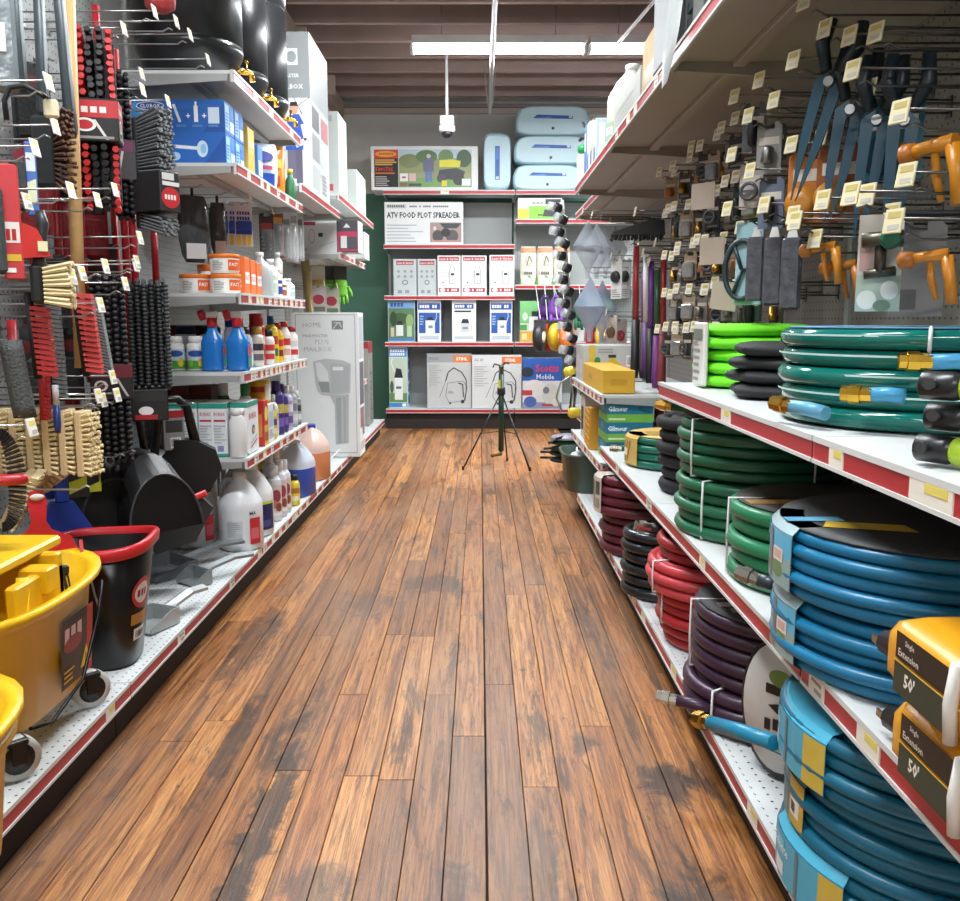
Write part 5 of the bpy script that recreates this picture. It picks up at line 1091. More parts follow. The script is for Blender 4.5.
# ================================================================== buckets
YEL = mat('#e6b816', 0.33, 0, 0.06, 4); YELD = mat('#d8a90f', 0.38, 0, 0.06, 4)
def superring(rx, ry, z, n=40, e=3.2, cx=0.0, cy=0.0, dz=None):
    out = []
    for i in range(n):
        a = 2 * PI * i / n; c, s_ = math.cos(a), math.sin(a)
        k = 1 / (abs(c) ** e + abs(s_) ** e) ** (1 / e)
        out.append((cx + rx * k * c, cy + ry * k * s_, z + (dz(a) if dz else 0)))
    return out
def mopbucket(nm, loc, rz, wringer):
    t = thing('mop_bucket' if wringer else 'yellow_tub', nm, 'mop bucket' if wringer else 'tub', loc, rz)
    up = lambda a: 0.025 * max(0, math.sin(a)) ** 2
    rs = [superring(0.145, 0.20, 0.083, e=4), superring(0.15, 0.205, 0.087, e=4), superring(0.172, 0.245, 0.30, dz=up), superring(0.178, 0.252, 0.305, dz=up), superring(0.196, 0.272, 0.325, dz=up), superring(0.196, 0.272, 0.338, dz=up), superring(0.170, 0.243, 0.332, dz=up), superring(0.145, 0.20, 0.096, e=4)]
    fix_normals(MB().rings(rs).build('tub' if wringer else 'tub_body', YEL, t))
    if not wringer:
        fix_normals(MB().rings([superring(0.178, 0.252, 0.29), superring(0.185, 0.26, 0.292), superring(0.185, 0.26, 0.304), superring(0.178, 0.252, 0.306)], cap0=False, cap1=False).build('rim_band', YELD, t))
        return t
    for sx in (-1, 1):
        for sy in (-1, 1):
            q_ = -0.75
            Mf = Matrix.Translation((sx * 0.138, sy * 0.17, 0.0455)) @ Matrix.Rotation(q_, 4, 'Z')
            c = MB().box(-0.02, 0.02, -0.02, 0.02, 0.028, 0.042, 0.003).box(-0.020, -0.016, -0.014, 0.014, -0.008, 0.03).box(0.016, 0.020, -0.014, 0.014, -0.008, 0.03).xf(Mf).build('caster_fork', plastic('#151516'), t)
            M4 = Mf @ Matrix.Rotation(PI / 2, 4, 'Y')
            MB().lathe([(0.032, -0.0125), (0.0445, -0.011), (0.0445, 0.011), (0.032, 0.0125)], 22).xf(M4).build('wheel', plastic('#c9cac6'), c)
            MB().lathe([(0.004, -0.0145), (0.031, -0.0135), (0.031, 0.0135), (0.004, 0.0145)], 18).xf(M4).build('wheel_hub', plastic('#17181a'), c)
    # warning sticker on the side and wire handle
    def side(u, v, l):
        zz = 0.115 + v; return (0.1545 + (zz - 0.066) / 0.234 * 0.0185 + 0.0035 + l, u - 0.02, zz)
    mb = MB(); printed(mb, side, 0.15, 0.155, [('r', 0, 0, 1, 1, '#2a1f1e'), ('r', 0.80, 0.0, 1, 1, '#b3262a'), ('t', '~USA', 0.08, 0.62, 0.24, '#d9b3ad', 0.6), ('e', 0.35, 0.6, 0.3, 0.12, '#8c3a38'), ('p', [(0.60, 0.12), (0.95, 0.12), (0.78, 0.44)], '#e3bb1c'), ('t', '!', 0.755, 0.17, 0.16, '#1c1c1c')] + lines(0.06, 0.08, 0.5, 0.30, 3, '#d8a630', 4)); mb.build('warning_sticker', None, t)
    MB().tube([(0.185, 0.16, 0.31), (0.192, 0.12, 0.25), (0.192, 0.02, 0.13), (0.188, -0.12, 0.095), (0.186, -0.2, 0.12)], 0.004, 8).build('wire_handle', metal('#2a2a2c', 0.4), t)
    if wringer:
        w = MB()
        w.box(-0.13, 0.10, -0.13, 0.16, 0.395, 0.418, 0.006)                     # press plate
        w.box(0.02, 0.075, -0.125, -0.07, 0.418, 0.428, 0.003).box(-0.10, -0.05, -0.10, -0.06, 0.40, 0.425, 0.003)
        w = w.build('press_plate', YEL, t)
        b2 = MB()
        b2.box(-0.14, 0.135, 0.06, 0.085, 0.20, 0.40, 0.005)
        b2.box(-0.14, -0.115, -0.17, 0.085, 0.20, 0.39, 0.005)
        b2.box(0.11, 0.135, -0.12, 0.085, 0.22, 0.375, 0.005)
        b2.box(0.085, 0.15, -0.02, 0.03, 0.33, 0.385, 0.004)
        b2.build('wringer_frame', YELD, t)
        for k in range(5): MB().box(-0.09 + 0.042 * k, -0.066 + 0.042 * k, -0.165, -0.145, 0.17, 0.40, 0.005).build('wringer_slat', YEL, t)
        MB().box(-0.12, 0.12, -0.16, 0.06, 0.17, 0.185, 0.004).build('wringer_floor', YELD, t)
        MB().tube([(0.10, -0.10, 0.22), (0.125, -0.09, 0.28), (0.12, -0.06, 0.38)], 0.014, 8).build('linkage', YEL, t)
    return t
mopbucket('yellow mop bucket on casters with wringer and warning sticker', (-1.055, 1.845, ZB), 0.0, True)
mopbucket('plain yellow plastic tub at the near end of the deck before the mop bucket', (-0.955, 1.275, ZB - 0.083), 0.0, False)
# black bucket with red rim
t = thing('spout_bucket', 'black plastic bucket with red rim and badge on the base deck', 'bucket', (-1.005, 2.325, ZB), 0.15); t.scale = (0.86, 0.86, 1.0)
up = lambda a: 0.018 * max(0, math.cos(a)) ** 3
rs = [superring(0.095, 0.11, 0.0, e=3), superring(0.10, 0.115, 0.005, e=3), superring(0.152, 0.155, 0.31, e=2.8, dz=up), superring(0.147, 0.150, 0.311, e=2.8, dz=up), superring(0.095, 0.108, 0.01, e=3)]
fix_normals(MB().rings(rs).build('body', mat('#0d0c0d', 0.28, 0, 0.15, 6), t))
rs = [superring(0.152, 0.155, 0.295, e=2.8, dz=up), superring(0.165, 0.168, 0.298, e=2.8, dz=up), superring(0.168, 0.171, 0.322, e=2.8, dz=up), superring(0.160, 0.163, 0.330, e=2.8, dz=up), superring(0.149, 0.152, 0.326, e=2.8, dz=up), superring(0.149, 0.152, 0.30, e=2.8, dz=up)]
fix_normals(MB().rings(rs, cap0=False, cap1=False, loop=True).build('red_rim', plastic('#c3222a'), t))
def bside(u, v, l):
    zz = 0.06 + v; a = -0.45 + (u - 0.06) / 0.135; k = 1 / (abs(math.cos(a)) ** 2.9 + abs(math.sin(a)) ** 2.9) ** (1 / 2.9)
    return ((0.1 + 0.052 * zz / 0.31 + 0.002 + l) * k * math.cos(a), (0.115 + 0.04 * zz / 0.31 + 0.002 + l) * k * math.sin(a), zz)
mb = MB(); printed(mb, bside, 0.12, 0.19, [('e', 0.5, 0.72, 0.36, 0.22, '#b02a30'), ('e', 0.5, 0.72, 0.28, 0.15, '#d9cfcc'), ('t', '~USA', 0.30, 0.67, 0.10, '#8a2228', 0.4), ('r', 0.15, 0.28, 0.85, 0.44, '#b07a2a'), ('r', 0.25, 0.05, 0.75, 0.22, '#e6e3de')] + barcode(0.28, 0.06, 0.7, 0.2, 2), nu=8); mb.build('badge', None, t)
MB().tube([(0.0, -0.158, 0.30), (0.02, -0.172, 0.22), (0.03, -0.176, 0.19)], 0.003, 6).build('bail_wire', metal('#b9b9b6'), t)
# red dustpan with brush hanging over the yellow bucket
p = at(37, 497, X=-1.05)
t = thing('red_dustpan', 'red dustpan with a black bristle brush clipped inside it', 'dustpan', p, 0, rot=(-0.12, 0, 0.45))
s = 0.68
fix_normals(MB().prism([(-0.022 * s, 0.015), (0.022 * s, 0.015), (0.03 * s, -0.01), (0.024 * s, -0.06), (0.04 * s, -0.08), (0.10 * s, -0.10), (0.125 * s, -0.14), (0.135 * s, -0.25), (-0.135 * s, -0.25), (-0.125 * s, -0.14), (-0.10 * s, -0.10), (-0.04 * s, -0.08), (-0.024 * s, -0.06), (-0.03 * s, -0.01)], -0.004, 0.006, 'y').build('pan', plastic('#c4222a', 0.3), t))
for sx in (-1, 1): MB().prism([(-0.004, -0.11), (-0.035, -0.14), (-0.035, -0.25), (-0.004, -0.25)], sx * 0.088 - 0.004, sx * 0.088 + 0.004, 'x').build('pan_side', plastic('#b51e26', 0.3), t)
MB().lathe([(0.004, 0), (0.016, 0.002), (0.016, 0.004), (0.004, 0.006)], 14, sy=0.5).xf(Matrix.Translation((0, -0.005, 0.0)) @ Matrix.Rotation(PI / 2, 4, 'X')).build('badge', card('#d8cfc8'), t)
MB().box(-0.02, 0.016, -0.007, -0.004, -0.145, -0.122, 0.001).build('sticker', card('#e9dfb0'), t)
br = MB().box(-0.08, 0.08, -0.03, -0.006, -0.19, -0.165, 0.004).build('hand_brush', mat('#1b1b1c', 0.5), t)
roots = [(-0.074 + 0.0092 * i, -0.026 + 0.009 * j, -0.186) for i in range(17) for j in range(3)]
tufts(MB(), roots, 0, (0, -0.15, -1), 0.06, 0.0046, 0.12, 5).build('bristles', mat('#2c2d2f', 0.6), br)
lhook(p.y + 0.0, p.z + 0.018, -0.92, False)
# extra hooks with tags hanging free over the barrels corner
for px, py, X in ((150, 12, -0.98), (172, 22, -0.97), (186, 35, -0.96), (204, 60, -0.95), (40, 60, -0.93), (110, 190, -1.0), (92, 200, -0.98), (138, 90, -1.0), (135, 238, -0.97), (132, 262, -0.99), (95, 305, -0.95), (112, 395, -0.98), (98, 400, -1.0)):
    p = at(px, py, X=X)
    if 2.17 < p.y < 3.37: lhook(p.y, p.z - 0.028, X)
p = at(160, 3, X=-1.0)
t = thing('red_net_pack', 'red mesh netting pack hanging over the first barrel', 'package', (-1.0, min(p.y, 3.3), p.z), 0.4)
MB().rings([[(0.05 * k * math.cos(c), 0.035 * k * math.sin(c), z_) for c in [2 * PI * i / 12 for i in range(12)]] for z_, k in ((-0.03, 0.4), (-0.015, 0.9), (0.03, 1.0), (0.08, 0.7), (0.1, 0.2))]).build('netting', mat('#a8383a', 0.6, 0, 0.5, 60, 0.8, 90), t)
lhook(min(p.y, 3.3), p.z + 0.09, -0.94)

DEEP = [(1.75, 2.62, 0.10, '#26272a', 'black carded brush deep behind the grey handles'), (1.50, 2.60, 0.09, '#8f2226', 'red carded brush deep behind the brown bristles'), (1.22, 2.66, 0.10, '#1f2022', 'black carded brush deep behind the cream brush'), (1.22, 2.78, 0.08, '#9c2428', 'red carded brush deep beside the wooden broomstick'), (1.62, 2.86, 0.10, '#2b2b2e', 'black carded brush deep behind the red deck brush'), (1.45, 2.98, 0.09, '#a3262b', 'red carded broom deep under the red deck brush'), (1.28, 3.02, 0.10, '#232427', 'black carded broom deep above the black broom'), (1.02, 2.72, 0.10, '#1d1e20', 'black carded brush deep behind the red scrub comb'), (1.02, 2.56, 0.09, '#2a2a2d', 'black carded brush deep behind the dark red comb'), (0.98, 3.12, 0.10, '#202124', 'black carded broom deep behind the rough broom')]
for z, y, w, col, nm in DEEP:
    hangcard('carded_brush', nm, 'brush', (-1.25, y, z), 0.45, w, 0.23, col, [('r', 0.1, 0.74, 0.9, 0.92, '#6d2226' if col[1] in '12' else '#2a2a2c'), ('e', 0.3, 0.6, 0.16, 0.07, '#c9c4c0')])
    MB().box(-w * 0.4, w * 0.4, -0.035, -0.003, -0.20, -0.08, 0.006).build('brush_head', mat('#17181a' if col[1] in '12' else '#8a2024', 0.7, 0, 0.4, 90, 0.8, 120), bpy.data.objects[0] if False else [o for o in C.objects if o.get('label') == nm][0])
    lhook(y, z + 0.005, -1.18, False)

# ================================================================== back wall stock
def backbox(name, nm, px0, py0, px1, zs, Y, depth, col, els, side=None, cat='box', group=None, rz=0.0):
    zt = at((px0 + px1) / 2, py0, Y=Y).z; zc = (zs + zt) / 2
    x0, x1 = xat(px0, Y, zc), xat(px1, Y, zc)
    return carton(name, nm, cat, ((x0 + x1) / 2, Y + depth / 2, zs), (x1 - x0, depth, zt - zs), col, {'front': els, 'right': side or []}, rz, group)
S0, S1, S2, S3, S4 = 0.1985, 0.8435, 1.2835, 1.7605, 2.2585
photo_els = [('r', 0.02, 0.05, 0.98, 0.95, '#e8e8e6'), ('r', 0.03, 0.07, 0.255, 0.92, '#1f1c1c'), ('r', 0.03, 0.72, 0.255, 0.92, '#c8452c'), ('e', 0.14, 0.82, 0.10, 0.07, '#e9a23a'), ('t', '~SPRAYER', 0.075, 0.80, 0.04, '#c8452c', 0.14), ('r', 0.04, 0.665, 0.22, 0.70, '#d8a24a'), ('r', 0.04, 0.615, 0.24, 0.65, '#d8a24a'), ('r', 0.04, 0.565, 0.2, 0.6, '#d8a24a'), ('t', '530173S', 0.04, 0.43, 0.09, '#e0492c', 0.19), ('r', 0.04, 0.37, 0.22, 0.4, '#d8732c')] + lines(0.04, 0.10, 0.22, 0.34, 5, '#b9b4ae', 4) + [
    ('r', 0.26, 0.07, 0.94, 0.92, '#8f9a6a'), ('r', 0.26, 0.72, 0.94, 0.92, '#b9cfdc'), ('e', 0.36, 0.66, 0.10, 0.16, '#7d8758'), ('e', 0.52, 0.76, 0.10, 0.15, '#5f7a4a'), ('e', 0.70, 0.76, 0.07, 0.16, '#6a8a54'), ('e', 0.87, 0.72, 0.07, 0.2, '#3f5a3a'), ('r', 0.26, 0.07, 0.94, 0.28, '#7aa35a'), ('r', 0.26, 0.28, 0.94, 0.40, '#9a9a72'),
    ('r', 0.505, 0.18, 0.535, 0.42, '#5a78ac'), ('r', 0.54, 0.18, 0.57, 0.42, '#5a78ac'), ('p', [(0.49, 0.42), (0.585, 0.42), (0.59, 0.66), (0.56, 0.72), (0.52, 0.72), (0.485, 0.66)], '#6a6a86'), ('e', 0.54, 0.77, 0.02, 0.05, '#c9ccd2'),
    ('p', [(0.62, 0.26), (0.85, 0.22), (0.88, 0.42), (0.80, 0.50), (0.64, 0.46)], '#3b3a3c'), ('e', 0.66, 0.27, 0.045, 0.1, '#4b4a4c'), ('e', 0.82, 0.24, 0.055, 0.13, '#343436'), ('p', [(0.64, 0.52), (0.83, 0.52), (0.84, 0.66), (0.76, 0.70), (0.64, 0.68)], '#e3dc3c'), ('r', 0.66, 0.09, 0.71, 0.22, '#dfd23c'), ('r', 0.27, 0.20, 0.345, 0.38, '#e9e9e6'), ('r', 0.29, 0.27, 0.325, 0.31, '#b03a3a'), ('r', 0.355, 0.20, 0.42, 0.38, '#d9b9b0'), ('r', 0.85, 0.10, 0.93, 0.26, '#eceef0'), ('r', 0.27, 0.09, 0.34, 0.17, '#8a6a4a'), ('r', 0.35, 0.09, 0.47, 0.15, '#4a4a46')]
backbox('sprayer_carton', 'wide white carton with photo of a yellow tank on an ATV', 371, 146, 478, S4, 8.73, 0.36, '#e6e7e5', photo_els)
def tank(nm, px0, py0, px1, py1, Y, lab, grp='pale blue sprayer tanks', support=None):
    zc = (at(500, py0, Y=Y).z + at(500, py1, Y=Y).z) / 2
    x0, x1 = xat(px0, Y, zc), xat(px1, Y, zc); z0 = support if support is not None else at(500, py1, Y=Y).z; z1 = at(500, py0, Y=Y).z
    w, h = x1 - x0, z1 - z0; d = 0.40
    t = thing('water_tank', nm, 'tank', ((x0 + x1) / 2, Y + d / 2, z0), 0, grp)
    m = mat('#bcd9e2', 0.35, 0, 0.05, 4)
    def outline(k, k2):
        pts = []
        for i in range(36):
            a = 2 * PI * i / 36; c, s_ = math.cos(a), math.sin(a); e = 6.0
            q = 1 / (abs(c) ** e + abs(s_) ** e) ** (1 / e)
            x_ = c * q; y_ = s_ * q
            if w > h and y_ > 0.2: x_ *= 1 - 0.10 * y_
            if h > w and x_ > 0.2: y_ *= 1 - 0.06 * x_
            pts.append((x_ * w / 2 * k, y_ * h / 2 * k2 + h / 2))
        return pts
    rs = [[(a, -d / 2 + yy, b) for a, b in outline(k, k2)] for yy, k, k2 in ((0, 0.93, 0.86), (0.006, 0.955, 0.91), (0.02, 0.985, 0.97), (0.045, 1, 1), (d - 0.05, 1, 1), (d, 0.85, 0.8))]
    fix_normals(MB().rings(rs).build('shell', m, t))
    if lab == 'h':
        mb = MB(); printed(mb, lambda u, v, l: (u - w * 0.27, -d / 2 - 0.001 - l, h * 0.52 + v), w * 0.54, h * 0.16, [('p', [(0, 0.25), (1, 0.1), (1, 0.75), (0.1, 1)], '#2b58ae'), ('p', [(0.08, 0.3), (0.5, 0.25), (0.4, 0.6)], '#5a8ad0'), ('r', 0.9, 0.3, 0.98, 0.9, '#c9d4e4')]); mb.build('label_print', None, t)
        MB().lathe([(0.013, 0), (0.013, 0.012)], 12).xf(Matrix.Translation((0, -d / 2 + 0.002, h * 0.22)) @ Matrix.Rotation(PI / 2, 4, 'X')).build('port_plug', plastic('#1c2024'), t)
    else:
        mb = MB(); printed(mb, lambda u, v, l: (u - w * 0.08, -d / 2 - 0.001 - l, h * 0.18 + v), w * 0.17, h * 0.58, [('r', 0, 0, 1, 1, '#2b58ae'), ('r', 0.2, 0.6, 0.8, 0.95, '#4a7ac8'), ('r', 0.2, 0.02, 0.8, 0.1, '#c9d4e4')]); mb.build('label_print', None, t)
        MB().lathe([(0.013, 0), (0.013, 0.012)], 12).xf(Matrix.Translation((-w * 0.42, -d / 2 + 0.03, h * 0.5)) @ Matrix.Rotation(PI / 2, 4, 'X')).build('port_plug', plastic('#1c2024'), t)
    return z1
tank('pale blue sprayer tank standing upright beside the photo carton', 483.5, 132, 511, 190, 8.73, 'v', support=S4)
z = tank('lowest pale blue sprayer tank of the stack of three', 513, 164, 582, 191, 8.73, 'h', support=S4)
z = tank('middle pale blue sprayer tank of the stack of three', 514, 135, 588, 165, 8.73, 'h', support=z + 0.001)
z = tank('topmost pale blue sprayer tank of the stack of three', 516, 105, 590, 136, 8.73, 'h', support=z + 0.001)
tank('pale blue sprayer tank right of the stack of three', 592, 107, 662, 137, 8.8, 'x', support=S4) if False else None
atv = [('r', 0.02, 0.02, 0.98, 0.98, '#e4e6e5'), ('r', 0.03, 0.85, 0.28, 0.95, '#c3cac6'), ('t', '~MOULTRIE', 0.04, 0.875, 0.05, '#4a524e', 0.22), ('t', '~FEED & SEED SPREADER', 0.32, 0.875, 0.04, '#5a5e60', 0.5), ('t', 'ATV FOOD PLOT SPREADER', 0.03, 0.62, 0.145, '#2c2f33', 0.93, 0.03), ('r', 0.58, 0.05, 0.98, 0.52, '#a08c86'), ('p', [(0.70, 0.50), (0.98, 0.50), (0.92, 0.38), (0.76, 0.38)], '#3c3f42'), ('e', 0.68, 0.2, 0.07, 0.14, '#4a4648'), ('e', 0.86, 0.2, 0.08, 0.15, '#5a5254'), ('e', 0.78, 0.28, 0.06, 0.1, '#2f3032'), ('r', 0.6, 0.05, 0.98, 0.1, '#b98a80'), ('e', 0.64, 0.38, 0.02, 0.05, '#d9c8c4')] + lines(0.03, 0.06, 0.52, 0.52, 6, '#aeb7bf', 9, 0.3)
backbox('spreader_carton', 'white carton lettered ATV FOOD PLOT SPREADER', 384.5, 202, 463, S3, 8.74, 0.36, '#e3e5e4', atv)
lg = [('r', 0.06, 0.86, 0.94, 0.97, '#b43a46'), ('t', 'Lawn & Garden', 0.10, 0.885, 0.06, '#f0e6e4', 0.8), ('l', [(0.52, 0.30), (0.52, 0.62), (0.58, 0.74), (0.70, 0.74), (0.76, 0.62), (0.76, 0.30), (0.52, 0.30)], 0.004, '#4a4c50'), ('r', 0.58, 0.50, 0.72, 0.56, '#3a3a3c'), ('l', [(0.5, 0.6), (0.47, 0.45)], 0.003, '#4a4c50'), ('r', 0.06, 0.08, 0.94, 0.19, '#b43a46'), ('e', 0.22, 0.135, 0.12, 0.05, '#d9d2d0'), ('t', '~4 GAL', 0.42, 0.105, 0.06, '#f0e6e4', 0.45), ('e', 0.24, 0.32, 0.035, 0.02, '#5a5c60')] + [('l', [(0.12, 0.70 - 0.08 * i), (0.24, 0.74 - 0.08 * i), (0.36, 0.70 - 0.08 * i)], 0.003, '#8a8c90') for i in range(4)]
lgg = [('r', 0.12, 0.84, 0.88, 0.95, '#a53844'), ('t', 'Lawn & Garden', 0.16, 0.865, 0.06, '#f0e6e4', 0.68), ('e', 0.5, 0.36, 0.13, 0.07, '#6d7276'), ('e', 0.5, 0.36, 0.09, 0.045, '#bcc3c5')] + [('e', 0.22 + 0.28 * i, 0.66 - 0.14 * j, 0.07, 0.04, '#94999c') for i in range(3) for j in range(2)] + [('r', 0.18 + 0.32 * i, 0.06, 0.36 + 0.32 * i, 0.15, '#8d9295') for i in range(2)]
for k, (p0, p1, py, gr, nm) in enumerate(((393.5, 416.5, 259, 1, 'grey backpack sprayer carton with red banner nearest the green wall'), (417.5, 436.5, 259, 1, 'grey backpack sprayer carton with red banner half hidden by a white one'), (437.5, 460.5, 255.5, 0, 'white backpack sprayer carton with red banners beside the grey ones'), (461.5, 486.5, 255.5, 0, 'white backpack sprayer carton with red banners, middle of the white three'), (489.5, 514.3, 255, 0, 'white backpack sprayer carton with red banners, standing a little apart'))):
    backbox('backpack_sprayer_carton', nm, p0, py, p1, S2, 8.76 if gr else 8.735, 0.22, '#bcc4c4' if gr else '#e8eae9', lgg if gr else lg, None, 'box', 'lawn and garden sprayer cartons')
blue = [('r', 0.03, 0.75, 0.97, 0.90, '#2c4f9e'), ('t', '~PUMP 18', 0.1, 0.79, 0.07, '#f0f2f6', 0.75), ('r', 0.06, 0.2, 0.94, 0.68, '#2a58a8'), ('r', 0.34, 0.20, 0.74, 0.50, '#dfe3e6'), ('p', [(0.38, 0.50), (0.70, 0.50), (0.62, 0.58), (0.46, 0.58)], '#20262e'), ('r', 0.46, 0.32, 0.64, 0.38, '#7a8a9a'), ('l', [(0.74, 0.45), (0.82, 0.60), (0.80, 0.70)], 0.005, '#dfe3e6'), ('r', 0.1, 0.05, 0.9, 0.14, '#b9c2cc')] + lines(0.1, 0.4, 0.3, 0.64, 4, '#9ab4dc', 3)
white1 = [('r', 0.1, 0.78, 0.9, 0.90, '#2c4f9e'), ('t', '~PUMP 18', 0.14, 0.81, 0.06, '#f0f2f6', 0.7), ('r', 0.1, 0.70, 0.8, 0.74, '#2b2d33'), ('r', 0.36, 0.22, 0.72, 0.44, '#c9ced0'), ('p', [(0.38, 0.44), (0.72, 0.44), (0.66, 0.54), (0.44, 0.54)], '#20262e'), ('r', 0.44, 0.30, 0.66, 0.35, '#7a8a9a'), ('l', [(0.78, 0.56), (0.82, 0.25)], 0.006, '#b5b9bb'), ('r', 0.1, 0.06, 0.9, 0.13, '#b9c2cc')]
grn = [('r', 0.02, 0.02, 0.98, 0.98, '#5a7a58'), ('r', 0.02, 0.80, 0.98, 0.98, '#6f98c4'), ('t', '~HAND', 0.10, 0.84, 0.09, '#2a4a8a', 0.5), ('e', 0.45, 0.55, 0.34, 0.14, '#3c5a34'), ('e', 0.8, 0.5, 0.14, 0.16, '#8aa86a'), ('e', 0.2, 0.55, 0.12, 0.18, '#2c4528'), ('r', 0.30, 0.14, 0.56, 0.40, '#d9dedd'), ('p', [(0.3, 0.40), (0.56, 0.40), (0.5, 0.5), (0.36, 0.5)], '#23302a'), ('r', 0.70, 0.12, 0.88, 0.38, '#a9c4a0'), ('r', 0.1, 0.12, 0.22, 0.34, '#c9b99a'), ('r', 0.02, 0.02, 0.98, 0.09, '#4a7ab0')]
dkside = [('r', 0, 0, 1, 1, '#2f5a9c')] + [('r', 0.1, 0.1 + 0.24 * i, 0.9, 0.26 + 0.24 * i, '#8fb0d8') for i in range(4)]
backbox('tank_sprayer_carton', 'carton with garden photo at the end of the sprayer shelf', 388, 300, 415, S1, 8.735, 0.2, '#c9d6d0', grn, dkside)
backbox('tank_sprayer_carton', 'white and blue pump sprayer carton beside the garden photo carton', 417.5, 299, 441, S1, 8.735, 0.2, '#e4e7ea', blue, dkside, 'box', 'pump sprayer cartons')
backbox('tank_sprayer_carton', 'mostly white pump sprayer carton standing between two gaps', 452, 299.5, 476, S1, 8.735, 0.2, '#e8eaeb', white1, lines(0.1, 0.2, 0.9, 0.9, 6, '#a9b4c0', 3), 'box', 'pump sprayer cartons')
backbox('tank_sprayer_carton', 'white and blue pump sprayer carton next to the green cartons', 490, 299, 512.3, S1, 8.735, 0.2, '#e4e7ea', blue, dkside, 'box', 'pump sprayer cartons')
tall = [('r', 0.02, 0.84, 0.98, 0.98, '#4a86c4'), ('t', '~CHAPIN', 0.08, 0.92, 0.045, '#eef2f6', 0.8), ('t', '~SPRAYER', 0.08, 0.86, 0.045, '#eef2f6', 0.8), ('r', 0.02, 0.10, 0.98, 0.83, '#b9c9b4'), ('r', 0.02, 0.1, 0.98, 0.25, '#5f8a50'), ('r', 0.30, 0.14, 0.74, 0.50, '#e3e6e5'), ('p', [(0.28, 0.50), (0.76, 0.50), (0.66, 0.64), (0.4, 0.66)], '#20262a'), ('l', [(0.3, 0.6), (0.12, 0.75), (0.2, 0.82)], 0.012, '#dfe2e2'), ('r', 0.38, 0.32, 0.66, 0.36, '#5a6a7a'), ('e', 0.15, 0.35, 0.1, 0.1, '#4a5a4a'), ('r', 0.02, 0.02, 0.98, 0.09, '#3f84bc'), ('r', 0.7, 0.03, 0.92, 0.08, '#e6e9ea')]
tside = [('r', 0, 0, 1, 1, '#cfdfe8')] + [('r', 0.12, 0.06 + 0.19 * i, 0.88, 0.20 + 0.19 * i, '#3f86c0') for i in range(5)]
backbox('tall_sprayer_carton', 'tall blue and white sprayer carton on the bottom back shelf', 389, 347, 407.5, S0, 8.74, 0.30, '#dfe6ea', tall, tside)
sti = [('t', 'SG 20', 0.05, 0.885, 0.05, '#4a4c50', 0.22), ('r', 0.60, 0.84, 0.995, 0.965, '#d9763a'), ('t', 'STIHL', 0.66, 0.872, 0.062, '#f2ece6', 0.30, 0.03),
       ('l', [(0.42, 0.22), (0.46, 0.46), (0.80, 0.50), (0.90, 0.40), (0.86, 0.14), (0.50, 0.10), (0.42, 0.22)], 0.006, '#7c7f82'), ('l', [(0.42, 0.50), (0.48, 0.66), (0.60, 0.74), (0.78, 0.66), (0.88, 0.52), (0.88, 0.3), (0.84, 0.14)], 0.010, '#2c2e31'), ('l', [(0.42, 0.5), (0.28, 0.2)], 0.005, '#6d7074'), ('l', [(0.70, 0.46), (0.80, 0.44), (0.82, 0.2)], 0.012, '#4a4d51'), ('p', [(0.46, 0.28), (0.58, 0.26), (0.60, 0.30), (0.5, 0.33)], '#9a9da0'), ('e', 0.80, 0.12, 0.04, 0.035, '#2c2e31'), ('r', 0.5, 0.07, 0.54, 0.11, '#2c2e31')] + lines(0.05, 0.42, 0.34, 0.82, 9, '#a9acae', 8, 0.3)
backbox('backpack_sprayer_carton', 'grey carton with orange lettered corner, the darker of two', 427, 353.5, 471.5, S0, 8.76, 0.3, '#b9bcbb', [('r', 0, 0.84, 1, 1, '#94989a')] + sti)
backbox('backpack_sprayer_carton', 'pale grey carton with orange lettered corner behind the tripod', 472, 355, 521.5, S0, 8.735, 0.32, '#ced2d2', sti)
spd = [('r', 0, 0.55, 1, 1, '#2c5cae'), ('t', 'Scotts', 0.32, 0.72, 0.16, '#d23a5c', 0.6, 0.03), ('t', 'Mobile', 0.35, 0.58, 0.10, '#e8ecf2', 0.45), ('e', 0.12, 0.72, 0.16, 0.10, '#2a3240'), ('e', 0.30, 0.40, 0.28, 0.17, '#e2e0de'), ('r', 0, 0, 1, 0.12, '#8a94ac'), ('r', 0.0, 0.26, 0.25, 0.36, '#c03a44'), ('e', 0.72, 0.28, 0.22, 0.22, '#cfd0c8'), ('e', 0.2, 0.13, 0.16, 0.11, '#4a62a8'), ('e', 0.6, 0.36, 0.08, 0.07, '#7a8088'), ('r', 0.5, 0.04, 0.8, 0.09, '#b9404a'), ('e', 0.85, 0.12, 0.1, 0.08, '#d9d9d6')]
backbox('spreader_carton', 'blue and white carton with pink script behind the yellow sprinkler', 522.5, 358, 562, S0, 8.74, 0.3, '#d9dadc', spd)
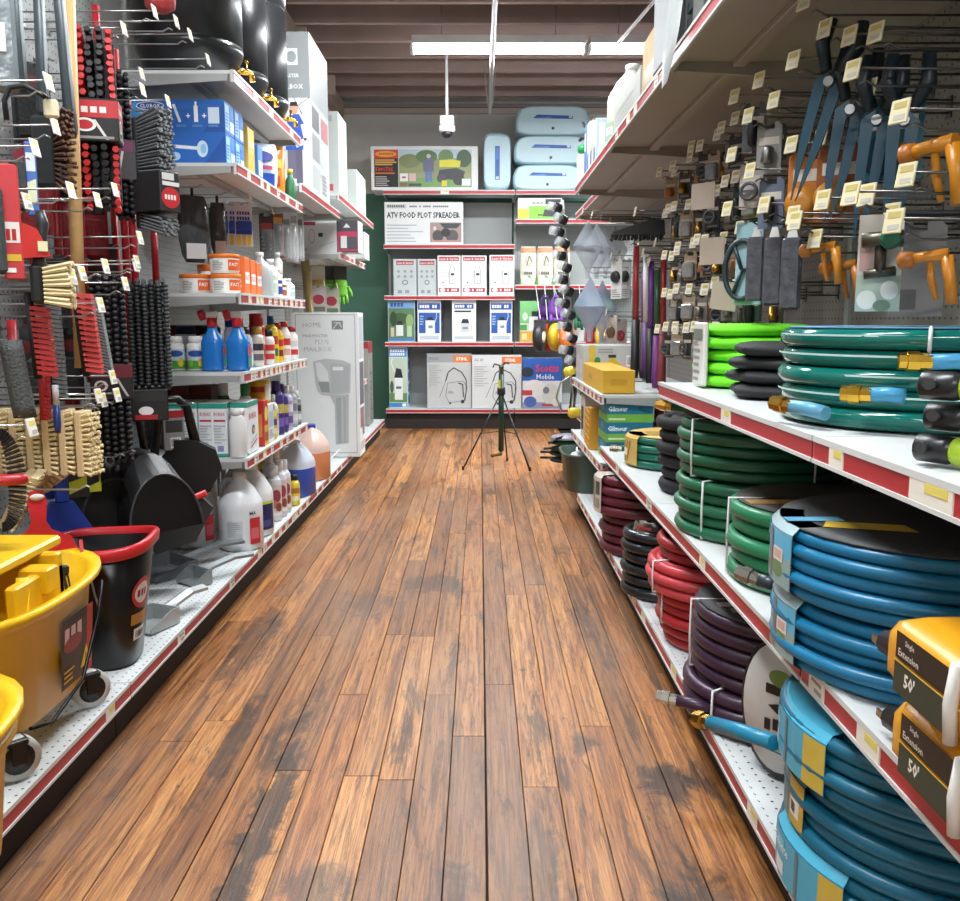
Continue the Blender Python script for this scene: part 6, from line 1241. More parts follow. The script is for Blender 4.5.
# right hand back bay
T1, T2, T3 = 0.8435, 1.3835, 1.9935
gb = [('r', 0, 0, 0.24, 0.5, '#e3cf3c'), ('r', 0.25, 0, 1, 0.62, '#86c440'), ('p', [(0.30, 0.72), (0.36, 0.85), (0.40, 0.74), (0.45, 0.85), (0.5, 0.74), (0.54, 0.85), (0.58, 0.72)], '#8a9094'), ('r', 0.62, 0.7, 0.98, 0.95, '#2b2e2e'), ('p', [(0.56, 0.14), (0.98, 0.10), (0.98, 0.55), (0.6, 0.45)], '#3a4042'), ('l', [(0.56, 0.2), (0.45, 0.2)], 0.012, '#3a4042')]
backbox('pressure_washer_carton', 'lime green and white carton on the short back shelf', 518, 198, 562, T3, 8.735, 0.3, '#e8eae8', gb)
sb = [('r', 0.05, 0.84, 0.95, 0.97, '#c98a5c'), ('e', 0.55, 0.62, 0.25, 0.16, '#bdb9a8'), ('l', [(0.4, 0.5), (0.55, 0.75), (0.7, 0.6)], 0.008, '#5a5a50'), ('r', 0.1, 0.28, 0.9, 0.36, '#d5d3c6'), ('t', '~seed', 0.25, 0.27, 0.07, '#4a4a44', 0.5), ('p', [(0, 0), (1, 0), (1, 0.18), (0.5, 0.24), (0, 0.18)], '#5f9a3a')]
for k, (p0, p1) in enumerate(((520.5, 536.5), (537.5, 553.5), (554.5, 570.5))):
    zt = at(p0, 246, Y=8.74).z; x0, x1 = xat(p0, 8.74, 1.5), xat(p1, 8.74, 1.5)
    pouch('seed_bag', ('cream grass seed bag with green base nearest the lawn cartons', 'cream grass seed bag with green base in the middle of three', 'cream grass seed bag with green base behind the clip strip')[k], ((x0 + x1) / 2, 8.80, T2), x1 - x0 + 0.004, 0.09, zt - T2, '#e3dfcf', sb, 'bag', 0, 'grass seed bags', 0.1)
ge = [('r', 0, 0.45, 1, 1, '#7cc07a'), ('r', 0, 0, 1, 0.25, '#e0a63c'), ('r', 0.1, 0.05, 0.35, 0.2, '#efd9a0'), ('r', 0.45, 0.28, 0.92, 0.62, '#e9edec'), ('r', 0.58, 0.62, 0.9, 0.75, '#23282a'), ('e', 0.25, 0.62, 0.14, 0.1, '#cfe6cc'), ('r', 0.0, 0.28, 0.35, 0.42, '#5aa04c')]
for k, (p0, p1, nm) in enumerate(((520, 540, 'green and orange sprayer carton beside the blue sprayer carton'), (541, 561, 'green and orange sprayer carton behind the coloured spools'), (590, 612, 'green and orange sprayer carton under the clear funnels'))):
    backbox('bottle_sprayer_carton', nm, p0, 301, p1, T1, 8.735, 0.2, '#cfe0cc', ge, None, 'box', 'green sprayer cartons')
t = thing('hand_sprayer', 'white hand sprayer bottle with black pump top on back shelf', 'sprayer', (xat(576, 8.8, 0.9), 8.8, T1)); fix_normals(MB().lathe([(0.07, 0), (0.08, 0.01), (0.085, 0.14), (0.05, 0.22), (0.03, 0.235)], 18).build('bottle', plastic('#e6e9e8'), t)); MB().lathe([(0.04, 0.23), (0.045, 0.27), (0.02, 0.29), (0.02, 0.33)], 14).build('pump_top', plastic('#1d1f20'), t)
# hanging goods on hooks of that bay
def bhook(x, z, y):
    """white clip hook hung from the lip of the seed bag shelf down to the goods"""
    MB().tube([(1.555 - x, BD + 0.006, 1.372), (1.555 - x, BD + 0.02, 1.355), (1.555 - x, YBK - y, max(z, 0.9) + 0.012), (1.555 - x, YBK - y, z + 0.004)], 0.0035, 6).build('clip_hook', plastic('#e3e3df'), bb1)
for k, (px, py, c1, nm) in enumerate(((545, 292, '#5a2f86', 'purple garden glove bundle hanging under the seed bags'), (556, 292, '#7a4aa8', 'violet and black glove bundle hanging next to the purple one'), (580, 296, '#2a6a4a', 'dark green glove bundle hanging behind the clip strip'))):
    p = at(px, py + 3, Y=8.60 - 0.15 * (k % 2))
    t = thing('glove_bundle', nm, 'gloves', p, 0.2 * k)
    mb = MB(); mb.rings([[(0.07 * q_ * math.cos(c), 0.05 * q_ * math.sin(c), z_) for c in [2 * PI * i / 12 for i in range(12)]] for z_, q_ in ((0.0, 0.25), (-0.06, 0.8), (-0.15, 1.0), (-0.2, 0.8))])
    for j in range(4): mb.tube([(-0.045 + 0.03 * j, -0.01, -0.18), (-0.055 + 0.037 * j, -0.015, -0.29 + 0.02 * (j % 2))], [0.02, 0.014], 8)
    fix_normals(mb.build('glove_body', mat(c1, 0.6, 0, 0.3, 30), t)); MB().box(-0.03, 0.03, -0.055, -0.045, -0.1, -0.02).build('card', card('#1f1f22'), t)
    bhook(p.x, p.z, p.y)
cols = ['#c8362a', '#d8b52c', '#e0762a', '#2b2a2e', '#c8362a', '#d8b52c']
for k, px in enumerate((547, 557, 567, 540, 591, 600)):
    p = at(px, 337, Y=8.34 - 0.11 * (k % 4))
    t = thing('line_spool', ('red', 'yellow', 'orange', 'black', 'red', 'yellow')[k] + ' coiled line spool hanging ' + ('before the green cartons' if k < 4 else 'below the clear funnels'), 'spool', p, 0.9 + 0.1 * k)
    M4 = Matrix.Rotation(PI / 2, 4, 'X')
    MB().lathe([(0.05, -0.035), (0.125, -0.03), (0.13, 0), (0.125, 0.03), (0.05, 0.035)], 22).xf(M4).build('coil', mat(cols[k], 0.4, 0, 0.3, 50), t)
    MB().box(-0.03, 0.03, -0.05, 0.05, 0.06, 0.15, 0.004).build('header', card('#3a3436'), t)
    MB().lathe([(0.02, -0.04), (0.05, -0.039), (0.05, 0.039), (0.02, 0.04)], 14).xf(M4).build('hub', plastic('#e6d9c0'), t)
    bhook(p.x, p.z + 0.152, p.y)
# tripod sprinkler in the aisle
DG = mat('#1f3a2c', 0.35, 0.2, 0.1)
t = thing('tripod_sprinkler', 'dark green tripod sprinkler standing on the floor boards', 'sprinkler', (0.155, 6.55, 0))
MB().tube([(0, 0, 0.10), (0, 0, 0.66)], 0.021, 10).build('riser_pipe', DG, t)
feet = [(-0.275, -0.27, 0), (0.195, -0.31, 0), (0.05, 0.14, 0)]
for f in feet:
    l = MB().tube([(0, 0, 0.53), (f[0], f[1], 0.008)], 0.0055, 8).build('leg', mat('#181a19', 0.4, 0.3), t)
    MB().tube([(f[0] - 0.0, f[1], 0.0), (f[0], f[1], 0.03)], 0.009, 8).build('rubber_foot', plastic('#111111'), l)
    MB().tube([(0, 0, 0.245), (f[0] * 0.53, f[1] * 0.53, 0.245)], 0.003, 6).build('brace', mat('#181a19', 0.4, 0.3), t)
MB().lathe([(0.028, 0.51), (0.03, 0.52), (0.03, 0.56), (0.024, 0.57)], 12).build('collar', plastic('#1b1c1c'), t)
MB().box(-0.024, -0.006, -0.032, -0.022, 0.56, 0.62).build('sticker', card('#c9d23c'), t)
MB().tube([(0, 0, 0.10), (0, -0.01, 0.075), (-0.05, -0.03, 0.07), (-0.075, -0.035, 0.065)], 0.013, 8).build('hose_elbow', metal('#7d6a44'), t)
h = MB().lathe([(0.014, 0.65), (0.018, 0.66), (0.016, 0.70), (0.02, 0.71), (0.012, 0.73)], 12).build('sprinkler_head', metal('#6d685c', 0.35), t)
MB().tube([(0, 0, 0.72), (0.03, -0.02, 0.745), (0.055, -0.03, 0.74)], 0.008, 8).tube([(0, 0, 0.72), (-0.05, 0.0, 0.735), (-0.06, 0, 0.71)], 0.006, 8).build('impact_arm', metal('#55524a', 0.35), h)

# ================================================================== right run: hoses
def coil(name, nm, loc, Rr, turns, r, col, layers=2, rough=0.35, sleeve=None, ties=(), top=None, group=None, stripe=None, seed=1, ends=(), bump=0.0, sx=1.0, sy=1.0, rz=0.0):
    """garden hose wound flat: helix of `turns` rounds, `layers` deep; base at loc"""
    t = thing(name, nm, 'hose', loc, rz, group)
    q = random.Random(seed); h = turns * 2 * r * 0.97; N = 44
    m = mat(col, rough, 0, 0.12, 9, bump, 200)
    mb = MB()
    for ly in range(layers):
        rad = Rr - r - ly * 2 * r * 0.98; pts = []
        ph = q.uniform(0, 6); nt_ = turns
        for i in range(N * nt_ + 1):
            f = i / N; k = int(min(f, nt_ - 1)); a = 2 * PI * f + 0.6 * ly
            jit = 0.006 * math.sin(3.1 * k + ph + ly) + 0.0025 * math.sin(2 * a + k)
            # step up once per round so the rounds stack level
            fr = f - int(f); step = max(0.0, (fr - 0.86) / 0.14); kk = min(int(f) + step, nt_ - 1)
            z_ = r + kk * 2 * r * 0.97
            pts.append(((rad + jit) * math.cos(a) * sx, (rad + jit) * math.sin(a) * sy, z_))
        mb.tube(pts, r, 8)
    mb.build('hose_coil', m, t)
    if stripe:
        mb = MB()
        for k in range(turns):
            a0 = PI * 0.62; n = 26
            rr = Rr + 0.0005 + 0.006 * math.sin(3.1 * k); z_ = r + k * 2 * r * 0.97 + r * 0.35
            v = []; f = []
            for i in range(n + 1):
                a = PI + a0 * (i / n) * 1.35 - 0.35
                for dz in (-0.0016, 0.0016): v.append(((rr + 0.001) * math.cos(a), (rr + 0.001) * math.sin(a), z_ + dz))
            for i in range(n): f.append((2 * i, 2 * i + 2, 2 * i + 3, 2 * i + 1))
            mb.add(v, f)
        mb.build('pale_stripe', mat(stripe, 0.35), t)
    W_ = 2 * r * layers
    for a in ties:
        zb = 0.0
        if isinstance(a, tuple): a, zb = a; zb *= h
        c, s_ = math.cos(a), math.sin(a); ri, ro = Rr - W_ - 0.004, Rr + 0.004
        MB().tube([(ri * c, ri * s_, zb + 0.002), (ro * c, ro * s_, zb + 0.003), (ro * c * 1.006, ro * s_ * 1.006, (h + zb) * 0.5), (ro * c, ro * s_, h + 0.003), (ri * c, ri * s_, h + 0.003)], 0.003, 6).build('tie', plastic('#dcdcd8', 0.4), t)
    if top:
        mb = MB().lathe([(Rr - W_ - 0.01, h + 0.001), (Rr - r * 0.7, h + 0.001), (Rr - r * 0.7, h + 0.004), (Rr - W_ - 0.01, h + 0.004)], 30)
        fix_normals(mb.build('top_card', card(top[0]), t))
        mb = MB(); printed(mb, lambda u, v, l: (u - Rr, v - Rr, h + 0.0045 + l), 2 * Rr, 2 * Rr, top[1]); mb.build('top_print', None, t)
    if sleeve:
        a, wid, sc, els = sleeve[:4]
        half = wid / Rr / 2; n = 8; rr = Rr + 0.003; ri = Rr - W_ - 0.003
        v = []; f = []
        for i in range(n + 1):
            b = a - half + 2 * half * i / n; c, s_ = math.cos(b), math.sin(b)
            for rad, z_ in ((ri, 0.0), (ri, h + 0.004), (rr - 0.012, h + 0.004), (rr, h - 0.008), (rr, 0.008), (rr - 0.012, 0.0)): v.append((rad * c, rad * s_, z_))
        for i in range(n):
            for j in range(6):
                k = (j + 1) % 6; f.append((i * 6 + j, i * 6 + k, (i + 1) * 6 + k, (i + 1) * 6 + j))
        s_o = fix_normals(MB().add(v, f).build('card_sleeve', mat(sc, 0.25, 0, 0.06, 8), t))
        mb = MB(); printed(mb, lambda u, v_, l: ((rr + 0.0008 + l) * math.cos(a - half + u / Rr), (rr + 0.0008 + l) * math.sin(a - half + u / Rr), 0.01 + v_), wid, h - 0.02, els, nu=6); mb.build('print', None, s_o)
    for e in ends: hose_end(t, *e)
    return t
def hose_end(t, p0, p1, r, col, brass='#c9a04a', fit='coupling'):
    """loose end of the hose from p0 to p1 with its brass fitting"""
    p0 = Vector(p0); p1 = Vector(p1); d = (p1 - p0).normalized()
    MB().tube([tuple(p0), tuple((p0 + p1) / 2 + Vector((0, 0, 0.002))), tuple(p1)], r, 10).build('hose_end', mat(col, 0.35, 0, 0.12, 9), t)
    c = MB()
    c.tube([tuple(p1 - d * 0.004), tuple(p1 + d * 0.012), tuple(p1 + d * 0.013), tuple(p1 + d * 0.030), tuple(p1 + d * 0.031), tuple(p1 + d * 0.042), tuple(p1 + d * 0.043)], [r * 1.05, r * 1.05, r * 1.3, r * 1.3, r * 1.1, r * 1.1, r * 0.6], 8, smooth=False)
    c.build('brass_coupling', metal(brass, 0.25), t)
def gil(txt=True): return [('r', 0, 0.55, 1, 1, '#5fb4d6'), ('r', 0, 0, 1, 0.55, '#8fa9a8'), ('r', 0.2, 0.1, 0.5, 0.3, '#4a5a4a'), ('e', 0.7, 0.3, 0.15, 0.14, '#6a8a5a'), ('r', 0.42, 0.05, 0.55, 0.98, '#6d7a80'), ('r', 0.6, 0.45, 0.85, 0.7, '#e6dcd6'), ('r', 0.63, 0.5, 0.82, 0.66, '#d0a8a0')] + ([('t', 'Gilmour', 0.08, 0.78, 0.12, '#f2f6f8', 0.34)] if txt else [])
ZM, ZU, ZBR = 0.518, 0.875, 0.148
# middle shelf
blackcard = ('#26282a', [('r', 0.12, 0.42, 0.4, 0.5, '#4a4d50'), ('r', 0.2, 0.3, 0.34, 0.36, '#6a6d70')])
h5 = 5 * 2 * 0.0145 * 0.97
coil('garden_hose', 'dark green hose coil tied with white, upper of its stack', (0.735, 2.28, ZM + h5 + 0.006), 0.222, 5, 0.0145, '#17593c', ties=(3.5, 4.9), top=blackcard, seed=2, ends=(((-0.12, 0.19, h5 - 0.01), (-0.2, 0.235, h5 + 0.004), 0.012, '#17593c', '#c9a04a'),))
coil('garden_hose', 'dark green hose coil tied with white, lower of its stack', (0.735, 2.27, ZM), 0.225, 5, 0.0145, '#1a6343', ties=(3.7,), seed=3)
coil('garden_hose', 'bright green hose coil beside the blue hose stack', (0.735, 1.825, ZM), 0.21, 5, 0.0165, '#237a52', ties=(3.0,), top=('#3a342c', [('r', 0.05, 0.4, 0.3, 0.5, '#b9905a'), ('r', 0.15, 0.52, 0.35, 0.56, '#20201e')]), seed=4)
hb = 5 * 2 * 0.0108 * 0.97
yell_top = ('#2b2f31', [('p', [(0.1, 0.42), (0.36, 0.34), (0.36, 0.44), (0.14, 0.5)], '#c9a83a'), ('r', 0.02, 0.5, 0.2, 0.56, '#5a9ab8')])
coil('garden_hose', 'blue hose coil in card sleeve, upper of the middle shelf pair', (0.715, 1.37, ZM + hb + 0.008), 0.245, 5, 0.0108, '#0e6f99', sleeve=(3.0, 0.16, '#9db3b8', gil()), top=yell_top, seed=5, group='blue hoses on the middle shelf')
coil('garden_hose', 'blue hose coil in card sleeve, lower of the middle shelf pair', (0.715, 1.37, ZM), 0.238, 5, 0.0108, '#0f749f', sleeve=(3.05, 0.15, '#8fa5aa', gil(False)), seed=6, group='blue hoses on the middle shelf', ends=(((-0.20, 0.135, hb - 0.03), (-0.225, 0.165, hb - 0.025), 0.012, '#2a3a40', '#a9a49a'),))
hk = 3 * 2 * 0.02 * 0.97
for i, nm in enumerate(('black soaker hose coil under another black coil on middle shelf', 'black soaker hose coil upper of the pair by dark green hoses')):
    coil('soaker_hose', nm, (0.74 - 0.01 * i, 2.80, ZM + i * (hk + 0.002)), 0.17, 3, 0.02, '#17181b', rough=0.75, bump=0.6, seed=7 + i)
t = thing('white_strap', 'loose white plastic strap lying before the black soaker hose', 'strap', (0.60, 2.60, ZM)); MB().tube([(-0.01, 0.05, 0.004), (0.03, 0.0, 0.004), (0.12, 0.01, 0.006)], 0.006, 6).build('strap_band', plastic('#e6e6e2'), t)
yel_s = [('r', 0, 0, 1, 1, '#c9a85a')] + [('l', [(0.1 + 0.16 * i, 0.1), (0.25 + 0.16 * i, 0.9)], 0.006, '#5a4a2a') for i in range(4)] + [('r', 0.3, 0.3, 0.6, 0.6, '#efe3c0')]
coil('garden_hose', 'teal green hose coil with tan patterned sleeve at the shelf end', (0.735, 3.32, ZM), 0.19, 4, 0.0145, '#14624f', sleeve=(3.25, 0.16, '#c9a85a', yel_s), top=('#c9a85a', [('r', 0.2, 0.3, 0.5, 0.6, '#b08a40')]), seed=9, ends=(((-0.16, 0.05, 0.05), (-0.20, 0.06, 0.05), 0.012, '#14624f', '#9a9489'),))
# extension cords in yellow sleeves on the near middle shelf
def cord(z, nm, dx):
    t = thing('extension_cord', nm, 'extension cord', (0.60 + dx, 0.84, z), 0.0, 'extension cords in yellow sleeves')
    YS = mat('#dd9a16', 0.28, 0, 0.06, 6)
    L_, hh, w = 0.36, 0.088, 0.21
    mb = MB(); rs = []
    for y_, k in ((-L_ / 2, 0.94), (-L_ / 2 + 0.012, 1), (L_ / 2 - 0.012, 1), (L_ / 2, 0.94)):
        rs.append([(w / 2 * a, y_, hh / 2 + hh / 2 * b * k) for a, b in superpts(24, 6)])
    fix_normals(mb.rings(rs).build('yellow_sleeve', YS, t))
    els = [('r', 0.06, 0.52, 0.38, 0.88, '#211c18'), ('t', 'Single', 0.12, 0.72, 0.10, '#e6dccb', 0.22), ('t', 'Extension', 0.08, 0.57, 0.10, '#e6dccb', 0.28), ('r', 0.06, 0.06, 0.38, 0.48, '#2c3a2c'), ('t', "50'", 0.13, 0.20, 0.20, '#efe9dc', 0.2, 0.03), ('r', 0.52, 0.52, 0.95, 0.88, '#211c18'), ('t', '~Standard', 0.55, 0.72, 0.10, '#e6dccb', 0.35), ('t', '~Outdoor', 0.55, 0.57, 0.10, '#e6dccb', 0.35), ('r', 0.52, 0.06, 0.95, 0.48, '#2c3a2c'), ('t', "5/8''", 0.60, 0.20, 0.2, '#efe9dc', 0.25, 0.03), ('r', 0.06, 0.49, 0.95, 0.51, '#e9c65a')]
    mb = MB(); printed(mb, lambda u, v, l: (-w / 2 - 0.0008 - l, L_ / 2 - u, v), L_, hh, els); mb.build('print', None, t)
    MB().tube([(-w / 2 - 0.004, L_ / 2 - 0.155, 0.004), (-w / 2 - 0.007, L_ / 2 - 0.155, hh * 0.5), (-w / 2 - 0.003, L_ / 2 - 0.155, hh - 0.004), (-w / 2 + 0.03, L_ / 2 - 0.155, hh + 0.004), (w / 2 - 0.03, L_ / 2 - 0.155, hh + 0.004)], 0.0075, 8).build('white_tie', plastic('#e3e3de'), t)
    p = MB().tube([(-0.05, L_ / 2 - 0.01, 0.03), (-0.055, L_ / 2 + 0.025, 0.028), (-0.06, L_ / 2 + 0.03, 0.027), (-0.068, L_ / 2 + 0.08, 0.025)], [0.010, 0.013, 0.019, 0.017], 10).build('plug', mat('#141516', 0.4), t)
    for a in (-0.009, 0.009): MB().box(-0.072 + a, -0.069 + a, L_ / 2 + 0.078, L_ / 2 + 0.098, 0.02, 0.03).build('prong', metal('#b9b39a'), p)
    coilm = MB()
    for k in range(3): coilm.tube([(0.02, L_ / 2 - 0.02, 0.02 + 0.024 * k), (0.03, L_ / 2 + 0.04, 0.022 + 0.024 * k), (0.07, L_ / 2 + 0.045, 0.022 + 0.024 * k), (0.085, L_ / 2 - 0.02, 0.02 + 0.024 * k)], 0.011, 8)
    coilm.build('cord_loops', mat('#1d4a3c', 0.45), t)
def superpts(n, e):
    out = []
    for i in range(n):
        a = 2 * PI * i / n; c, s_ = math.cos(a), math.sin(a); q = 1 / (abs(c) ** e + abs(s_) ** e) ** (1 / e); out.append((c * q, s_ * q))
    return out
cord(ZM, 'extension cord in yellow sleeve, lower of the two', 0.0)
cord(ZM + 0.101, 'extension cord in yellow sleeve, upper of the two', -0.012)
# upper shelf
def softpile(name, nm, loc, wx, wy, lumps, hh, col, sleeve=None, rz=0.0, bump=0.5):
    t = thing(name, nm, 'hose', loc, rz); q = random.Random(len(nm)); m = mat(col, 0.7, 0, 0.15, 20, bump, 45); z = 0.0
    mb = MB()
    for k in range(lumps):
        h_ = hh / lumps; kx = q.uniform(0.92, 1.02); oy = q.uniform(-0.014, 0.014)
        rs = []
        for i in range(9):
            f = -1 + 2 * i / 8; c = math.sqrt(max(0.02, 1 - abs(f) ** 3.0))
            rs.append([(wx / 2 * kx * a * (0.86 + 0.14 * c) + 0.009 * math.sin(5 * b + 2.3 * k) + 0.006 * math.sin(9 * a + k), wy / 2 * b * (0.86 + 0.14 * c) + oy, z + h_ / 2 + f * h_ * 0.53) for a, b in superpts(30, 2.6)])
        rs = [[(x_ * (0.80 + 0.20 * math.sqrt(max(0, 1 - (-1 + 2 * i / 8) ** 2))), y_ * (0.80 + 0.20 * math.sqrt(max(0, 1 - (-1 + 2 * i / 8) ** 2))), z_) for x_, y_, z_ in r] for i, r in enumerate(rs)]
        mb.rings(rs); z += h_
    fix_normals(mb.build('folded_hose', m, t))
    if sleeve:
        a0, a1, y0, y1 = sleeve
        s_ = MB().box(-wx / 2 - 0.008, -wx / 2 + 0.006, y0, y1, 0.004, hh + 0.004, 0.004).build('card_sleeve', card('#d5d3cd'), t)
        mb = MB(); printed(mb, lambda u, v, l: (-wx / 2 - 0.008 - l, y1 - u, v), y1 - y0, hh, lines(0.1, 0.1, 0.85, 0.9, 7, '#8a8a86', 3) + [('r', 0.1, 0.75, 0.9, 0.92, '#6f7a6a')]); mb.build('print', None, s_)
    return t
softpile('expandable_hose', 'lime green folded fabric hose with grey card sleeve', (0.73, 2.43, ZU), 0.29, 0.28, 5, 0.165, '#6fdc1c', (0, 0, -0.09, 0.02))
softpile('expandable_hose', 'black folded fabric hose between lime and teal hoses', (0.725, 2.09, ZU), 0.27, 0.26, 4, 0.125, '#101113')
t = coil('garden_hose', 'glossy teal hose coil with pale stripe and brass couplings', (0.795, 1.60, ZU), 0.25, 5, 0.0165, '#07665c', layers=3, rough=0.12, stripe='#b9d6d2', top=('#4a7fa0', [('r', 0.1, 0.3, 0.5, 0.5, '#8fc0da'), ('r', 0.55, 0.2, 0.8, 0.5, '#b9cfd8'), ('t', 'Gilmour', 0.12, 0.36, 0.06, '#f2f6f8', 0.3)]), ties=((4.25, 0.78),), seed=11)
hose_end(t, (-0.05, -0.268, 0.112), (-0.125, -0.25, 0.113), 0.012, '#3f93bd', '#d3a93e')
hose_end(t, (-0.15, -0.235, 0.06), (-0.19, -0.205, 0.06), 0.012, '#3f93bd', '#d3a93e')
hose_end(t, (-0.235, -0.15, 0.025), (-0.268, -0.08, 0.03), 0.012, '#5a9ab8', '#b98f3e')
for k, (Y, X, z, nm) in enumerate(((1.10, 0.555, ZU, 'lowest black watering wand head with lime and violet wrap'), (1.10, 0.565, ZU + 0.039, 'middle black watering wand head lying on another'), (1.09, 0.55, ZU + 0.078, 'topmost black watering wand head with bright lime band'))):
    t = thing('watering_wand', nm, 'watering wand', (X, Y, z + 0.0185), 0, 'watering wands piled on the upper shelf', rot=(0, 0.0, -1.05 + 0.1 * k))
    t.scale = (0.8, 0.8, 0.8)
    M4 = Matrix.Rotation(PI / 2, 4, 'Y')
    hd = MB().lathe([(0.014, -0.02), (0.022, -0.015), (0.022, 0.03), (0.018, 0.045)], 14).xf(M4).build('head', mat('#1a1b1d', 0.35), t)
    MB().lathe([(0.004, 0), (0.009, 0.002), (0.009, 0.012)], 10).xf(Matrix.Translation((0.005, -0.022, 0.004)) @ Matrix.Rotation(PI / 2, 4, 'X')).build('dial', plastic('#3a3c3e'), hd)
    MB().lathe([(0.020, 0.042), (0.0225, 0.048), (0.0225, 0.085), (0.02, 0.09)], 14).xf(M4).build('lime_band', plastic('#a3c22c'), t)
    MB().lathe([(0.019, 0.088), (0.0215, 0.092), (0.0215, 0.16), (0.018, 0.165)], 14).xf(M4).build('violet_wrap', mat('#4a4f98', 0.3), t)
    MB().lathe([(0.0225, 0.115), (0.0235, 0.118), (0.0235, 0.128), (0.0225, 0.131)], 14).xf(M4).build('tie', plastic('#dedee0'), t)
    MB().lathe([(0.010, 0.16), (0.010, 0.36)], 10).xf(M4).build('wand_tube', plastic('#35506a'), t)
# base deck coils
hm = 4 * 2 * 0.0195 * 0.97
mar = [('r', 0, 0, 1, 1, '#cfc9be'), ('r', 0.1, 0.1, 0.4, 0.9, '#7a6f66'), ('r', 0.5, 0.5, 0.9, 0.9, '#4a4a46'), ('r', 0.5, 0.1, 0.9, 0.4, '#9a938a')]
coil('garden_hose', 'maroon hose coil with printed sleeve, upper of its stack', (0.655, 3.50, ZBR + hm + 0.002), 0.20, 4, 0.0195, '#5c1f2c', sleeve=(3.3, 0.10, '#c9c3b6', mar), seed=12)
coil('garden_hose', 'maroon hose coil without sleeve, lower of its stack', (0.665, 3.50, ZBR), 0.185, 4, 0.0195, '#561c28', seed=13)
hk2 = 3 * 2 * 0.0185 * 0.97
for i, nm in enumerate(('black hose coil lower of the pair between maroon and red hoses', 'black hose coil upper of the pair between maroon and red hoses')):
    coil('garden_hose', nm, (0.62, 2.93, ZBR + i * (hk2 + 0.002)), 0.145, 3, 0.0185, '#1d2024', rough=0.25, seed=14 + i)
zr = ZBR
for i, (Rr, n, col, nm) in enumerate(((0.17, 2, '#a3262c', 'lowest red hose coil on the base deck'), (0.185, 3, '#a8282e', 'red hose coil tied with pale cord above the lowest one'), (0.215, 3, '#c04048', 'widest bright red hose coil with white wrap'), (0.20, 2, '#8f2228', 'dark red hose coil topmost under the middle shelf'))):
    coil('garden_hose', nm, (0.69 + 0.015 * (i == 3), 2.47, zr), Rr, n, 0.0150, col, ties=(3.4,) if i in (1, 2) else (), seed=20 + i, ends=(((-0.12, 0.17, 0.03), (-0.2, 0.16, 0.045), 0.013, '#1d1d1f', '#b9b5aa'),) if i == 3 else ())
    zr += n * 2 * 0.0150 * 0.97 + 0.004
dark_top = ('#2f3133', [('r', 0.1, 0.40, 0.46, 0.47, '#b9b9b4'), ('r', 0.14, 0.3, 0.4, 0.38, '#8a8a86'), ('p', [(0.16, 0.5), (0.3, 0.46), (0.3, 0.54), (0.2, 0.56)], '#c9a83a'), ('r', 0.3, 0.55, 0.5, 0.62, '#6f7072')])
hp = 3 * 2 * 0.0165 * 0.97
coil('garden_hose', 'purple hose coil partly under the dark topped one', (0.675, 1.985, ZBR), 0.20, 3, 0.0165, '#3a2238', ties=(3.75,), seed=30, ends=(((-0.16, -0.10, 0.05), (-0.235, -0.06, 0.055), 0.013, '#3a2238', '#c9c5ba'),))
coil('garden_hose', 'dark purple hose coil topped with a black printed card', (0.72, 2.0, ZBR + hp + 0.002), 0.225, 5, 0.0165, '#352034', ties=(3.05,), top=dark_top, seed=31)
ht = 4 * 2 * 0.0125 * 0.97
tl = [('r', 0, 0, 1, 1, '#4fa8c4'), ('r', 0.78, 0, 1, 1, '#c9b04a'), ('r', 0.1, 0.1, 0.3, 0.4, '#dfe6e6'), ('r', 0.1, 0.55, 0.3, 0.9, '#7cc4da'), ('r', 0.5, 0, 0.54, 1, '#6d7a80'), ('t', 'Colorite', 0.03, 0.62, 0.2, '#f0f6f8', 0.4)]
tl2 = [('r', 0, 0, 1, 1, '#5a7a7c'), ('r', 0.62, 0, 1, 1, '#c2a43c'), ('r', 0.66, 0.2, 0.9, 0.6, '#e3e1da')] + barcode(0.68, 0.24, 0.86, 0.55, 5)
for i, (dx, Rr, sl, nm) in enumerate(((0.0, 0.24, (3.3, 0.2, '#4aa6c4', tl), 'teal blue hose coil with light blue sleeve resting on the base deck'), (0.01, 0.24, (3.0, 0.14, '#4a6f72', tl2), 'teal blue hose coil with barcode sleeve in the middle of its stack'), (-0.005, 0.24, (3.1, 0.22, '#4aa6c4', tl), 'teal blue hose coil with wide light blue and yellow sleeve'))):
    coil('garden_hose', nm, (0.73 + dx, 1.33, ZBR + i * (ht + 0.004)), Rr, 4, 0.0125, '#0c6480', layers=2, sleeve=sl, seed=40 + i, group='teal hoses stacked on the base deck')
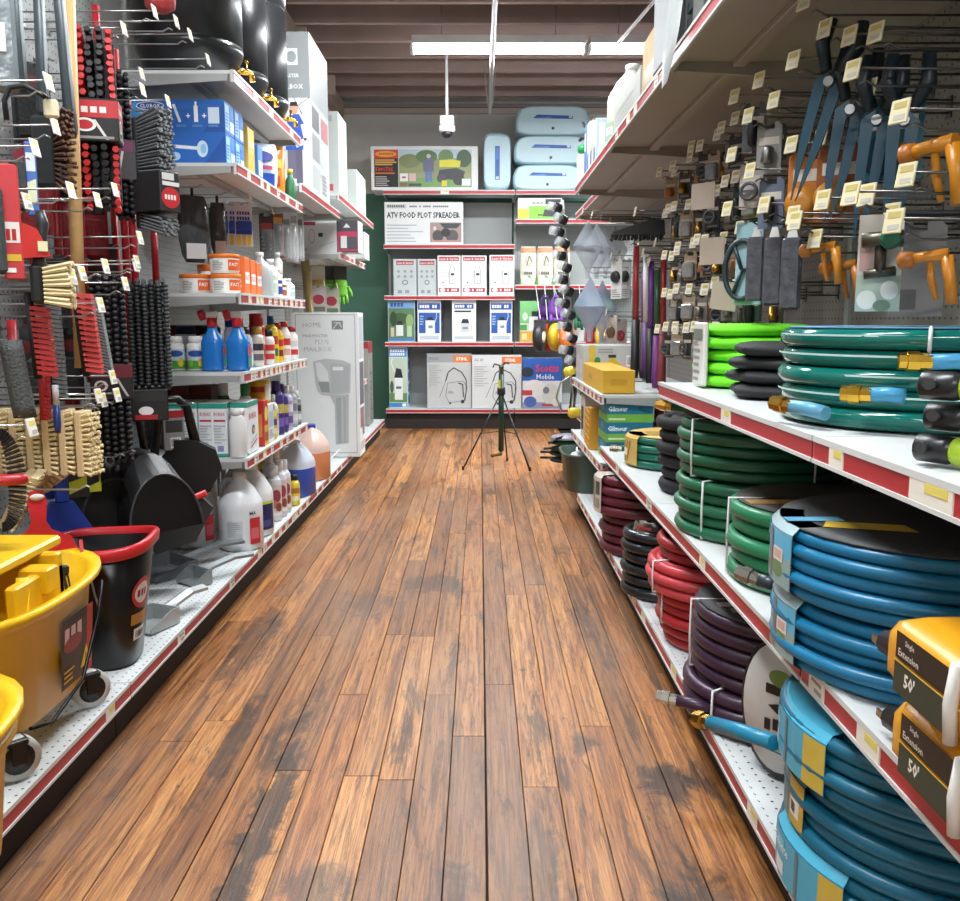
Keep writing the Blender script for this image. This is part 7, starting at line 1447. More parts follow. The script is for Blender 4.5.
# disc shaped hose pack standing on edge with a white printed face
t = thing('flat_hose_pack', 'flat hose pack standing on edge with white printed face', 'hose', (0.60, 1.685, ZBR), 0, rot=(0, 0.0, 0.62))
M4 = Matrix.Translation((0, 0, 0.148)) @ Matrix.Rotation(-PI / 2, 4, 'Y') @ Matrix.Rotation(0.0, 4, 'Z')
fix_normals(MB().lathe([(0.10, -0.02), (0.143, -0.018), (0.146, 0.0), (0.143, 0.018), (0.10, 0.02)], 36, sy=0.62).xf(M4).build('coil_edge', mat('#17191b', 0.4), t))
MB().lathe([(0.132, 0.0186), (0.132, 0.0206), (0.002, 0.0212)], 30, sy=0.62, cap=False).xf(M4).build('printed_face', card('#cdccc8'), t)
mb = MB(); printed(mb, lambda u, v, l: (-0.0218 - l, 0.07 - u, 0.05 + v), 0.14, 0.20, [('r', 0.3, 0.62, 0.62, 0.72, '#1d1d1f'), ('p', [(0.35, 0.5), (0.6, 0.56), (0.62, 0.42), (0.5, 0.44)], '#1d1d1f'), ('r', 0.3, 0.24, 0.4, 0.36, '#1d1d1f'), ('r', 0.44, 0.26, 0.54, 0.38, '#1d1d1f'), ('r', 0.6, 0.28, 0.68, 0.4, '#1d1d1f'), ('e', 0.22, 0.08, 0.09, 0.06, '#e0a02c'), ('e', 0.55, 0.8, 0.2, 0.09, '#6a8a4a'), ('e', 0.7, 0.6, 0.1, 0.08, '#b98a90')] + lines(0.36, 0.04, 0.75, 0.2, 4, '#5a5a58', 3)); mb.build('print', None, t)
# loose teal hose end poking into the aisle
t = thing('loose_hose_end', 'teal hose end with brass coupling poking out into the aisle', 'hose', (0.62, 1.42, 0.38))
hose_end(t, (-0.135, -0.02, -0.02), (-0.20, 0.14, -0.06), 0.0135, '#1a7fa0', '#c9a04a')
# ---- far right bays: cartons, tub and odds
ZF, ZG = 0.443, 0.736
noz = [('r', 0.10, 0, 0.20, 1, '#d2b73c'), ('e', 0.24, 0.58, 0.05, 0.10, '#3f8a4a'), ('l', [(0.45, 0.62), (0.62, 0.35), (0.85, 0.2)], 0.035, '#d8b52c'), ('r', 0.42, 0.66, 0.55, 0.74, '#2a2a2a'), ('p', [(0.62, 0.5), (0.76, 0.66), (0.86, 0.38), (0.7, 0.28)], '#d3b3b8')] + barcode(0.72, 0.42, 0.92, 0.72, 4) + lines(0.25, 0.8, 0.5, 0.94, 2, '#8a9094', 2)
carton('nozzle_carton', 'grey carton with a yellow nozzle picture and barcode', 'box', (0.685, 4.82, ZG), (0.31, 0.34, 0.185), '#b9bcbb', {'front': noz, 'left': [('r', 0.1, 0.2, 0.5, 0.7, '#d9c9c4'), ('r', 0.6, 0.2, 0.9, 0.6, '#cfcfca')], 'top': []})
carton('long_gold_carton', 'long plain gold carton lying in front of the grey one', 'box', (0.597, 4.24, ZG), (0.14, 0.74, 0.10), '#d3a52c', {'front': [('r', 0.25, 0.35, 0.75, 0.62, '#c8982a')], 'left': [('t', '~ORBIT', 0.3, 0.4, 0.2, '#b08a2a', 0.2)]}, 0.0)
gm = [('r', 0, 0.0, 1, 0.42, '#6fae3e'), ('r', 0, 0.42, 1, 1, '#14708c'), ('t', 'Gilmour', 0.03, 0.56, 0.26, '#eef4f4', 0.42, 0.03), ('l', [(0.68, 0.75), (0.78, 0.6), (0.95, 0.48)], 0.008, '#0f4a60'), ('r', 0.04, 0.12, 0.4, 0.22, '#cfe3b0')]
for i, nm in enumerate(('teal and green lettered carton lowest of the stack of three', 'teal and green lettered carton in the middle of the stack of three', 'teal and green lettered carton topmost of the stack of three')):
    carton('sprinkler_carton', nm, 'box', (0.645, 3.98, ZF + 0.0853 * i), (0.20, 0.26, 0.0848), '#1d7a92', {'front': gm, 'left': [('r', 0, 0, 1, 0.4, '#6fae3e'), ('r', 0.3, 0.5, 0.7, 0.9, '#2a8aa4')]}, 0, 'teal and green lettered cartons')
carton('sprinkler_carton', 'dark teal lettered carton far back behind the soaker hose', 'box', (0.93, 3.80, ZM + 0.02), (0.20, 0.0, 0.1), '#174f5c', {}) if False else None
carton('brown_tray_carton', 'brown carton with a red bag on it behind the lettered stack', 'box', (0.86, 3.99, ZF), (0.2, 0.2, 0.15), '#7a4f2e', {'front': lines(0.2, 0.3, 0.8, 0.7, 3, '#5a3a20', 2)})
pouch('red_bag', 'small red and white bag on the brown carton', (0.86, 3.99, ZF + 0.151), 0.17, 0.12, 0.11, '#b0453f', [('r', 0.2, 0.3, 0.8, 0.6, '#e3d9d4')])
for k in range(3):
    t = thing('yellow_grid_pack', 'yellow ribbed pack standing by the striped price strip', 'package', (0.545 + 0.004 * k, 4.24 + 0.10 * k, ZF), 0, 'yellow ribbed packs')
    MB().box(-0.03, 0.03, -0.035, 0.035, 0, 0.20 - 0.01 * k, 0.004).build('pack_body', card('#c08a24'), t)
    for j in range(6): MB().box(-0.033, -0.03, -0.032, 0.032, 0.015 + 0.03 * j, 0.030 + 0.03 * j).build('rib', plastic('#d8a636'), t)
carton('window_carton', 'white carton with dark window beside the yellow ribbed packs', 'box', (0.60, 4.68, ZF), (0.13, 0.16, 0.22), '#cfccc6', {'front': [('r', 0.3, 0.2, 0.85, 0.75, '#1d1b1c')], 'left': [('r', 0.2, 0.2, 0.8, 0.75, '#241f1e')]})
t = thing('green_planter', 'grey green planter pot on the far shelf behind white carton', 'pot', (0.66, 4.95, ZF)); fix_normals(MB().lathe([(0.07, 0), (0.1, 0.2), (0.11, 0.2), (0.11, 0.225), (0.1, 0.225)], 20).build('pot_body', plastic('#4f6259'), t)); MB().box(-0.10, -0.0, -0.14, -0.112, 0.17, 0.2).build('blue_tag', plastic('#3a3fa8'), t)
# tub on the base deck
t = thing('storage_tub', 'green grey plastic tub holding a white bag on base deck', 'tub', (0.62, 4.825, ZBR))
fix_normals(MB().rings([superring(0.15, 0.17, 0.0, e=5), superring(0.155, 0.175, 0.004, e=5), superring(0.175, 0.195, 0.19, e=5), superring(0.185, 0.205, 0.192, e=5), superring(0.185, 0.205, 0.205, e=5), superring(0.170, 0.19, 0.203, e=5), superring(0.15, 0.17, 0.01, e=5)]).build('tub_body', mat('#44574d', 0.4, 0, 0.08), t))
t = thing('white_coil_bag', 'white tied bag of tubing lying in the green grey tub', 'bag', (0.59, 4.79, ZBR + 0.052))
fix_normals(MB().rings([[(0.115 * k * math.cos(a) * (1 + 0.06 * math.sin(5 * a)), 0.12 * k * math.sin(a) * (1 + 0.05 * math.cos(4 * a)), z_) for a in [2 * PI * i / 24 for i in range(24)]] for z_, k in ((0, 0.7), (0.03, 1.0), (0.10, 1.03), (0.14, 0.8), (0.165, 0.35))]).build('bag_body', mat('#d6dbd9', 0.35, 0, 0.1, 20, 0.5, 30), t))
MB().tube([(0.075 * math.cos(a), -0.05 + 0.06 * math.sin(a), 0.168 + 0.01 * math.sin(3 * a)) for a in [2 * PI * i / 24 for i in range(24)]], 0.006, 6, loop=True).build('tubing', plastic('#e9ecea'), t)
for i, (px, py, nm) in enumerate(((592, 482, 'small cream carton with dark window beside the green grey tub'), (598, 497, 'small cream carton with dark window beside the maroon hoses'))):
    p = at(px, py + 8, Z=ZBR)
    carton('cream_carton', nm, 'box', (p.x + 0.05, p.y - 0.13, ZBR), (0.10, 0.11, 0.105), '#c5c7b4', {'front': [('r', 0.3, 0.35, 0.9, 0.75, '#1f211d')], 'left': [('r', 0.2, 0.45, 0.8, 0.8, '#26281f'), ('r', 0.2, 0.1, 0.8, 0.3, '#7a9a5a')]}, -0.12, 'cream cartons with dark windows')
for k in range(5):
    Y = 5.75 + 0.05 * (k % 2)
    t = thing('flat_sprinkler', ('black', 'dark green', 'black', 'green', 'grey')[k] + ' flat sprinkler base ' + ('on top of the pile' if k == 4 else 'lying in the pile past the tub, layer %s' % ('one', 'two', 'three', 'four')[k]), 'sprinkler', (0.56, Y, ZBR + 0.036 * k), 0.3 * k)
    MB().lathe([(0.10, 0), (0.11, 0.006), (0.10, 0.02), (0.03, 0.034)], 16).build('base_plate', plastic(('#17191a', '#1c4a30', '#17191a', '#236a3c', '#9a9ba6')[k]), t)
    MB().tube([(0, 0, 0.02), (-0.17, 0.02, 0.02)], 0.008, 8).build('arm', plastic('#1b1d1e'), t)
p = at(577, 382, Y=6.0)
t = thing('yellow_wand', 'yellow headed black garden wand leaning by the far shelves', 'garden tool', (0.62, 6.05, ZF))
MB().tube([(0, 0, 0.0), (0.02, 0, 0.25)], 0.022, 10).build('shaft', mat('#18191b', 0.4), t)
fix_normals(MB().lathe([(0.02, -0.05), (0.035, -0.03), (0.03, 0.02), (0.012, 0.05)], 14).xf(Matrix.Translation((-0.01, -0.01, 0.27)) @ Matrix.Rotation(1.2, 4, 'Y')).build('head', plastic('#dcc22a'), t))
t = thing('yellow_wand', 'small yellow nozzle lying at the far shelf lip', 'garden tool', (0.60, 5.6, ZF))
fix_normals(MB().lathe([(0.02, -0.05), (0.035, -0.03), (0.03, 0.02), (0.012, 0.05)], 14).xf(Matrix.Translation((0, 0, 0.033)) @ Matrix.Rotation(PI / 2, 4, 'Y')).build('head', plastic('#d8bf2a'), t)); MB().tube([(0.04, 0, 0.033), (0.12, 0.02, 0.02)], 0.014, 8).build('neck', plastic('#5a2a58'), t)
t = thing('wire_loop_tool', 'grey bent wire tool standing at the far right shelf', 'garden tool', (0.565, 5.95, ZF)); MB().tube([(-0.02, 0, 0), (-0.06, 0, 0.1), (-0.03, 0, 0.2), (0.03, 0, 0.24), (0.05, 0, 0.12), (0.04, 0, 0)], 0.007, 8).build('wire', metal('#b5b5ae'), t)
# clip strip of black capped packs hanging at the shelf end
t = thing('clip_strip', 'clear merchandising strip hanging from the top shelf end', 'strip', (0.44, 5.06, 1.70)); MB().rings([[(0.0, 0, 0), (0.018, 0, 0), (0.018, 0.002, 0), (0, 0.002, 0)], [(0.08, 0, -0.92), (0.098, 0, -0.92), (0.098, 0.002, -0.92), (0.08, 0.002, -0.92)]], smooth=False).build('strip_band', plastic('#d5d8d8'), t)
for k in range(14):
    f = (k + 0.4) / 14
    t = thing('capped_pack', 'black capped clear pack clipped in the hanging strip', 'package', (0.425 + 0.085 * f + (0.02 if k % 2 else -0.005), 5.03, 1.68 - 0.90 * f), 0.3, 'black capped packs on the clip strip', rot=(0.0, 0.35 if k % 2 else 0.15, 0.3))
    MB().lathe([(0.022, -0.02), (0.026, -0.017), (0.026, 0.017), (0.022, 0.02)], 14).xf(Matrix.Rotation(PI / 2, 4, 'Y')).build('black_cap', mat('#141416', 0.35), t)
    MB().lathe([(0.024, -0.055), (0.025, -0.02)], 14).xf(Matrix.Rotation(PI / 2, 4, 'Y')).build('clear_cup', clear('#dfe6ea', 0.45), t)
# clear funnels on the far bay
def funnelpack(px, py, Y, s, nm, col='#cfd8e2', a=0.5):
    p = at(px, py, Y=Y)
    t = thing('funnel', nm, 'funnel', p, 0.2, 'clear funnels and scoops')
    fix_normals(MB().lathe([(0.012 * s, -0.14 * s), (0.015 * s, -0.10 * s), (0.09 * s, 0.0), (0.093 * s, 0.006 * s)], 4, cap=False, a0=0.4).build('cone', mat(col, 0.2, 0, 0.05, alpha=a), t))
    fix_normals(MB().lathe([(0.093 * s, 0.006 * s), (0.002, 0.13 * s)], 4, cap=False, a0=0.4).build('wrap', mat(col, 0.2, 0, 0.05, alpha=a * 0.8), t))
    MB().tube([(-0.05 * s, -0.005, -0.01), (0.03 * s, -0.005, -0.012)], 0.011, 8).build('blue_spout', plastic('#51718c'), t)
    if 5.045 < p.y < 6.25: hook(rb4, p.y - 5.04, p.z + 0.145 * s, RB - p.x + 0.02, True, DARKWIRE)
for k, (px, py, Y) in enumerate(((588, 248, 5.19), (597, 250, 5.42), (606, 251, 5.69), (615, 251, 5.96))): funnelpack(px, py, Y, 1.2, 'clear diamond shaped funnel with blue spout in the upper row')
for k, (px, py, Y) in enumerate(((590, 308, 5.2), (602, 310, 5.52))): funnelpack(px, py, Y, 1.35, 'pale blue diamond funnel hanging in the lower row', '#b9c8de', 0.75)
for k, (px, py, c1, c2, nm) in enumerate(((617, 262, '#dfe0dc', '#2a2a2c', 'white carded shower head with black dial'), (626, 262, '#d3d4d0', '#3a3a3c', 'grey carded shower head with black dial'), (612, 318, '#d8cfc4', '#8a6a52', 'beige carded hose timer below the funnels'), (622, 322, '#cfc0bc', '#b04a52', 'pale pink carded timer beside the beige one'), (604, 338, '#c5c8c6', '#6d7274', 'grey boxed timer hanging low beside spools'))):
    Y = 5.10 + 0.12 * k; p = at(px, py, Y=Y)
    def bub(t, w, h, z0, c2=c2):
        MB().lathe([(0.03, 0), (0.034, 0.006), (0.03, 0.02), (0.012, 0.026)], 14).xf(Matrix.Translation((0, -0.002, z0 + h * 0.55)) @ Matrix.Rotation(PI / 2, 4, 'X')).build('dial', plastic(c2), t)
    hangcard('timer_pack', nm, 'package', p, -0.95, 0.085, 0.22, c1, lines(0.1, 0.05, 0.9, 0.3, 4, '#8d8a86', k + 2), bub); hook(rb4, p.y - 5.04, p.z + 0.005, RB - p.x + 0.02, True, DARKWIRE)

# ---- long handled tools hanging in the bay with the gold carton
def tool(px, Y, z0, z1, c1, c2, nm, r=0.013):
    x = xat(px, Y, (z0 + z1) / 2)
    t = thing('long_tool', nm, 'garden tool', (x, Y, z0), 0)
    zc = (z1 - z0)
    MB().tube([(0, 0, zc * 0.45), (-0.006, 0, zc)], r, 8).build('handle', plastic(c1), t)
    MB().tube([(0, 0, 0), (0, 0, 0.04), (0, 0, zc * 0.45)], [r * 1.1, r * 1.5, r * 1.3], 10).build('sleeve', mat(c2, 0.5, 0, 0.2), t)
    hook(rb3, Y - 3.82, z1 + 0.004, RB - x + 0.03, True, DARKWIRE)
for px, Y, z0, z1, c1, c2, nm in ((636, 3.93, 0.80, 1.36, '#9a3034', '#151517', 'red handled tool with black sleeve under the wide black brush'), (646, 3.97, 0.80, 1.33, '#d8d5cf', '#4f2a5e', 'white handled tool with purple sleeve'), (651, 3.90, 0.78, 1.30, '#6a3a86', '#17181a', 'purple handled tool with black sleeve'), (657, 3.88, 0.76, 1.26, '#2f5a3a', '#6a2f76', 'green handled tool with violet sleeve'), (663, 3.86, 0.75, 1.34, '#8f2a2e', '#7a2a2e', 'dark red handled tool nearest the packets'), (644, 4.2, 0.78, 1.3, '#6a3a86', '#242427', 'purple tool hanging deeper behind the others')): tool(px, Y, z0, z1, c1, c2, nm)
p = at(638, 232, Y=3.9)
t = thing('wide_brush', 'wide black roof shaped brush head above the tool handles', 'brush', p, -0.1)
fix_normals(MB().prism([(-0.115, -0.015), (-0.10, 0.0), (0.06, 0.05), (0.105, 0.045), (0.11, -0.015)], -0.04, 0.04, 'y').build('head_cap', mat('#131315', 0.5), t))
tufts(MB(), [(-0.105 + 0.0165 * i, -0.032 + 0.021 * j, -0.014) for i in range(13) for j in range(4)], 0, (0, 0, -1), 0.018, 0.006, 0.05, 3).build('bristles', mat('#0f0f10', 0.7), t)
hook(rb3, 0.08, p.z + 0.056, RB - p.x + 0.0, True, DARKWIRE)

# ---- pegboard full of small packets (bay above the dark green hoses)
TAN2 = '#b5a088'
kinds = [('brass_coupling_pack', 'brass coupling on a dark card', '#3b3733', 'brass'), ('hose_washer_pack', 'clear washer pouch with tan header', '#a08c74', 'clear'), ('valve_pack', 'grey valve with wheel on a black card', '#26262a', 'wheel'), ('nozzle_pack', 'black twist nozzle on a green card', '#2a4038', 'nozzle'), ('adapter_pack', 'orange brown adapter on a beige card', '#9c7f60', 'orange'), ('fitting_pack', 'silver fitting on a grey card', '#6f6c68', 'silver')]
def product(kind):
    def bub(t, w, h, z0):
        c = (0, -0.016, z0 + h * 0.35)
        if kind == 'brass': MB().lathe([(0.008, -0.02), (0.014, -0.018), (0.014, 0.0), (0.010, 0.002), (0.010, 0.02)], 8, c).build('coupling', metal('#b58a3e', 0.35), t)
        elif kind == 'clear': MB().box(-w * 0.42, w * 0.42, -0.022, -0.002, z0 + 0.006, z0 + h * 0.6, 0.005).build('pouch', mat('#8f8f8c', 0.15, 0, 0.5, 60), t)
        elif kind == 'wheel': MB().tube([(0.02 * math.cos(a), -0.02, c[2] + 0.02 * math.sin(a)) for a in [2 * PI * i / 14 for i in range(14)]], 0.005, 6, loop=True).box(-0.018, 0.018, -0.022, -0.018, c[2] - 0.003, c[2] + 0.003).build('wheel', plastic('#4a4d52'), t)
        elif kind == 'nozzle': MB().lathe([(0.008, -0.03), (0.012, -0.02), (0.015, 0.0), (0.012, 0.02), (0.012, 0.03)], 10, c).build('nozzle', mat('#17181a', 0.4), t)
        elif kind == 'orange': MB().lathe([(0.012, -0.018), (0.018, -0.014), (0.018, 0.012), (0.012, 0.018)], 10, c).build('adapter', plastic('#a5632c'), t)
        else: MB().lathe([(0.01, -0.02), (0.016, -0.016), (0.012, 0.0), (0.016, 0.014), (0.01, 0.02)], 10, c).build('fitting', metal('#9a9a98', 0.35), t)
    return bub
protos2 = {}
rown = ('top', 'second', 'third', 'fourth', 'lowest')
q = random.Random(21)
for ri, z in enumerate((1.60, 1.44, 1.28, 1.13, 0.99)):
    n = 9
    for k in range(n):
        Y = 2.68 + (3.74 - 2.68) * k / (n - 1); zz = z + q.uniform(-0.012, 0.012)
        ln = 0.30 + q.uniform(-0.02, 0.02)
        if Y + 0.0 > 2.62: hook(rb2, Y - 2.60, zz, ln, True, DARKWIRE, mat('#dcd6bf', 0.5, 0, 0.08))
        for d in range(2):
            kd = kinds[(k * 2 + ri + d * 3 + (1 if q.random() < 0.3 else 0)) % 6]
            loc = (RB - ln + 0.035 + 0.075 * d, Y, zz - 0.005); w = 0.055; h = 0.102
            lb_ = kd[1] + ' in the ' + rown[ri] + ' row of packets'
            grp = 'small packets on the pegboard'
            if kd[0] not in protos2: protos2[kd[0]] = hangcard(kd[0], lb_, 'hardware', loc, -0.9, w, h, kd[2], [('r', 0.1, 0.8, 0.9, 0.96, '#b9ad98'), ('r', 0.15, 0.06, 0.85, 0.14, '#8d8478')], product(kd[3]), grp)
            else: dup(protos2[kd[0]], loc, -0.9 + q.uniform(-0.25, 0.25), lb_, grp)
for px, py, nm in ((703, 196, 'blank pale card sign clipped above the packets'), (712, 251, 'blank beige card sign in the middle of the packets'), (724, 296, 'blank tilted card sign in the lower packets')):
    p = at(px, py, X=0.70); t = thing('card_sign', nm, 'sign', p, -0.9, rot=(0, 0.12 if py > 280 else 0.0, -0.9)); MB().box(-0.045, 0.045, -0.001, 0.001, -0.04, 0.04).build('blank_card', card('#b3a497'), t); hook(rb2, min(1.2, max(0.03, p.y - 2.6)), p.z + 0.04, 0.352, False, DARKWIRE)

# ---- pegboard above the hoses: larger hanging goods
def rhook(y, z, x_end, tagged=True): hook(rb1, y - 1.38, z, RB - x_end, tagged, DARKWIRE, mat('#d3caa4', 0.5, 0, 0.08))
TEAL = mat('#0c3f52', 0.35, 0, 0.2, 8); ORG = mat('#c07a16', 0.4, 0, 0.1)
def shears(px, py, X, L_, nm, a, rz):
    p = at(px, py, X=X); y = min(max(p.y, 1.45), 2.55)
    t = thing('hedge_shears', nm, 'shears', (X, y, p.z), 0, 'teal shears on hooks', rot=(0, a, rz))
    for s in (-1, 1):
        fix_normals(MB().prism([(s * 0.004, 0), (s * 0.028, -0.02), (s * 0.022, -L_ * 0.55), (s * 0.004, -L_)], -0.004 + s * 0.003, 0.004 + s * 0.003, 'y').build('blade', TEAL, t))
        MB().tube([(s * 0.012, 0, 0.0), (s * 0.035, 0, 0.05), (s * 0.03, 0, 0.10)], [0.012, 0.015, 0.012], 8).build('handle', mat('#0b1d26', 0.4), t)
    MB().lathe([(0.01, -0.012), (0.012, 0), (0.01, 0.012)], 10).xf(Matrix.Translation((0, 0, -0.02)) @ Matrix.Rotation(PI / 2, 4, 'X')).build('pivot_bolt', metal('#9a9a9a'), t)
    rhook(y, p.z + 0.11, X - 0.05)
shears(832, 72, 0.72, 0.26, 'teal hedge shears with closed blades hanging outermost', 0.25, -0.5)
shears(852, 100, 0.76, 0.26, 'teal hedge shears hanging second behind the outermost', 0.15, -0.4)
shears(878, 110, 0.78, 0.26, 'teal hedge shears hanging third by the orange cards', 0.1, -0.4)
shears(905, 110, 0.80, 0.28, 'teal hedge shears hanging deepest beside the yellow nozzle', 0.05, -0.4)
for px, py, X, c1, nm in ((815, 172, 0.74, '#b86f1c', 'orange card with a round sprinkler disc hanging low'), (845, 165, 0.78, '#8c4a16', 'brown orange card behind the teal shears'), (895, 118, 0.82, '#0d5560', 'teal carded pruner with small orange badge')):
    p = at(px, py - 12, X=X); y = min(max(p.y, 1.45), 2.55)
    def bub(t, w, h, z0, c1=c1):
        MB().lathe([(0.012, 0), (0.036, 0.004), (0.036, 0.016), (0.01, 0.02)], 16).xf(Matrix.Translation((-w * 0.2, -0.002, z0 + h * 0.3)) @ Matrix.Rotation(PI / 2, 4, 'X')).build('disc', mat('#b5761e', 0.4) if c1 != '#0d5560' else TEAL, t)
    hangcard('sprinkler_card', nm, 'package', (X, y, p.z), -0.5, 0.11, 0.16, c1, [('r', 0.1, 0.75, 0.9, 0.95, '#d8cfc0'), ('r', 0.55, 0.3, 0.85, 0.55, '#c07a1c')], bub); rhook(y, p.z + 0.005, X - 0.04)
def gun(px, py, X, nm, c1, rz, s=1.0):
    p = at(px, py, X=X); y = min(max(p.y, 1.42), 2.55)
    t = thing('nozzle_gun', nm, 'nozzle', (X, y, p.z), 0, 'amber spray guns', rot=(0, 0, rz)); m = mat(c1, 0.35, 0, 0.1)
    MB().tube([(-0.06 * s, 0, 0.0), (-0.02 * s, 0, 0.008 * s), (0.035 * s, 0, 0.01 * s)], [0.016 * s, 0.013 * s, 0.018 * s], 10).build('barrel', m, t)
    MB().tube([(0.03 * s, 0, 0.005), (0.042 * s, 0, -0.05 * s), (0.05 * s, 0, -0.11 * s)], [0.017 * s, 0.014 * s, 0.015 * s], 10).build('grip', m, t)
    MB().tube([(-0.005 * s, 0, -0.005), (0.0, 0, -0.05 * s), (0.014 * s, 0, -0.10 * s)], [0.008 * s, 0.009 * s, 0.007 * s], 8).build('trigger', m, t)
    MB().lathe([(0.012 * s, -0.01), (0.022 * s, -0.006), (0.022 * s, 0.012), (0.01 * s, 0.016)], 12).xf(Matrix.Translation((-0.065 * s, 0, 0)) @ Matrix.Rotation(PI / 2, 4, 'Y')).build('nozzle_ring', mat('#a8641a', 0.4), t)
    rhook(y, p.z + 0.03, X - 0.05)
gun(938, 150, 0.72, 'large amber spray gun hanging beside the teal shears', '#c27d14', -1.0, 0.8)
gun(825, 250, 0.70, 'amber spray gun with black lever above the teal hose', '#c27a18', -0.6, 0.62)
gun(845, 268, 0.74, 'amber spray gun hanging behind the other above the teal hose', '#a8651a', -0.6, 0.62)
gun(945, 258, 0.70, 'amber clamp jawed spray gun hanging over the teal hose', '#c27a18', -0.6, 0.62)
for k, (px, nm) in enumerate(((757, 'clear sleeve of spare tubing with white header, first of three'), (775, 'clear sleeve of spare tubing with white header, second of three'), (793, 'clear sleeve of spare tubing with white header, third of three'))):
    X = 0.69; p = at(px, 232, X=X); y = min(max(p.y, 1.42), 2.55)
    t = thing('tubing_sleeve', nm, 'package', (X, y, p.z), -0.5, 'clear tubing sleeves')
    MB().box(-0.022, 0.022, -0.012, 0.012, -0.17, -0.012, 0.006).build('clear_sleeve', mat('#4c4e54', 0.12, 0, 0.8, 40, 0.7, 60), t)
    fix_normals(MB().prism([(-0.012, -0.012), (0.012, -0.012), (0.006, 0.012), (-0.006, 0.012)], -0.003, 0.003, 'y').build('header', card('#d3d3d0'), t)); rhook(y, p.z + 0.018, X - 0.03, False)
X = 0.68; p = at(742, 262, X=X)
t = thing('wheel_pack', 'dark green spoked wheel hung on a pale blue card', 'package', (X, min(p.y, 2.56), p.z), -0.6)
MB().box(-0.02, 0.05, 0.008, 0.011, -0.11, 0.10, 0.001).build('backing_card', card('#8fb4bc'), t)
w = MB().tube([(0.045 * math.cos(a), 0, 0.075 * math.sin(a) - 0.02) for a in [2 * PI * i / 22 for i in range(22)]], 0.007, 6, loop=True)
for a in (0, 2.1, 4.2): w.tube([(0, 0, -0.02), (0.043 * math.cos(a), 0, 0.072 * math.sin(a) - 0.02)], 0.005, 6)
w.build('wheel', mat('#1d3438', 0.4), t); rhook(min(p.y, 2.56), p.z + 0.106, X - 0.03)
X = 0.66; p = at(882, 222, X=X)
t = thing('tap_timer_card', 'tall white and green leaf card carrying a dark tap valve', 'package', (X, max(1.42, p.y), p.z), -0.35)
MB().box(-0.034, 0.034, -0.0015, 0.0015, -0.145, 0.012, 0.0005).build('backing_card', card('#cfc9bf'), t)
mb = MB(); printed(mb, lambda u, v, l: (u - 0.034, -0.0018 - l, -0.145 + v), 0.068, 0.157, [('r', 0, 0, 1, 0.38, '#a9bcae'), ('e', 0.25, 0.12, 0.22, 0.10, '#dfe6de'), ('e', 0.75, 0.22, 0.2, 0.1, '#e3e9e2'), ('e', 0.6, 0.06, 0.2, 0.06, '#6f8a76'), ('r', 0.05, 0.42, 0.3, 0.75, '#c09a94')]); mb.build('print', None, t)
MB().tube([(-0.03, -0.016, -0.03), (0.032, -0.016, -0.028)], [0.012, 0.014], 10).tube([(0.0, -0.016, -0.03), (0.0, -0.016, -0.085)], 0.009, 8).tube([(-0.024, -0.016, -0.085), (0.024, -0.016, -0.08)], 0.008, 8).build('tap_valve', metal('#5f5a50', 0.4), t)
MB().lathe([(0.015, 0), (0.017, 0.003), (0.017, 0.022), (0.012, 0.025)], 12).xf(Matrix.Translation((0.012, -0.028, -0.03)) @ Matrix.Rotation(PI / 2, 4, 'X')).build('green_dial', plastic('#1d5a44'), t); rhook(max(1.42, p.y), p.z + 0.017, X - 0.04)
X = 0.80; p = at(920, 232, X=X); hangcard('grey_card_pack', 'dull grey card hanging flat beside the leaf printed card', 'package', (X, max(1.45, p.y), p.z), -0.4, 0.09, 0.17, '#6d6862', [('r', 0.1, 0.1, 0.5, 0.35, '#4a4640')]); rhook(max(1.45, p.y), p.z + 0.005, X - 0.04)
for px, py, X in ((800, 60, 0.66), (765, 80, 0.66), (780, 100, 0.67), (860, 70, 0.70), (875, 195, 0.66), (830, 200, 0.66), (800, 215, 0.66), (770, 205, 0.66), (915, 175, 0.68), (935, 230, 0.66)):
    p = at(px, py, X=X)
    if 1.41 < p.y < 2.58 and p.z < 1.68: rhook(p.y, p.z - 0.028, X)
for k, (px, py, nm) in enumerate(((770, 130, 'small bagged chrome fitting hanging high by the shears'), (755, 110, 'bagged dark fitting hanging high near the shelf underside'), (752, 168, 'pale card with grey nozzle hanging by packets'), (772, 185, 'blue and grey carded nozzle hanging by the orange card'))):
    X = 0.70; p = at(px, py, X=X); y = min(p.y, 2.57)
    hangcard('fitting_bag', nm, 'hardware', (X, y, p.z), -0.6, 0.06, 0.12, ('#8a8986', '#4a4a4c', '#b9ada6', '#5a6478')[k], [('r', 0.1, 0.75, 0.9, 0.95, '#c9c2b4')], product(('silver', 'nozzle', 'wheel', 'nozzle')[k])); rhook(y, p.z + 0.005, X - 0.04)

# ---- stock on the top right shelf
ZT = 1.763
carton('panel_carton', 'large plain white carton on the top shelf behind paper sheet', 'box', (0.72, 2.64, ZT), (0.42, 0.30, 0.75), '#9fa2a2', {'left': lines(0.6, 0.5, 0.9, 0.9, 6, '#a9abaa', 3), 'front': [('r', 0.1, 0.7, 0.4, 0.9, '#b5b8b6')]})
t = thing('paper_sheet', 'crumpled translucent paper sheet hanging over the top shelf lip', 'paper', (0.50, 2.20, ZT + 0.02))
rs = []
for i in range(12):
    f = i / 11; zz = 0.45 * (1 - f) - 0.115 * f
    ww = 0.26 * (1 - 0.85 * max(0, (f - 0.55) / 0.45) ** 1.3)
    rs.append([(-0.012 + 0.006 * math.sin(9 * f + 3 * g), 0.25 - ww * (1 - g) * 1.0 + 0.06 * f, zz + 0.02 * g * math.sin(5 * f)) for g in [j / 5 for j in range(6)]])
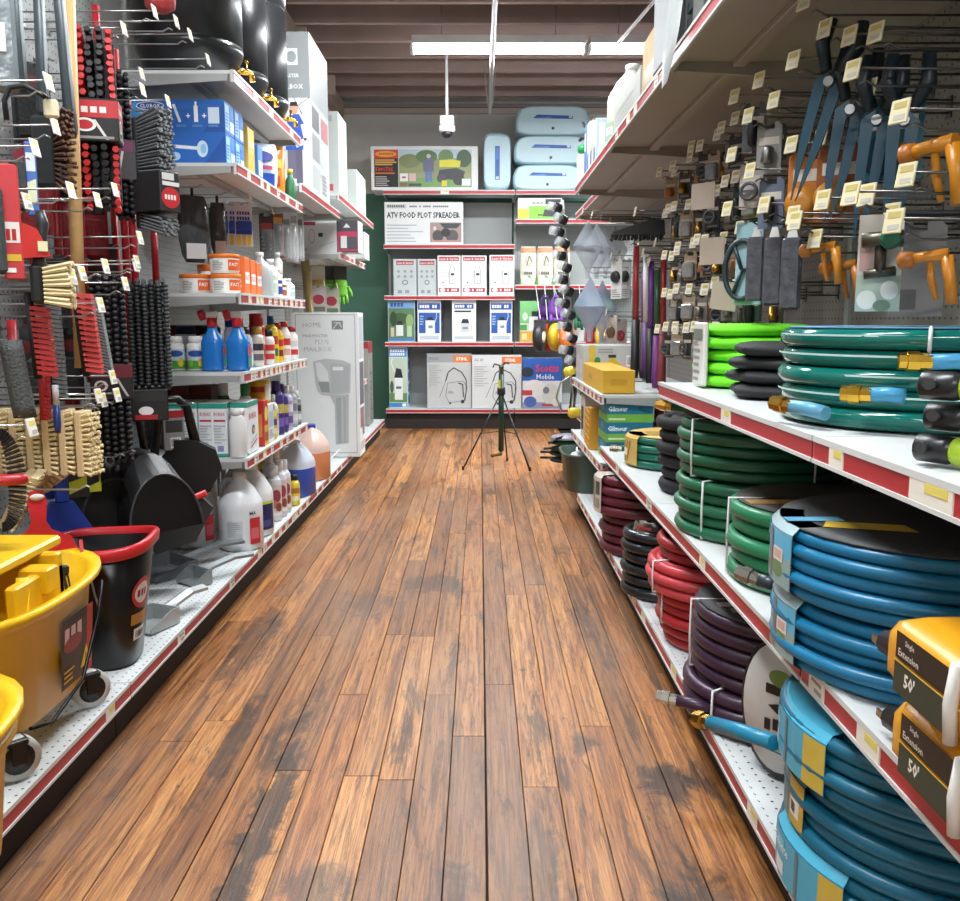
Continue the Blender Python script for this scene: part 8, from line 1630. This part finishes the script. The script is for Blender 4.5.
fix_normals(MB().rings(rs, closed=False).build('sheet', mat('#a9afad', 0.45, 0, 0.1, 12, 0.7, 18), t))
t = thing('vent_grille', 'white framed grille with teal slats leaning on the top shelf', 'vent', (0.545, 2.43, ZT), 0)
MB().box(-0.012, 0.012, -0.05, 0.05, 0, 0.014, 0.002).box(-0.012, 0.012, -0.05, 0.05, 0.15, 0.164, 0.002).box(-0.012, 0.012, -0.05, -0.04, 0.014, 0.15).box(-0.012, 0.012, 0.04, 0.05, 0.014, 0.15).build('frame', plastic('#c9cecd'), t)
for k in range(3): MB().box(-0.008, 0.008, -0.04, 0.04, 0.03 + 0.04 * k, 0.055 + 0.04 * k).build('slat', plastic('#3f6a6a'), t)
carton('dark_green_carton', 'dark green carton on the top shelf over the near hooks', 'box', (0.72, 1.66, ZT), (0.34, 0.3, 0.3), '#1d4034', {'left': [('r', 0.1, 0.5, 0.9, 0.8, '#2a5a48')]})
carton('gold_carton', 'golden carton on the top shelf behind the white carton', 'box', (0.65, 3.03, ZT), (0.22, 0.22, 0.19), '#b9892c', {'left': [('r', 0.1, 0.2, 0.9, 0.5, '#a0741f')]})
carton('long_white_carton', 'long pale carton along the top shelf lip', 'box', (0.62, 3.48, ZT), (0.16, 0.6, 0.135), '#a8a9a2', {'left': lines(0.1, 0.2, 0.9, 0.8, 4, '#a9aaa4', 3)})
jug('white_jug', 'large white jug with label on the top right shelf', (0.66, 4.08, ZT), '#bdbcb0', -0.6, [(0.1, 0.03, 0.1, -PI + 0.6 + 0.2, [('r', 0, 0, 1, 1, '#8fa98f'), ('r', 0.1, 0.5, 0.9, 0.8, '#dfe6da')])], k=1.25)
for k, (Y, w_, h_, c1, nm) in enumerate(((4.33, 0.10, 0.20, '#bcd0d8', 'pale blue carton after the white jug on top shelf'), (4.46, 0.09, 0.22, '#d8b8a0', 'peach carton in the row on the top shelf'), (4.58, 0.09, 0.24, '#dfe4e8', 'white carton with blue edge on the top shelf'), (4.70, 0.09, 0.25, '#4a7fc0', 'blue carton last in the row on the top shelf'))):
    carton('slim_carton', nm, 'box', (0.60, Y, ZT), (0.14, w_, h_), c1, {'left': [('r', 0.15, 0.5, 0.85, 0.85, '#eceeee'), ('r', 0.2, 0.1, 0.8, 0.4, '#5a7aa0')], 'front': [('r', 0.1, 0.1, 0.3, 0.9, '#e6eaec')]})
t = thing('spray_can', 'white spray bottle with green cap hanging off the shelf end', 'bottle', (0.545, 4.93, ZT)); fix_normals(MB().lathe([(0.03, 0), (0.033, 0.005), (0.033, 0.13), (0.012, 0.16)], 14).build('body', plastic('#dfe3e0'), t)); MB().lathe([(0.014, 0.155), (0.03, 0.165), (0.03, 0.195), (0.02, 0.2)], 14).build('cap', plastic('#259a52'), t)
t = thing('black_valve', 'black spiky plastic fitting on top of the slim cartons', 'hardware', (0.56, 4.82, ZT)); MB().tube([(0, 0, 0.0), (0, 0, 0.25)], 0.012, 8).build('stem', plastic('#9aa09c'), t)
for k in range(6): MB().tube([(0, 0, 0.24), (0.05 * math.cos(k * 1.05), 0.05 * math.sin(k * 1.05), 0.20 + 0.05 * (k % 3))], [0.014, 0.008], 6).build('prong', plastic('#2a2c2e'), t)

# ------------------------------------------------------------------ what is too fine to pick apart stays joined
for o in bpy.data.objects:
    if o.type == 'MESH' and o.parent is not None and o.name.split('.')[0] in ('bristles', 'netting'): o['kind'] = 'stuff'
